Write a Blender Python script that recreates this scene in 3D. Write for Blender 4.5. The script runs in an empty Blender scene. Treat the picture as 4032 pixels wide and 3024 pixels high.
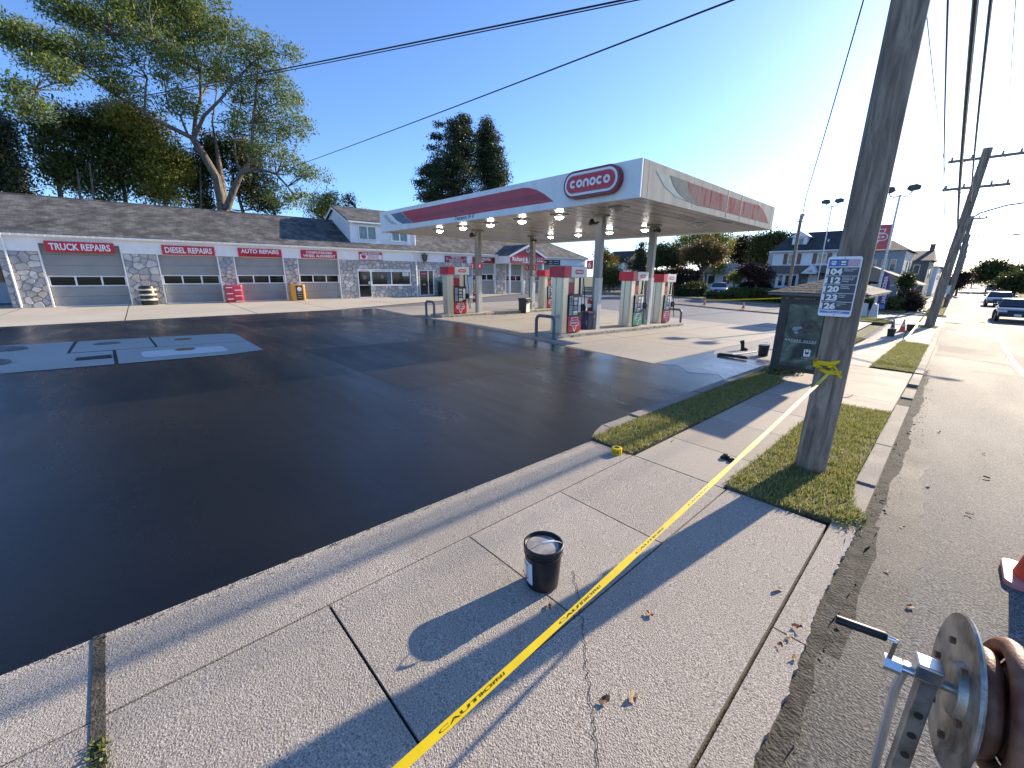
import bpy, bmesh, math, random
import numpy as np
from mathutils import Vector, Matrix
random.seed(7); rng = np.random.default_rng(11)
rad = math.radians
sc = bpy.context.scene
COL = sc.collection

# ---------------------------------------------------------------- camera
W, H, FL = 4032, 3024, 1624.0
PITCH, YAW, ROLL = rad(14.99), rad(46.40), rad(0.522)
CAM = np.array([0., 0., 2.1])
def _basis():
    fh = np.array([-math.sin(YAW), math.cos(YAW), 0]); up = np.array([0, 0, 1.])
    f = math.cos(PITCH)*fh - math.sin(PITCH)*up
    r = np.array([math.cos(YAW), math.sin(YAW), 0]); u = np.cross(r, f)
    return np.array([math.cos(ROLL)*r + math.sin(ROLL)*u, -math.sin(ROLL)*r + math.cos(ROLL)*u, f])
RB = _basis()
cd = bpy.data.cameras.new('camera'); cam = bpy.data.objects.new('camera', cd); COL.objects.link(cam)
m = Matrix(((RB[0][0], RB[1][0], -RB[2][0], 0), (RB[0][1], RB[1][1], -RB[2][1], 0), (RB[0][2], RB[1][2], -RB[2][2], CAM[2]), (0, 0, 0, 1)))
cam.matrix_world = m
cd.sensor_width = 36; cd.lens = 36*FL/W; cd.clip_start = 0.05; cd.clip_end = 3000
sc.camera = cam

# ---------------------------------------------------------------- light
SUN_AZ, SUN_EL = rad(7.0), rad(19)      # azimuth measured from +Y towards +X
wd = bpy.data.worlds.new('World'); sc.world = wd; wd.use_nodes = True
nt = wd.node_tree; nt.nodes.clear()
sky = nt.nodes.new('ShaderNodeTexSky'); sky.sky_type = 'NISHITA'; sky.sun_disc = False
sky.sun_elevation = SUN_EL; sky.sun_rotation = SUN_AZ
sky.altitude = 50; sky.air_density = 0.8; sky.dust_density = 0.4; sky.ozone_density = 4.2
bg = nt.nodes.new('ShaderNodeBackground'); bg.inputs[1].default_value = 0.15
wo = nt.nodes.new('ShaderNodeOutputWorld')
tint = nt.nodes.new('ShaderNodeMix'); tint.data_type = 'RGBA'; tint.blend_type = 'MULTIPLY'; tint.inputs[0].default_value = 1.; tint.inputs[7].default_value = (.85, .91, 1.03, 1)   # cool white balance
nt.links.new(sky.outputs[0], tint.inputs[6]); nt.links.new(tint.outputs[2], bg.inputs[0]); nt.links.new(bg.outputs[0], wo.inputs[0])
S = Vector((math.sin(SUN_AZ)*math.cos(SUN_EL), math.cos(SUN_AZ)*math.cos(SUN_EL), math.sin(SUN_EL)))
sl = bpy.data.lights.new('sun', 'SUN'); sl.energy = 5.0; sl.angle = rad(0.5); sl.color = (1, 0.84, 0.63)
so = bpy.data.objects.new('sun', sl); COL.objects.link(so); so.rotation_euler = S.to_track_quat('Z', 'Y').to_euler()
so.location = (0, 0, 50)
sc.view_settings.view_transform = 'Standard'; sc.view_settings.look = 'None'
sc.view_settings.exposure = 1.0; sc.view_settings.gamma = 1.0; sc.view_settings.use_curve_mapping = False
sc.cycles.max_bounces = 6; sc.cycles.diffuse_bounces = 3; sc.cycles.glossy_bounces = 3
sc.cycles.transparent_max_bounces = 8; sc.cycles.caustics_reflective = False; sc.cycles.caustics_refractive = False

# ---------------------------------------------------------------- placing
def ss(t): t = min(max(t, 0), 1); return t*t*(3-2*t)
def gz(x, y):                            # height of the ground: falls along the street, level at the building
    yl = max(min(y, 22.), -15)
    z = 0.15 - 0.0297*yl - 0.0158*min(max(x, -14), 3)
    t = ss((-x-9)/14.)
    return z*(1-t)
def ray(px, py):
    d = RB.T @ np.array([(px-W/2)/FL, -(py-H/2)/FL, 1.]); return d/np.linalg.norm(d)
def G(px, py):                           # the ground point that a photo pixel shows
    d = ray(px, py); lo, t = 0, .5
    while t < 600:
        p = CAM+d*t
        if p[2] < gz(p[0], p[1]): break
        lo = t; t *= 1.03
    hi = t
    for _ in range(40):
        mm = (lo+hi)/2; p = CAM+d*mm
        if p[2] < gz(p[0], p[1]): hi = mm
        else: lo = mm
    return p
def AZ(px, py, z): d = ray(px, py); return CAM+d*((z-CAM[2])/d[2])
def AY(px, py, y): d = ray(px, py); return CAM+d*(y/d[1])
def AD(px, py, D):                       # at horizontal distance D from the camera
    d = ray(px, py); return CAM+d*(D/math.hypot(d[0], d[1]))
def GP(pts): return [tuple(G(*p)[:2]) for p in pts]

# ---------------------------------------------------------------- materials
MATS = {}
def nodes(name):
    m = bpy.data.materials.new(name); m.use_nodes = True; t = m.node_tree
    b = t.nodes['Principled BSDF']; MATS[name] = m
    return m, t, b
def mat(name, c1, c2=None, scale=8., rough=.6, metal=0., bump=0., bscale=None, bdist=.01, detail=4., stretch=(1, 1, 1), lo=.35, hi=.65, rvar=0., coat=0., spec=None):
    if name in MATS: return MATS[name]
    m, t, b = nodes(name); N, L = t.nodes.new, t.links.new
    b.inputs['Roughness'].default_value = rough; b.inputs['Metallic'].default_value = metal
    if coat: b.inputs['Coat Weight'].default_value = coat; b.inputs['Coat Roughness'].default_value = .06
    if spec is not None: b.inputs['Specular IOR Level'].default_value = spec
    b.inputs['Base Color'].default_value = (*c1, 1)
    if c2 is None and not bump: return m
    tc = N('ShaderNodeTexCoord'); mp = N('ShaderNodeMapping'); mp.inputs['Scale'].default_value = stretch
    L(tc.outputs['Object'], mp.inputs[0])
    if c2 is not None:
        n = N('ShaderNodeTexNoise'); n.inputs['Scale'].default_value = scale; n.inputs['Detail'].default_value = detail
        L(mp.outputs[0], n.inputs['Vector'])
        r = N('ShaderNodeValToRGB'); r.color_ramp.elements[0].position = lo; r.color_ramp.elements[1].position = hi
        r.color_ramp.elements[0].color = (*c1, 1); r.color_ramp.elements[1].color = (*c2, 1)
        L(n.outputs[0], r.inputs[0]); L(r.outputs[0], b.inputs['Base Color'])
        if rvar:
            mr = N('ShaderNodeMapRange'); mr.inputs['From Min'].default_value = .3; mr.inputs['From Max'].default_value = .7
            mr.inputs['To Min'].default_value = rough-rvar; mr.inputs['To Max'].default_value = rough+rvar
            L(n.outputs[0], mr.inputs[0]); L(mr.outputs[0], b.inputs['Roughness'])
    if bump:
        n2 = N('ShaderNodeTexNoise'); n2.inputs['Scale'].default_value = bscale or scale; n2.inputs['Detail'].default_value = 3
        L(mp.outputs[0], n2.inputs['Vector'])
        bp = N('ShaderNodeBump'); bp.inputs['Strength'].default_value = bump; bp.inputs['Distance'].default_value = bdist
        L(n2.outputs[0], bp.inputs['Height']); L(bp.outputs[0], b.inputs['Normal'])
    return m
def emis(name, c, s):
    m, t, b = nodes(name); b.inputs['Base Color'].default_value = (*c, 1)
    b.inputs['Emission Color'].default_value = (*c, 1); b.inputs['Emission Strength'].default_value = s; return m
def ground_mat(name, stones, big, grain=120., rough=.8, bump=.6, bdist=.006, stain=.35, bigscale=.5, rvar=.08, spec=.5, stretch=(1, 1, 1), fine=None):
    """coarse aggregate: voronoi/noise grains in several tones + wide stains; relief from the grains"""
    m, t, b = nodes(name); N, L = t.nodes.new, t.links.new
    tc = N('ShaderNodeTexCoord')
    n1 = N('ShaderNodeTexNoise'); n1.inputs['Scale'].default_value = grain; n1.inputs['Detail'].default_value = 2.; n1.inputs['Roughness'].default_value = .6
    L(tc.outputs['Object'], n1.inputs['Vector'])
    r1 = N('ShaderNodeValToRGB'); cr = r1.color_ramp; cr.elements[0].position = .33; cr.elements[1].position = .68
    cr.elements[0].color = (*stones[0], 1); cr.elements[1].color = (*stones[-1], 1)
    for i, c in enumerate(stones[1:-1]):
        e = cr.elements.new(.33+.35*(i+1)/(len(stones)-1)); e.color = (*c, 1)
    L(n1.outputs[0], r1.inputs[0])
    mp = N('ShaderNodeMapping'); mp.inputs['Scale'].default_value = stretch; L(tc.outputs['Object'], mp.inputs[0])
    n2 = N('ShaderNodeTexNoise'); n2.inputs['Scale'].default_value = bigscale; n2.inputs['Detail'].default_value = 7; n2.inputs['Roughness'].default_value = .65
    L(mp.outputs[0], n2.inputs['Vector'])
    mr = N('ShaderNodeMapRange'); mr.inputs['From Min'].default_value = .36; mr.inputs['From Max'].default_value = .66; mr.clamp = True
    mr.inputs['To Min'].default_value = 0; mr.inputs['To Max'].default_value = stain
    L(n2.outputs[0], mr.inputs[0])
    mx = N('ShaderNodeMix'); mx.data_type = 'RGBA'; L(mr.outputs[0], mx.inputs[0]); L(r1.outputs[0], mx.inputs[6]); mx.inputs[7].default_value = (*big, 1)
    L(mx.outputs[2], b.inputs['Base Color'])
    m3 = N('ShaderNodeMapRange'); m3.inputs['From Min'].default_value = .3; m3.inputs['From Max'].default_value = .7
    m3.inputs['To Min'].default_value = rough+rvar; m3.inputs['To Max'].default_value = rough-rvar
    L(n2.outputs[0], m3.inputs[0]); L(m3.outputs[0], b.inputs['Roughness'])
    b.inputs['Specular IOR Level'].default_value = spec
    bp = N('ShaderNodeBump'); bp.inputs['Strength'].default_value = bump; bp.inputs['Distance'].default_value = bdist
    L(n1.outputs[0], bp.inputs['Height']); L(bp.outputs[0], b.inputs['Normal'])
    return m
def leaf_mat(name, cols, trans=.35, rough=.5):
    m, t, b = nodes(name); N, L = t.nodes.new, t.links.new
    g = N('ShaderNodeNewGeometry'); r = N('ShaderNodeValToRGB')
    r.color_ramp.elements[0].color = (*cols[0], 1); r.color_ramp.elements[1].color = (*cols[-1], 1)
    for i, c in enumerate(cols[1:-1]):
        e = r.color_ramp.elements.new((i+1)/(len(cols)-1)); e.color = (*c, 1)
    L(g.outputs['Random Per Island'], r.inputs[0]); L(r.outputs[0], b.inputs['Base Color'])
    b.inputs['Roughness'].default_value = rough; b.inputs['Specular IOR Level'].default_value = .3
    tr = N('ShaderNodeBsdfTranslucent'); L(r.outputs[0], tr.inputs[0])
    mx = N('ShaderNodeMixShader'); mx.inputs[0].default_value = trans
    L(b.outputs[0], mx.inputs[1]); L(tr.outputs[0], mx.inputs[2]); L(mx.outputs[0], t.nodes['Material Output'].inputs[0])
    return m
def glass_mat(name, c=(.02, .025, .03), rough=.05):
    m, t, b = nodes(name); b.inputs['Base Color'].default_value = (*c, 1); b.inputs['Roughness'].default_value = rough
    b.inputs['Specular IOR Level'].default_value = .7; return m

WHITE = mat('white_paint', (.8, .79, .77), (.85, .845, .83), 3, .5)
OFFWHITE = mat('cream_paint', (.62, .6, .55), (.7, .68, .64), 2, .55)
VINYL = mat('vinyl_siding', (.82, .82, .81), (.86, .86, .85), 2, .45)
RED = mat('sign_red', (.52, .012, .03), (.58, .018, .04), 2, .4)
DKRED = mat('dark_red', (.3, .008, .02), (.35, .01, .025), 2, .4)
BLACK = mat('black_plastic', (.012, .012, .013), (.02, .02, .021), 12, .4)
RUBBER = mat('black_rubber', (.015, .015, .015), (.03, .03, .03), 10, .7)
STEEL = mat('brushed_steel', (.5, .48, .44), (.62, .6, .55), 5, .34, .85, stretch=(8, 8, .4), rvar=.08)
GREYPAINT = mat('grey_paint', (.22, .23, .24), (.3, .31, .31), 3, .5)
DOORGREY = mat('garage_door_grey', (.27, .27, .26), (.31, .31, .3), 1.2, .5, bump=.15, bscale=40, bdist=.002)
GALV = mat('galvanised', (.42, .43, .44), (.5, .51, .52), 9, .45, .7)
DARKMETAL = mat('bronze_metal', (.035, .03, .028), (.05, .045, .04), 6, .4, .3)
GLASS = glass_mat('dark_glass', (.008, .009, .011), .06)
MORTAR = mat('mortar', (.27, .255, .24), (.36, .34, .32), 20, .9, bump=.5, bscale=60)
BARK = mat('bark', (.09, .075, .06), (.2, .17, .14), 6, .9, bump=.9, bscale=14, bdist=.04, stretch=(1, 1, .25))
SIGNWHITE = mat('sign_white', (.8, .8, .79), None, rough=.4)
YELLOW = mat('tape_yellow', (.72, .5, .008), (.8, .58, .015), 9, .6, spec=.2)
BLUEGREY = mat('emblem_slate', (.09, .13, .18), (.12, .16, .21), 3, .35)
SLATEPALE = mat('emblem_pale', (.42, .48, .46), (.5, .55, .53), 3, .9, spec=.05)

# ---------------------------------------------------------------- meshes
class MB:
    def __init__(s): s.v = []; s.f = []
    def add(s, vs, fs):
        o = len(s.v); s.v += [tuple(map(float, v)) for v in vs]; s.f += [tuple(i+o for i in f) for f in fs]; return s
    def box(s, c, d, rz=0, M=None):
        x, y, z = [k/2 for k in d]; vs = [(a, b, e) for e in (-z, z) for b in (-y, y) for a in (-x, x)]
        if rz: cs, sn = math.cos(rz), math.sin(rz); vs = [(a*cs-b*sn, a*sn+b*cs, e) for a, b, e in vs]
        if M is not None: vs = [tuple(M @ Vector(v)) for v in vs]
        vs = [(a+c[0], b+c[1], e+c[2]) for a, b, e in vs]
        return s.add(vs, [(0, 2, 3, 1), (4, 5, 7, 6), (0, 1, 5, 4), (2, 6, 7, 3), (0, 4, 6, 2), (1, 3, 7, 5)])
    def b2(s, x0, x1, y0, y1, z0, z1): return s.box(((x0+x1)/2, (y0+y1)/2, (z0+z1)/2), (abs(x1-x0), abs(y1-y0), abs(z1-z0)))
    def tube(s, pts, r, n=8, cap=True):
        pts = [Vector(p) for p in pts]; rs = r if hasattr(r, '__len__') else [r]*len(pts)
        o = len(s.v); ref = None
        for i, p in enumerate(pts):
            t = (pts[min(i+1, len(pts)-1)]-pts[max(i-1, 0)]); t = t.normalized() if t.length > 1e-9 else Vector((0, 0, 1))
            if ref is None:
                a = Vector((0, 0, 1)) if abs(t.z) < .9 else Vector((1, 0, 0)); ref = t.cross(a).normalized()
            ref = (ref-t*ref.dot(t)); ref = ref.normalized() if ref.length > 1e-6 else t.orthogonal().normalized()
            b = t.cross(ref)
            for k in range(n):
                a = 2*math.pi*k/n; s.v.append(tuple(p+(ref*math.cos(a)+b*math.sin(a))*rs[i]))
        for i in range(len(pts)-1):
            for k in range(n):
                a, b = o+i*n+k, o+i*n+(k+1) % n; s.f.append((a, b, b+n, a+n))
        if cap: s.f.append(tuple(o+k for k in range(n))[::-1]); s.f.append(tuple(o+(len(pts)-1)*n+k for k in range(n)))
        return s
    def lathe(s, prof, c=(0, 0, 0), n=24, M=None):
        o = len(s.v)
        for r, z in prof:
            for k in range(n):
                a = 2*math.pi*k/n; v = Vector((r*math.cos(a), r*math.sin(a), z))
                if M is not None: v = M @ v
                s.v.append((v[0]+c[0], v[1]+c[1], v[2]+c[2]))
        for i in range(len(prof)-1):
            for k in range(n):
                a, b = o+i*n+k, o+i*n+(k+1) % n; s.f.append((a, b, b+n, a+n))
        if prof[0][0] > 1e-6: s.f.append(tuple(o+k for k in range(n))[::-1])
        if prof[-1][0] > 1e-6: s.f.append(tuple(o+(len(prof)-1)*n+k for k in range(n)))
        return s
    def prism(s, poly, f, d0, d1):        # poly 2D; f(u,v,d)->xyz
        n = len(poly); a = [f(u, v, d0) for u, v in poly]; b = [f(u, v, d1) for u, v in poly]
        return s.add(a+b, [tuple(range(n))[::-1], tuple(range(n, 2*n))]+[(i, (i+1) % n, n+(i+1) % n, n+i) for i in range(n)])
    def quad(s, *p): return s.add(p, [tuple(range(len(p)))])
    def build(s, name, m, parent=None, smooth=False, bevel=0, fixn=True):
        me = bpy.data.meshes.new(name); me.from_pydata(s.v, [], s.f)
        if bevel or fixn:
            bm = bmesh.new(); bm.from_mesh(me)
            if fixn: bmesh.ops.recalc_face_normals(bm, faces=bm.faces)
            if bevel:
                es = [e for e in bm.edges if len(e.link_faces) == 2 and e.calc_face_angle(0) > .6]
                bmesh.ops.bevel(bm, geom=es, offset=bevel, segments=2, affect='EDGES', profile=.6, clamp_overlap=True)
            bm.to_mesh(me); bm.free()
        if smooth:
            me.polygons.foreach_set('use_smooth', [True]*len(me.polygons))
            try: me.set_sharp_from_angle(angle=rad(40))
            except Exception: pass
        if m is not None: me.materials.append(m)
        o = bpy.data.objects.new(name, me); COL.objects.link(o)
        if parent is not None: o.parent = parent
        return o
def npmesh(name, V, F, m, parent=None):   # V (n,3), F (k,4) fast quads
    me = bpy.data.meshes.new(name); n, k, q = len(V), len(F), F.shape[1]
    me.vertices.add(n); me.vertices.foreach_set('co', np.asarray(V, np.float32).ravel())
    me.loops.add(k*q); me.loops.foreach_set('vertex_index', np.asarray(F, np.int32).ravel())
    me.polygons.add(k); me.polygons.foreach_set('loop_start', np.arange(0, k*q, q, dtype=np.int32))
    me.polygons.foreach_set('loop_total', np.full(k, q, np.int32)); me.update(calc_edges=True); me.validate()
    me.materials.append(m); o = bpy.data.objects.new(name, me); COL.objects.link(o)
    if parent is not None: o.parent = parent
    return o
def tag(o, label=None, cat=None, group=None, kind=None):
    if label: o['label'] = label
    if cat: o['category'] = cat
    if group: o['group'] = group
    if kind: o['kind'] = kind
    return o
def empty(name, loc=(0, 0, 0), rz=0, label=None, cat=None, group=None):
    o = bpy.data.objects.new(name, None); COL.objects.link(o); o.location = [float(k) for k in loc]; o.rotation_euler = (0, 0, rz); o.empty_display_size = .2
    return tag(o, label, cat, group)
def struct(o): o['kind'] = 'structure'; return o
def copy_tree(o, parent=None):
    c = o.copy(); COL.objects.link(c); c.parent = parent
    for ch in o.children: copy_tree(ch, c)
    return c
_tm = {}
def text(s, size, m, parent, loc, right=(1, 0, 0), up=(0, 0, 1), bold=.012, ext=.002, align='CENTER', width=None, name='lettering'):
    key = (s, bold, ext)
    if key not in _tm:
        cu = bpy.data.curves.new('t', 'FONT'); cu.body = s; cu.size = 1; cu.align_x = 'CENTER'; cu.align_y = 'CENTER'
        cu.offset = bold; cu.extrude = ext; cu.resolution_u = 3
        to = bpy.data.objects.new('t', cu); COL.objects.link(to); dg = bpy.context.evaluated_depsgraph_get()
        me = bpy.data.meshes.new_from_object(to.evaluated_get(dg)); bpy.data.objects.remove(to); bpy.data.curves.remove(cu)
        co = np.zeros(len(me.vertices)*3); me.vertices.foreach_get('co', co); co = co.reshape(-1, 3)
        _tm[key] = (me, co[:, 0].max()-co[:, 0].min(), co[:, 0].min(), co[:, 1].min(), co[:, 1].max())
    me, wid, x0, y0, y1 = _tm[key]; me = me.copy(); me.name = name; me.materials.clear(); me.materials.append(m)
    R, U = Vector(right).normalized(), Vector(up).normalized(); Nn = R.cross(U)
    sx = size if width is None else width/wid
    co = np.zeros(len(me.vertices)*3); me.vertices.foreach_get('co', co); co = co.reshape(-1, 3)
    cx = (x0+wid/2) if align == 'CENTER' else x0
    q = np.outer((co[:, 0]-cx)*sx, R)+np.outer((co[:, 1]-(y0+y1)/2)*size, U)+np.outer(co[:, 2], Nn)+np.array(loc)
    me.vertices.foreach_set('co', q.ravel()); me.update()
    o = bpy.data.objects.new(name, me); COL.objects.link(o); o.parent = parent; return o
def rrect(w, h, r, n=5, cx=0, cy=0):
    P = []
    for sx, sy, a0 in ((1, -1, -90), (1, 1, 0), (-1, 1, 90), (-1, -1, 180)):
        for k in range(n+1):
            a = rad(a0+90*k/n); P.append((cx+sx*(w/2-r)+r*math.cos(a), cy+sy*(h/2-r)+r*math.sin(a)))
    return P
def sheet(name, poly, dz, m, step=1., parent=None, zf=None, edge=0.):
    """a polygon laid on the ground, cut by a grid so that it follows the slope; edge>0 gives it a skirt"""
    poly = [(float(a), float(b)) for a, b in poly]; A = sum(poly[i][0]*poly[(i+1) % len(poly)][1]-poly[(i+1) % len(poly)][0]*poly[i][1] for i in range(len(poly)))
    if A < 0: poly = poly[::-1]
    zf = zf or gz; V = []; F = []; idx = {}
    def vid(x, y):
        k = (round(x, 4), round(y, 4))
        if k not in idx: idx[k] = len(V); V.append((x, y, zf(x, y)+dz))
        return idx[k]
    def clip(P, ax, val, keep_gt):
        out = []
        for i in range(len(P)):
            a, b = P[i], P[(i+1) % len(P)]; da, db = a[ax]-val, b[ax]-val
            if not keep_gt: da, db = -da, -db
            if da >= 0: out.append(a)
            if (da > 0 > db) or (da < 0 < db):
                t = da/(da-db); out.append((a[0]+(b[0]-a[0])*t, a[1]+(b[1]-a[1])*t))
        return out
    xs = [p[0] for p in poly]; ys = [p[1] for p in poly]
    gx = [min(xs)]+[k*step for k in range(math.ceil(min(xs)/step+1e-6), math.floor(max(xs)/step)+1)]+[max(xs)]
    gy = [min(ys)]+[k*step for k in range(math.ceil(min(ys)/step+1e-6), math.floor(max(ys)/step)+1)]+[max(ys)]
    for i in range(len(gx)-1):
        col = clip(clip(poly, 0, gx[i], True), 0, gx[i+1], False)
        if len(col) < 3: continue
        for j in range(len(gy)-1):
            c = clip(clip(col, 1, gy[j], True), 1, gy[j+1], False)
            if len(c) < 3: continue
            ids = []
            for p in c:
                k = vid(*p)
                if not ids or ids[-1] != k: ids.append(k)
            if ids and ids[0] == ids[-1]: ids.pop()
            if len(set(ids)) == len(ids) >= 3: F.append(tuple(ids))
    if edge:
        n = len(poly); pts = []
        for i in range(n):
            a, b = poly[i], poly[(i+1) % n]; k = max(1, int(math.hypot(b[0]-a[0], b[1]-a[1])/step))
            pts += [(a[0]+(b[0]-a[0])*q/k, a[1]+(b[1]-a[1])*q/k) for q in range(k)]
        o = len(V); n = len(pts)
        for x, y in pts: z = zf(x, y)+dz; V += [(x, y, z), (x, y, z-edge)]
        for i in range(n): a, b = o+2*i, o+2*((i+1) % n); F.append((a+1, b+1, b, a))
    me = bpy.data.meshes.new(name); me.from_pydata(V, [], F); me.materials.append(m)
    o = bpy.data.objects.new(name, me); COL.objects.link(o)
    if parent is not None: o.parent = parent
    return o
# ================================================================ the ground
M_TERR = ground_mat('terrain_grass', [(.05, .07, .02), (.09, .11, .035), (.13, .13, .05)], (.1, .09, .05), 9, .95, .5, .04, .5, .15)
M_ROAD = ground_mat('road_asphalt', [(.045, .044, .042), (.105, .102, .096), (.19, .185, .172), (.3, .29, .265)], (.15, .146, .137), 75, .78, .85, .01, .5, .35, .06, .16, (1, .25, 1))
M_LOT = ground_mat('old_asphalt', [(.09, .09, .09), (.15, .148, .145), (.24, .235, .22)], (.2, .195, .185), 60, .62, .7, .008, .6, .25, .1, .5)
M_SIDEST = ground_mat('side_street_asphalt', [(.08, .08, .08), (.13, .13, .13), (.18, .18, .18)], (.14, .14, .14), 60, .7, .6, .008, .5, .2)
M_PAD = ground_mat('pad_concrete', [(.3, .28, .25), (.37, .345, .3), (.43, .4, .35)], (.24, .21, .18), 35, .75, .35, .004, .55, .45, .08, .4, (1, .3, 1))
M_APRON = ground_mat('apron_concrete', [(.47, .42, .33), (.54, .49, .39), (.6, .54, .44)], (.4, .34, .25), 25, .8, .3, .004, .55, .3, .05, .4)
M_SLAB = ground_mat('exposed_aggregate', [(.11, .1, .09), (.34, .3, .255), (.44, .395, .335), (.68, .62, .54)], (.27, .235, .2), 125, .85, .85, .01, .45, 1.1, .06, .35)
M_WALK = ground_mat('sidewalk_concrete', [(.25, .22, .18), (.33, .29, .24), (.38, .335, .28), (.47, .42, .355)], (.34, .3, .26), 110, .8, .55, .006, .45, 1.3, .06, .35)
M_TANK = ground_mat('tank_pad_concrete', [(.36, .36, .33), (.42, .42, .38), (.47, .47, .43)], (.33, .32, .28), 30, .8, .3, .004, .5, .6)
M_KERB = ground_mat('kerb_concrete', [(.17, .155, .135), (.26, .235, .2), (.36, .33, .285)], (.19, .165, .14), 90, .85, .8, .008, .5, 1.5)
M_CRACK = mat('crack_dirt', (.018, .016, .014), (.05, .045, .035), 30, .95)
M_IRON = mat('cast_iron', (.12, .125, .13), (.2, .2, .2), 9, .6, .5, bump=.5, bscale=25)
M_RUST = mat('rusty_iron', (.2, .13, .05), (.3, .2, .08), 9, .7, .4, bump=.5, bscale=25)
M_LINE = mat('road_paint', (.62, .61, .58), (.2, .2, .19), 3, .6, lo=.45, hi=.75, bump=.5, bscale=70)

def seal_mat():
    """fresh sealer: black, streaked by the brush, wetter and glossier towards the open end of the lot"""
    m, t, b = nodes('fresh_sealcoat'); N, L = t.nodes.new, t.links.new
    tc = N('ShaderNodeTexCoord'); sp = N('ShaderNodeSeparateXYZ'); L(tc.outputs['Object'], sp.inputs[0])
    mp = N('ShaderNodeMapping'); mp.inputs['Scale'].default_value = (.28, 1.2, 1); mp.inputs['Rotation'].default_value = (0, 0, rad(18)); L(tc.outputs['Object'], mp.inputs[0])
    n1 = N('ShaderNodeTexNoise'); n1.inputs['Scale'].default_value = .9; n1.inputs['Detail'].default_value = 8; n1.inputs['Roughness'].default_value = .62; L(mp.outputs[0], n1.inputs['Vector'])
    n2 = N('ShaderNodeTexNoise'); n2.inputs['Scale'].default_value = 130; n2.inputs['Detail'].default_value = 2; L(tc.outputs['Object'], n2.inputs['Vector'])
    n3 = N('ShaderNodeTexNoise'); n3.inputs['Scale'].default_value = .35; n3.inputs['Detail'].default_value = 5; L(tc.outputs['Object'], n3.inputs['Vector'])
    rp = N('ShaderNodeValToRGB'); e = rp.color_ramp.elements; e[0].position = .3; e[1].position = .72; e[0].color = (.003, .003, .0032, 1); e[1].color = (.011, .0098, .009, 1)
    L(n3.outputs[0], rp.inputs[0]); L(rp.outputs[0], b.inputs['Base Color'])
    wet = N('ShaderNodeMapRange'); wet.interpolation_type = 'SMOOTHSTEP'; wet.inputs['From Min'].default_value = 4.5; wet.inputs['From Max'].default_value = 11.; wet.inputs['To Min'].default_value = 0; wet.inputs['To Max'].default_value = .24
    L(sp.outputs['Y'], wet.inputs[0])
    r0 = N('ShaderNodeMapRange'); r0.inputs['From Min'].default_value = .3; r0.inputs['From Max'].default_value = .7; r0.inputs['To Min'].default_value = .2; r0.inputs['To Max'].default_value = .44
    L(n1.outputs[0], r0.inputs[0])
    sb = N('ShaderNodeMath'); sb.operation = 'SUBTRACT'; L(r0.outputs[0], sb.inputs[0]); L(wet.outputs[0], sb.inputs[1]); L(sb.outputs[0], b.inputs['Roughness'])
    b.inputs['Specular IOR Level'].default_value = .4
    bp = N('ShaderNodeBump'); bp.inputs['Strength'].default_value = .45; bp.inputs['Distance'].default_value = .004; L(n2.outputs[0], bp.inputs['Height'])
    b2 = N('ShaderNodeBump'); b2.inputs['Strength'].default_value = .25; b2.inputs['Distance'].default_value = .02; L(n1.outputs[0], b2.inputs['Height']); L(bp.outputs[0], b2.inputs['Normal'])
    L(b2.outputs[0], b.inputs['Normal']); return m
M_SEAL = seal_mat()
M_WET = ground_mat('wet_sealer_film', [(.03, .03, .031), (.05, .05, .05), (.075, .074, .072)], (.1, .098, .093), 50, .2, .4, .005, .6, .7, .14, .5, (.5, 1.6, 1))

ter = sheet('ground', [(-260, -60), (120, -60), (120, 420), (-260, 420)], -.16, M_TERR, 20); struct(ter)
road = struct(sheet('road', [(-.19, -14), (5.2, -14), (5.2, 380), (-.19, 380)], -.05, M_ROAD, 2))
lot = struct(sheet('forecourt_asphalt', [(-3.02, 9.), (-3.02, 32.5), (-60, 32.5), (-60, -22), (-2.79, -22), (-2.79, 4.2), (-3.02, 5.)], 0, M_LOT, 1))
side = struct(sheet('side_street', [(-.19, 32.5), (-.19, 41.), (-160, 41.), (-160, 32.5)], -.045, M_SIDEST, 2))
# freshly sealed asphalt with its wet end
seal = struct(sheet('sealed_asphalt', [(-2.79, -22)]+[(-2.79+random.gauss(0, .009)+.012*math.sin(k*.31), -9+k*.1) for k in range(131)]+[(-2.9, 4.5), (-3.02, 5.4), (-3.02, 10.9), (-3.6, 10.7), (-4.2, 11.2), (-4.87, 10.7), (-4.88, 9.57), (-8.03, 9.6), (-12.5, 10.), (-16.6, 10.35), (-23.8, 11.36), (-24.15, 8.75), (-24.2, 2.), (-24.5, -3.3), (-24.6, -22)], .004, M_SEAL, 1))
sp_ = MB()
for k in range(420):                       # flecks of sealer thrown past the edge
    x, y = -2.79+abs(random.gauss(0, .03)), random.uniform(-2, 4); s = random.uniform(.002, .007); n = 6
    sp_.add([(x+s*math.cos(6.283*q/n)*random.uniform(.6, 1.4), y+s*math.sin(6.283*q/n)*random.uniform(.6, 1.4), gz(x, y)+.0185) for q in range(n)], [tuple(range(n))])
tag(sp_.build('sealer_flecks', BLACK, None, fixn=False), 'tiny black sealer flecks along the edge of the driveway slab', 'flecks', kind='stuff')
wet = struct(sheet('wet_sealer_edge', [(-3.03, 9.2), (-3.03, 12.3), (-3.4, 12.7), (-3.75, 12.2), (-4.15, 12.5), (-4.3, 13.2), (-4.6, 12.6), (-4.86, 13.4), (-4.87, 9.6), (-4.4, 9.9), (-3.9, 9.3), (-3.4, 9.7)], .008, M_WET, 1))
M_SEAL2 = M_SEAL.copy(); M_SEAL2.name = 'older_sealcoat'
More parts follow.
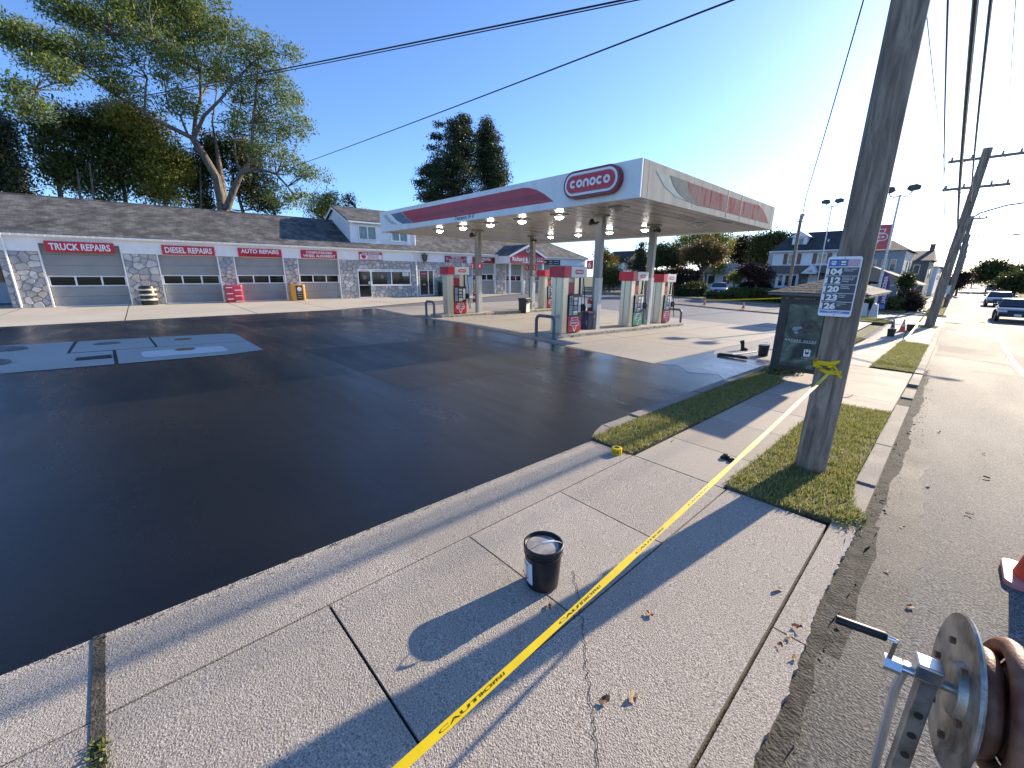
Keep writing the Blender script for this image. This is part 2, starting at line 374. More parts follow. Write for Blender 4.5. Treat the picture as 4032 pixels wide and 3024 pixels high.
for nd in M_SEAL2.node_tree.nodes:
    if nd.type == 'MAP_RANGE' and abs(nd.inputs['To Max'].default_value-.44) < .01: nd.inputs['To Min'].default_value = .32; nd.inputs['To Max'].default_value = .54
    if nd.type == 'VALTORGB': nd.color_ramp.elements[0].color = (.008, .0075, .007, 1); nd.color_ramp.elements[1].color = (.02, .0175, .015, 1)
for P in ([(-10.9, 3.2), (-6.2, 3.4), (-6.1, 8.6), (-10.8, 8.9)], [(-20.5, 3.4), (-17.4, 3.5), (-17.3, 9.6), (-20.4, 9.8)]): sheet('sealed_patch', P, .0058, M_SEAL2, 1, seal)
def wig(a, b, n, amp): return [(a[0]+(b[0]-a[0])*k/n+random.uniform(-amp, amp), a[1]+(b[1]-a[1])*k/n+random.uniform(-amp, amp)) for k in range(n+1)]
# pump pad: slabs
pad = empty('concrete_pad', (0, 0, 0)); struct(pad)
def pad_near(x): return 9.57 + max(0, (-x-6))*.1
xs = [-4.9, -8.0, -11.2, -14.4, -17.6, -20.8, -24.]; ys = [13.2, 16.6, 20., 23.5]
for i in range(len(xs)-1):
    a, b = xs[i]-.012, xs[i+1]+.012
    for j in range(-1, len(ys)-1):
        y0a, y0b = (pad_near(a), pad_near(b)) if j < 0 else (ys[j]+.012,)*2
        y1 = ys[j+1]-.012
        sheet('slab', [(a, y0a), (b, y0b), (b, y1), (a, y1)], .0075+.001*((i+j) % 2), M_PAD, 1, pad)
sheet('joint_filler', [(-4.92, 9.6), (-24, 11.4), (-24, 23.5), (-4.92, 23.5)], .003, M_CRACK, 1, pad)
# warm apron in front of the garage doors
ap = empty('garage_apron', (0, 0, 0)); struct(ap)
ybr = [-22, -16, -10, -4.2, .2, 5.2, 9.2, 14, 19, 24, 29, 32.4]
for i in range(len(ybr)-1):
    y0, y1 = ybr[i]+.02, ybr[i+1]-.02; sk = .6
    e = -24.3 if y1 < 10 else (-24.3-(y0-9)*.35)
    e1 = -24.3 if y1 < 10 else (-24.3-(y1-9)*.35)
    sheet('slab', [(e, y0), (-39, y0+sk), (-39, y1+sk), (e1, y1)], .009, M_APRON, 1, ap)
sheet('joint_filler', [(-24.3, -22), (-39, -22), (-39, 32), (-32, 32.4), (-24.3, 10)], .004, M_CRACK, 1, ap)
# tank pad with its covers
tp = empty('tank_pad', (0, 0, 0)); struct(tp)
sheet('slab', [(-16.9, -9), (-11.0, -9), (-11.06, -.2), (-13.2, -.22), (-13.2, -.95), (-16.4, -.98)], .010, M_TANK, 1, tp)
sheet('slab', [(-16.38, -.9), (-13.3, -.9), (-13.3, .55), (-16.15, .55)], .0105, M_TANK, 1, tp)
sheet('slab', [(-16.15, .6), (-13.3, .6), (-13.3, 2.5), (-15.5, 2.62), (-15.85, 2.36)], .010, M_TANK, 1, tp)
sheet('slab', [(-13.25, -.16), (-11.06, -.14), (-11.12, 1.68), (-11.38, 2.45), (-13.25, 2.5)], .0102, M_TANK, 1, tp)
M_TANKW = mat('patched_concrete', (.6, .6, .57), (.68, .68, .65), 4, .85, bump=.3, bscale=40)
sheet('patch', rrect(1.02, 1.55, .2, 5, -12.1, 1.02), .0145, M_TANKW, 1, tp)
sheet('joint_filler', [(-16.85, -9), (-11.05, -9), (-11.1, 1.66), (-11.4, 2.42), (-15.5, 2.58), (-15.82, 2.33), (-16.35, -.95)], .007, M_CRACK, 1, tp)
def cover(x, y, r, m, dz=.02):
    z = gz(x, y)+dz; b = MB().lathe([(0, .003), (r*.8, .004), (r*.82, -.004), (r*.9, -.004), (r*.92, .004), (r, .004), (r, -.02)], (x, y, z), 28)
    b.build('tank_cover', m, tp, True)
cover(-14.97, -.32, .26, M_IRON); cover(-15.0, -2.3, .62, M_IRON); cover(-12.4, -2.25, .6, M_IRON); cover(-14.78, 1.23, .2, M_RUST); cover(-12.42, 1.03, .2, M_RUST)
gr = MB()
for k in range(14): gr.box((-12.28+.026*k, -.5, gz(-12.1, -.5)+.02), (.013, .5, .02))
gr.b2(-12.31, -11.91, -.77, -.75, gz(-12.1, -.5)+.005, gz(-12.1, -.5)+.03); gr.b2(-12.31, -11.91, -.25, -.23, gz(-12.1, -.5)+.005, gz(-12.1, -.5)+.03)
gr.build('drain_grate', mat('grate_iron', (.06, .06, .07), (.09, .09, .1), 8, .6, .4), tp)
sheet('drain_pit', [(-12.31, -.77), (-11.91, -.77), (-11.91, -.23), (-12.31, -.23)], .0125, M_CRACK, 1, tp)

# driveway crossing and sidewalk, slab by slab
SLABS = [M_SLAB]+[ground_mat('exposed_aggregate_%d' % i, [tuple(c*k for c in q) for q in ((.11, .1, .09), (.34, .3, .255), (.44, .395, .335), (.68, .62, .54))], (.26*k, .24*k, .2*k), g_, .85, .75, .009, .5, 1.1, .06, .35) for i, (k, g_) in enumerate(((.9, 125), (1.07, 145), (.96, 120)))]
WALKS = [M_WALK]+[ground_mat('sidewalk_concrete_%d' % i, [tuple(c*k for c in q) for q in ((.25, .22, .18), (.34, .295, .24), (.39, .345, .285), (.48, .43, .36))], (.29*k, .245*k, .2*k), 110, .8, .55, .006, .5, 1.3, .06, .35) for i, k in enumerate((.92, 1.06))]
walk = empty('sidewalk', (0, 0, 0)); struct(walk)
TH = .14
def slab(x0, x1, y0, y1, m=M_SLAB, dz=None, g=.007):
    dz = random.uniform(.010, .016) if dz is None else dz; m = random.choice(SLABS if m is M_SLAB else WALKS if m is M_WALK else [m])
    return sheet('slab', [(x0+g, y0+g), (x1-g, y0+g), (x1-g, y1-g), (x0+g, y1-g)], dz, m, 1, walk, edge=TH)
yd = [-9.5, -7, -4.6, -2.4, -.36, .62, 1.67, 2.75, 4.07]
for i in range(len(yd)-1):
    y0, y1 = yd[i], yd[i+1]
    slab(-2.22, -1.19, y0, y1); 
for y0, y1 in ((-9.5, -4.6), (-4.6, -.377), (-.343, 4.05)): slab(-2.79, -2.22, y0, y1, g=.004)
for y0, y1 in ((-9.5, -4.6), (-4.6, -1.2), (-1.2, 4.09)): slab(-1.19, -.38, y0, y1, g=.006)
yw = [4.07, 5.0, 6.3, 7.55, 8.85]
for i in range(4): slab(-2.21, -1.22, yw[i], yw[i+1], M_WALK)
yw = [8.85, 10.08, 11.85, 13.1, 14.38]
for i in range(4): slab(-2.21 if i < 1 else -2.85, -.37, yw[i], yw[i+1], M_WALK)
yw = [14.38, 16, 17.6, 19.2, 21, 23.1]
for i in range(5): slab(-2.3 if i else -2.6, -1.24, yw[i], yw[i+1], M_WALK)
for y0, y1 in ((23.1, 25.2), (25.2, 27.4), (27.4, 29.6), (29.6, 31.4)): slab(-2.4, -1.45, y0, y1, M_WALK); slab(-1.45, -.33, y0, y1, M_WALK)
yy = 41.6
while yy < 120: slab(-2.3, -1.3, yy, yy+1.9, M_WALK, g=.012); yy += 1.9
sheet('joint_soil', [(-2.78, -9.5), (-.385, -9.5), (-.385, 31.4), (-2.4, 31.4), (-2.4, 14), (-2.2, 10), (-2.2, 4.1), (-2.78, 4.04)], -.012, M_CRACK, 1, walk)
# kerbs
kb = empty('kerb', (0, 0, 0)); struct(kb)
def kerb(x0, x1, y0, y1, dz, g=.006): sheet('kerb_stone', [(x0, y0+g), (x1, y0+g), (x1, y1-g), (x0, y1-g)], dz, M_KERB, 1, kb, edge=.2)
yk = -9.5
while yk < 4.2:
    y2 = min(yk+2.4, 4.3); n_ = 60
    sheet('kerb_stone', [(-.365, yk+.006), (-.365, y2-.006)]+[(-.21+random.gauss(0, .006)+.012*math.sin(3*(yk+(y2-yk)*q/n_)), y2-.006-(y2-yk-.012)*q/n_) for q in range(n_+1)], .011, M_SLAB, 1, kb, edge=.2); yk += 2.4
for a, b, d in ((4.3, 5.3, .03), (5.3, 6.9, .05), (6.9, 9.1, .055), (9.1, 9.9, .02), (10.9, 12, .0), (12.5, 14.3, .03), (14.3, 17.2, .055), (17.2, 20.1, .055), (20.1, 23.2, .055), (23.2, 26, .05), (26, 29, .05), (29, 31.2, .05)): kerb(-.355+random.uniform(-.008, .008), -.19, a, b, d)
yk = 41.5
while yk < 150: kerb(-.36, -.19, yk, yk+3, .06); yk += 3
for a, b, d in ((4.62, 5.3, .03), (5.32, 7.5, .05), (7.52, 10.9, .06), (10.92, 13.4, .06), (13.4, 16.5, .06)): kerb(-3.02, -2.86, a, b, d)
sheet('kerb_stone', [(-2.83, 4.1), (-2.78, 4.12), (-2.86, 4.6), (-3.02, 4.6), (-2.93, 4.3)], .03, M_KERB, 1, kb, edge=.2)
for a, b in ((-30, -24), (-24, -18), (-18, -12), (-12, -6.5)): sheet('kerb_stone', [(a, 32.3), (b-.02, 32.3), (b-.02, 32.5), (a, 32.5)], .08, M_KERB, 1, kb, edge=.25)
for a, b in ((-60, -45), (-45, -30), (-30, -20), (-20, -14), (-14, -8), (-8, -3.2), (-3.2, -.19)): sheet('kerb_stone', [(a, 41.), (b-.02, 41.), (b-.02, 41.2), (a, 41.2)], .08 if b < -3.3 else .03, M_KERB, 1, kb, edge=.25)
yk = -14
while yk < 260: sheet('kerb_stone', [(5.2, yk), (5.4, yk), (5.4, yk+5.98), (5.2, yk+5.98)], .06, M_KERB, 2, kb, edge=.2); yk += 6
# worn edge line, lane lines and gutter dirt on the road
def line(name, pts, w, m, dz=-.046):
    L, R = [], []
    for i, (x, y) in enumerate(pts):
        a, b = pts[max(i-1, 0)], pts[min(i+1, len(pts)-1)]; dx, dy = b[0]-a[0], b[1]-a[1]; n = math.hypot(dx, dy) or 1
        ww = w*random.uniform(.75, 1.25) if name == 'crack' else w
        L.append((x-dy/n*ww/2, y+dx/n*ww/2)); R.append((x+dy/n*ww/2, y-dx/n*ww/2))
    return L+R[::-1]
struct(sheet('edge_line', line('l', [(1.72, -14), (1.72, 260)], .1, 0), -.046, M_LINE, 2, road))
struct(sheet('centre_line', line('l', [(4.0, -14), (4.0, 260)], .1, 0), -.046, M_LINE, 2, road))
for x, y in ((.05, 30.3), (.05, 41.2)):
    for k in range(8): sheet('crosswalk_bar', [(x+k*.13, y), (x+k*.13+.075, y), (x+k*.13+.06, y+.5), (x+k*.13-.015, y+.5)], -.045, mat('zebra_paint', (.75, .74, .7), None, rough=.6), 2, road)
sheet('stop_bar', [(1.05, 30.2), (1.72, 30.2), (1.72, 30.45), (1.05, 30.45)], -.045, MATS['zebra_paint'], 2, road)
M_PATCH = ground_mat('asphalt_patch', [(.04, .04, .04), (.07, .07, .068), (.11, .108, .1)], (.1, .1, .095), 70, .8, .7, .008, .4, .5, .05, .2)
sheet('patch', [(1.85, 44), (3.7, 44.2), (3.8, 60), (1.9, 60)], -.0465, M_PATCH, 2, road)
sheet('patch', [(-.1, 20.3), (1.6, 19.9), (1.6, 23.5), (-.1, 24.2)], -.0465, M_PATCH, 2, road)
def wig(a, b, n, amp): return [(a[0]+(b[0]-a[0])*k/n+random.uniform(-amp, amp), a[1]+(b[1]-a[1])*k/n+random.uniform(-amp, amp)) for k in range(n+1)]
for a, b, n, amp, w in (((1.62, 18), (1.7, 60), 60, .05, .05), ((-.19, 17.3), (5, 16.4), 16, .05, .03), ((-.1, 22), (4, 21.3), 12, .04, .025)):
    sheet('crack', line('crack', wig(a, b, n, amp), w, 0), -.0452, mat('crack_filler', (.1, .1, .095), (.2, .19, .18), 5, .85), 1, road)
M_DIRT = mat('gutter_dirt', (.03, .027, .022), (.09, .08, .065), 14, .95, bump=.9, bscale=60, bdist=.02)
gb = MB()      # chips and grit along the kerb
for k in range(1500):
    y = -2+random.random()*18; wide = 1.6 if (4.2 < y < 13) else .8
    x = -.185+abs(random.gauss(0, .06*wide)); z = gz(x, y)-.05; s = random.uniform(.004, .014)*(1 if random.random() < .93 else 2)
    n = 5; ring = [(x+s*math.cos(6.283*q/n)*random.uniform(.6, 1.3), y+s*1.3*math.sin(6.283*q/n)*random.uniform(.6, 1.3), z) for q in range(n)]
    gb.add(ring+[(x, y, z+s*.6)], [(q, (q+1) % n, n) for q in range(n)])
tag(gb.build('gutter_grit', M_DIRT, None, True), 'dark grit and broken asphalt lying in the gutter along the kerb', 'grit', kind='stuff')
def ragged(x0, x1a, x1b, y0, y1, n=60):
    out = [(x0, y0), (x0, y1)]; m_, h_ = (x1a+x1b)/2, (x1b-x1a)/2; p1, p2 = random.uniform(0, 6), random.uniform(0, 6)
    for k in range(n+1): y = y1+(y0-y1)*k/n; out.append((m_+h_*(.5*math.sin(y*1.7+p1)+.3*math.sin(y*5.3+p2)+.15*math.sin(y*17+p1)+random.gauss(0, .05)), y))
    return out
struct(sheet('gutter_crumble', ragged(-.3, -.16, -.06, -9, 4.5, 190), -.022, MATS['damp_asphalt'] if 'damp_asphalt' in MATS else M_DIRT, 1))
struct(sheet('gutter_dirt', ragged(-.188, -.12, -.02, 2.6, 14.5), -.0465, M_DIRT, 1))
struct(sheet('broken_kerb_dirt', [(-.385, -9.5), (-.192, -9.5), (-.192, 31), (-.385, 31)], -.03, M_DIRT, 1))
struct(sheet('road_stain', ragged(-.188, .1, .26, -3, 7.5, 170), -.0476, ground_mat('damp_asphalt', [(.04, .039, .037), (.1, .097, .09), (.22, .21, .19)], (.09, .087, .08), 75, .75, .9, .01, .5, .6, .08, .2), 1))
# cracks in the driveway slabs
for pts, w in ((wig((-1.45, 1.98), (-1.19, 1.72), 12, .012)+wig((-1.17, 1.7), (-.62, 1.1), 34, .012), .0045), (wig((-.62, 1.1), (-.5, .7), 16, .009), .004), (wig((-1.0, 10.1), (-1.3, 8.9), 8, .04), .02)):
    sheet('crack', line('crack', pts, w, 0), .0175, M_CRACK, 1, walk)
# the open joint with weeds at the left
sheet('joint_soil', [(-2.79, -.385), (-1.2, -.385), (-1.2, -.338), (-2.79, -.338)], .0165, mat('soil', (.05, .04, .03), (.1, .085, .06), 40, .95, bump=1, bscale=90), 1, walk)
# ================================================================ the service station building (x along the front, y back, z up)
BA = rad(3.8); BP = (-34.9, 5.85, 0.); BRZ = math.pi/2-BA
def BW(s, y, z=0):                         # building frame -> world
    c, n = math.cos(BRZ), math.sin(BRZ); return (BP[0]+s*c-y*n, BP[1]+s*n+y*c, z)
bld = empty('service_station', BP, BRZ, 'long stone fronted repair garage with grey shingled roof and white dormer', 'building')
def shingle_mat(name, a, b, c, rowz=7.):
    m, t, bs = nodes(name); N, L = t.nodes.new, t.links.new
    tc = N('ShaderNodeTexCoord'); mp = N('ShaderNodeMapping'); mp.inputs['Scale'].default_value = (1, 1, 1); L(tc.outputs['Object'], mp.inputs[0])
    br = N('ShaderNodeTexBrick'); br.inputs['Scale'].default_value = 1; br.inputs['Brick Width'].default_value = .33; br.inputs['Row Height'].default_value = .14
    br.inputs['Mortar Size'].default_value = .006; br.inputs['Color1'].default_value = (*a, 1); br.inputs['Color2'].default_value = (*b, 1); br.inputs['Mortar'].default_value = (*[k*.5 for k in a], 1)
    L(mp.outputs[0], br.inputs['Vector'])
    n = N('ShaderNodeTexNoise'); n.inputs['Scale'].default_value = 1.1; n.inputs['Detail'].default_value = 9; n.inputs['Roughness'].default_value = .72; L(tc.outputs['Object'], n.inputs['Vector'])
    mr = N('ShaderNodeMapRange'); mr.inputs['From Min'].default_value = .4; mr.inputs['From Max'].default_value = .58; mr.inputs['To Max'].default_value = .95; L(n.outputs[0], mr.inputs[0])
    mx = N('ShaderNodeMix'); mx.data_type = 'RGBA'; L(mr.outputs[0], mx.inputs[0]); L(br.outputs[0], mx.inputs[6]); mx.inputs[7].default_value = (*c, 1)
    L(mx.outputs[2], bs.inputs['Base Color']); bs.inputs['Roughness'].default_value = .9
    bp = N('ShaderNodeBump'); bp.inputs['Strength'].default_value = .8; bp.inputs['Distance'].default_value = .02
    n2 = N('ShaderNodeTexNoise'); n2.inputs['Scale'].default_value = 14; L(tc.outputs['Object'], n2.inputs['Vector'])
    ad = N('ShaderNodeMath'); ad.operation = 'ADD'; L(br.outputs['Fac'], ad.inputs[0]); ad.inputs[0].default_value = 0
    sb = N('ShaderNodeMath'); sb.operation = 'SUBTRACT'; L(n2.outputs[0], sb.inputs[0]); L(br.outputs['Fac'], sb.inputs[1]); L(sb.outputs[0], bp.inputs['Height']); L(bp.outputs[0], bs.inputs['Normal'])
    return m
SHINGLE = shingle_mat('roof_shingles', (.1, .099, .096), (.21, .207, .2), (.05, .05, .05))
SLATE = shingle_mat('dark_shingles', (.05, .05, .052), (.075, .072, .07), (.04, .04, .042))
STONES = [mat('stone_%s' % n, a, b, 5, .85, bump=.5, bscale=22, bdist=.015) for n, a, b in (
    ('grey', (.36, .35, .34), (.45, .44, .42)), ('light', (.5, .48, .45), (.6, .57, .53)), ('tan', (.46, .4, .33), (.55, .49, .41)), ('blue', (.29, .3, .32), (.38, .39, .41)), ('pale', (.57, .54, .5), (.68, .65, .6)), ('buff', (.42, .38, .33), (.5, .46, .4)))]

def voronoi(x0, x1, z0, z1, mind, seed):
    r = random.Random(seed); pts = []; tries = 0
    while tries < 900:
        p = (r.uniform(x0, x1), r.uniform(z0, z1)); d = mind*r.choice((.72, .9, 1.15, 1.35))
        if all(((p[0]-q[0])*.85)**2+((p[1]-q[1])*1.15)**2 > ((d+q[2])/2)**2 for q in pts): pts.append((*p, d)); tries = 0
        tries += 1
    cells = []
    for i, p in enumerate(pts):
        poly = [(x0, z0), (x1, z0), (x1, z1), (x0, z1)]
        for j, q in enumerate(pts):
            if i == j: continue
            dx, dz = q[0]-p[0], q[1]-p[1]; dd = math.hypot(dx, dz)
            if dd > mind*4: continue
            nx, nz = dx/dd, dz/dd; c = nx*(p[0]+dx/2)+nz*(p[1]+dz/2)-.014
            out = []
            for k in range(len(poly)):
                a, b = poly[k], poly[(k+1) % len(poly)]; da, db = c-nx*a[0]-nz*a[1], c-nx*b[0]-nz*b[1]
                if da >= 0: out.append(a)
                if da*db < 0: t = da/(da-db); out.append((a[0]+(b[0]-a[0])*t, a[1]+(b[1]-a[1])*t))
            poly = out
            if len(poly) < 3: break
        if len(poly) >= 3: cells.append(poly)
    return cells
def rough_poly(poly, r):
    out = []
    for k in range(len(poly)):                      # cut the corners, jitter the edges
        a, b = poly[k], poly[(k+1) % len(poly)]; L = math.hypot(b[0]-a[0], b[1]-a[1])
        if L < .03: continue
        for t in (.2, .8): out.append((a[0]+(b[0]-a[0])*t+r.uniform(-.008, .008), a[1]+(b[1]-a[1])*t+r.uniform(-.008, .008)))
    return out
NST = [0]; rest = {}
def stones(parent, x0, x1, z0, z1, y=0., size=.34, seed=1):
    r = random.Random(seed)
    for c in voronoi(x0+.008, x1-.008, z0+.005, z1-.005, size, seed):
        p = rough_poly(c, r)
        if len(p) < 3: continue
        cx, cz = sum(q[0] for q in p)/len(p), sum(q[1] for q in p)/len(p); dp = r.uniform(.025, .055); n = len(p)
        mi = r.choices(range(6), (5, 3, 2, 3, 2, 3))[0]
        V = [(q[0], y, q[1]) for q in p]+[(cx+(q[0]-cx)*.9, y-dp, cz+(q[1]-cz)*.9) for q in p]
        F = [(i, (i+1) % n, n+(i+1) % n, n+i) for i in range(n)]+[tuple(range(n, 2*n))]
        if NST[0] < 290:
            NST[0] += 1; MB().add(V, F).build('stone', STONES[mi], parent, fixn=False)
        else: rest.setdefault(mi, MB()).add(V, F)
# --- walls: mortar faced backing with openings
wall = MB()
segs = [(-9.95, -8.45), (-5.0, -3.42), (-.22, .64), (3.78, 4.66), (7.74, 9.12), (13.86, 14.69), (16.19, 20.5), (23.42, 24.76), (27.2, 28.5), (31.5, 37.4)]
for a, b in segs: wall.b2(a, b, 0, .3, -.3, 3.06)
wall.b2(10.25, 13.86, 0, .3, -.3, 1.03); wall.b2(9.12, 14.69, .001, .3, 2.36, 3.06); wall.b2(14.69, 16.19, .001, .3, 2.36, 3.06)
wall.b2(-9.95, -9.65, .3, 9.5, -.3, 3.9); wall.b2(37.1, 37.4, .3, 9.5, -.3, 3.9); wall.b2(-9.95, 37.4, 9.5, 9.8, -.3, 3.9)
wl = wall.build('wall', MORTAR, bld)
k = 3
for a, b in segs:
    stones(wl, a, b, 0, 3.05, 0, .34 if b-a > 1.2 else .3, k); k += 1
stones(wl, 10.27, 13.85, 0, 1.02, 0, .33, 31); stones(wl, 9.13, 13.85, 2.38, 3.05, 0, .33, 32); stones(wl, 14.7, 16.18, 2.38, 3.05, 0, .3, 33)
for mi, b in rest.items(): tag(b.build('stones_beyond', STONES[mi], wl, fixn=False), kind='stuff')
# white frieze above the doors
fr = MB()
fr.b2(-9.95, -8.45, -.03, .28, 3.06, 3.86); fr.b2(-8.45, -5.0, -.03, .28, 3.5, 3.86); fr.b2(-5.0, 14.4, -.03, .28, 3.06, 3.86); fr.b2(14.4, 37.4, -.02, .28, 3.06, 3.86)
fr.build('frieze', mat('frieze_white', (.8, .79, .77), (.86, .85, .83), 2, .5), bld)
# --- roof
RS = (6.5-4.0)/5.25
rf = MB(); e0 = -.2
A = [(-12.4, e0, 3.99), (37.7, e0, 3.99), (33.2, 5, 6.5), (-12.4, 5, 6.5)]; Bk = [(-12.4, 10.2, 3.99), (37.7, 10.2, 3.99)]
rf.add([A[0], A[1], A[2], A[3], Bk[0], Bk[1]], [(0, 1, 2, 3), (4, 3, 2, 5), (1, 5, 2), (0, 3, 4)])
rf.add([(p[0], p[1], p[2]-.06) for p in (A[0], A[1], A[2], A[3], Bk[0], Bk[1])], [(3, 2, 1, 0), (5, 2, 3, 4), (2, 5, 1), (4, 3, 0)])
rf.add([A[0], A[1], (A[1][0], A[1][1], 3.93), (A[0][0], A[0][1], 3.93)], [(0, 1, 2, 3)])
roof = rf.build('roof', SHINGLE, bld, fixn=False)
MB().tube([(-12.4, 5, 6.5), (33.2, 5, 6.5)], .06, 6).tube([(33.2, 5, 6.5), (37.7, e0, 3.99)], .05, 6).build('ridge_cap', SHINGLE, roof)
MB().b2(-12.4, 37.7, e0+.02, .02, 3.80, 3.84).build('soffit', WHITE, bld)
gt = MB().prism([(-.205, 3.95), (-.205, 3.83), (-.22, 3.82), (-.29, 3.86), (-.3, 3.96), (-.285, 3.96), (-.275, 3.88), (-.22, 3.845)], lambda u, v, d: (d, u, v), -12.4, 37.7).build('gutter', WHITE, bld)
lb = MB()
for i in range(150):
    s = -9.9+i*.315; z = 3.9+random.uniform(-.02, .015); lb.lathe([(.012, .02), (.022, .0), (.018, -.03), (0, -.045)], (s, -.315, z), 6)
tag(lb.build('light_string', mat('bulbs', (.75, .76, .72), (.7, .6, .55), 2, .25), gt, True), kind='stuff')
def downspout(x, mm=WHITE):
    MB().tube([(x, -.25, 3.86), (x, -.22, 3.74), (x, -.1, 3.45), (x, -.09, 3.2), (x, -.09, .12), (x, -.22, .04)], .055, 6).build('downspout', mm, bld, False)
downspout(-9.62); downspout(14.42); downspout(37.2)
# --- garage doors
M_ROOM = mat('dark_interior', (.01, .01, .011), None, rough=.9)
def garage(x0, x1, h, w0, w1, npan=3):
    d = empty('garage_door', (0, 0, 0)); d.parent = bld; y = .2
    zs = [.06, w0*.5, w0, w1, (w1+h)/2, h] if h < 3.2 else [.06, w0*.5, w0, w1, w1+(h-w1)/3, w1+(h-w1)*2/3, h]
    j0, j1 = x0+.07, x1-.07
    for i in range(len(zs)-1):
        a, b = zs[i]+.004, zs[i+1]-.004
        if zs[i] == w0: continue
        MB().b2(j0, j1, y, y+.05, a, b).build('panel', DOORGREY, d, bevel=.008)
    fm = MB(); n = npan; pw = (j1-j0)/n
    fm.b2(j0, j1, y-.01, y+.04, w0+.003, w0+.06).b2(j0, j1, y-.01, y+.04, w1-.06, w1-.003)
    for i in range(n+1):
        c = min(max(j0+i*pw, j0+.04), j1-.04); fm.b2(c-.04, c+.04, y-.009, y+.039, w0+.06, w1-.06)
    fm.build('window_frame', WHITE, d)
    for i in range(n): MB().b2(j0+i*pw+.04, j0+(i+1)*pw-.04, y+.012, y+.02, w0+.06, w1-.06).build('pane', GLASS, d)
    MB().b2(j0, j1, y-.02, y+.05, .012, .055).build('bottom_rail', WHITE, d)
    cxm = (x0+x1)/2; MB().b2(cxm-.12, cxm+.12, y-.02, y, w0-.09, w0-.06).build('handle', mat('brass', (.35, .22, .05), None, rough=.4, metal=.6), d)
    MB().lathe([(0, .0), (.035, .004), (.03, .02), (0, .025)], (cxm+.1, y-.002, w0*.36), 10, Matrix.Rotation(rad(90), 4, 'X')).build('lock', GALV, d)
    jb = MB().b2(x0, x0+.07, -.04, .26, 0, h).b2(x1-.07, x1, -.04, .26, 0, h).b2(x0+.07, x1-.07, .19, .26, h-.003, h+.05)
    jb.build('jamb', WHITE, d)
    MB().b2(x0, x1, .3, .32, 0, h).build('dark_backing', M_ROOM, d)
garage(-8.45, -5.0, 3.5, 1.15, 1.75); garage(-3.42, -.22, 3.05, 1.22, 1.82); garage(.64, 3.78, 3.05, 1.24, 1.84); garage(4.66, 7.74, 3.05, 1.27, 1.88)
garage(20.5, 23.42, 3.05, 1.4, 2.03); garage(24.76, 27.2, 3.05, 1.3, 1.9); garage(28.5, 31.5, 3.05, 1.3, 1.9)
for a, z in ((24.98, 1.5), (25.9, 1.5), (26.45, 1.5)):
    MB().b2(a, a+.32, .19, .195, z, z+.25).build('notice', DKRED if a < 26 else BLACK, bld)
# --- shop front: door and window
M_POSTER = mat('paper', (.7, .7, .68), None, rough=.6)
def glazed(x0, x1, z0, z1, divs, name, top=0.):
    d = empty(name, (0, 0, 0)); d.parent = bld; f = MB(); y0, y1 = -.05, .1
    f.b2(x0, x1, y0, y1, z1-.07-top, z1).b2(x0, x1, y0, y1, z0, z0+.07)
    xs = [x0]+divs+[x1]
    for i, x in enumerate(xs):
        c = x+.035 if i == 0 else (x-.035 if i == len(xs)-1 else x); f.b2(c-.035, c+.035, y0+.002, y1-.002, z0+.07, z1-.07-top)
    f.build('frame', WHITE, d)
    for i in range(len(xs)-1): MB().b2(xs[i]+.04, xs[i+1]-.04, .03, .045, z0+.07, z1-.07-top).build('pane', GLASS, d)
    return d
d1 = glazed(9.12, 10.25, 0.02, 2.36, [], 'shop_door', .12); MB().b2(9.2, 10.18, -.02, .03, 1.02, 1.09).build('push_bar', GALV, d1); MB().b2(10.0, 10.16, .0, .02, 1.14, 1.36).build('notice', M_POSTER, d1); MB().b2(9.55, 9.85, .0, .02, 1.55, 1.85).build('notice', mat('grey_paper', (.2, .2, .21), None), d1)
w1 = glazed(10.25, 13.86, 1.03, 2.36, [12.05], 'shop_window', .14)
MB().b2(10.2, 13.9, -.12, -.051, .98, 1.06).build('sill', WHITE, w1); MB().b2(13.1, 13.7, .005, .02, 1.8, 2.12).build('notice', M_POSTER, w1); MB().b2(11.1, 11.35, .005, .02, 1.6, 1.9).build('notice', MATS['grey_paper'], w1); MB().b2(11.65, 11.98, .005, .02, 1.1, 2.1).build('curtain', mat('blue_panel', (.1, .13, .2), None), w1)
for i, (w, x) in enumerate((('CIGARETTES', 10.75), ('CANDY', 11.4), ('CHIPS', 11.8), ('SNACKS', 12.4), ('COLD DRINKS', 13.05), ('ICE', 13.65))): text(w, .11, GREYPAINT, w1, (x, -.053, 2.255), bold=.01)
text('PAY HERE FOR GAS', .08, RED, d1, (9.68, -.053, 2.26), bold=.01)
text('For Sale', .09, GREYPAINT, w1, (13.4, .003, 2.04), bold=.005); text('Cold Drinks Sold Here', .06, GREYPAINT, w1, (13.4, .003, 1.93), width=.48, bold=.005)
d2 = glazed(14.69, 16.19, .06, 2.36, [15.6], 'office_door'); MB().b2(14.85, 15.5, .0, .02, 1.85, 2.15).build('notice', DKRED, d2); MB().b2(15.05, 15.35, .0, .02, 1.0, 1.12).build('notice', mat('tan_paper', (.4, .33, .2), None), d2); MB().b2(15.52, 15.56, -.1, -.06, .9, 1.4).build('handle', GALV, d2)
text('WELCOME', .12, M_POSTER, d2, (15.17, -.002, 2.02), bold=.005, width=.5)
ln = MB().prism([(-.24, 0), (.24, 0), (.16, -.42), (.1, -.55), (-.1, -.55), (-.16, -.42)], lambda u, v, d: (15.25+u, d, 3.68+v), -.36, -.05).build('wall_lantern', DARKMETAL, bld)
MB().b2(15.18, 15.32, -.28, -.12, 3.68, 3.78).b2(15.14, 15.36, -.32, -.08, 3.07, 3.12).build('lantern_cap', DARKMETAL, ln)
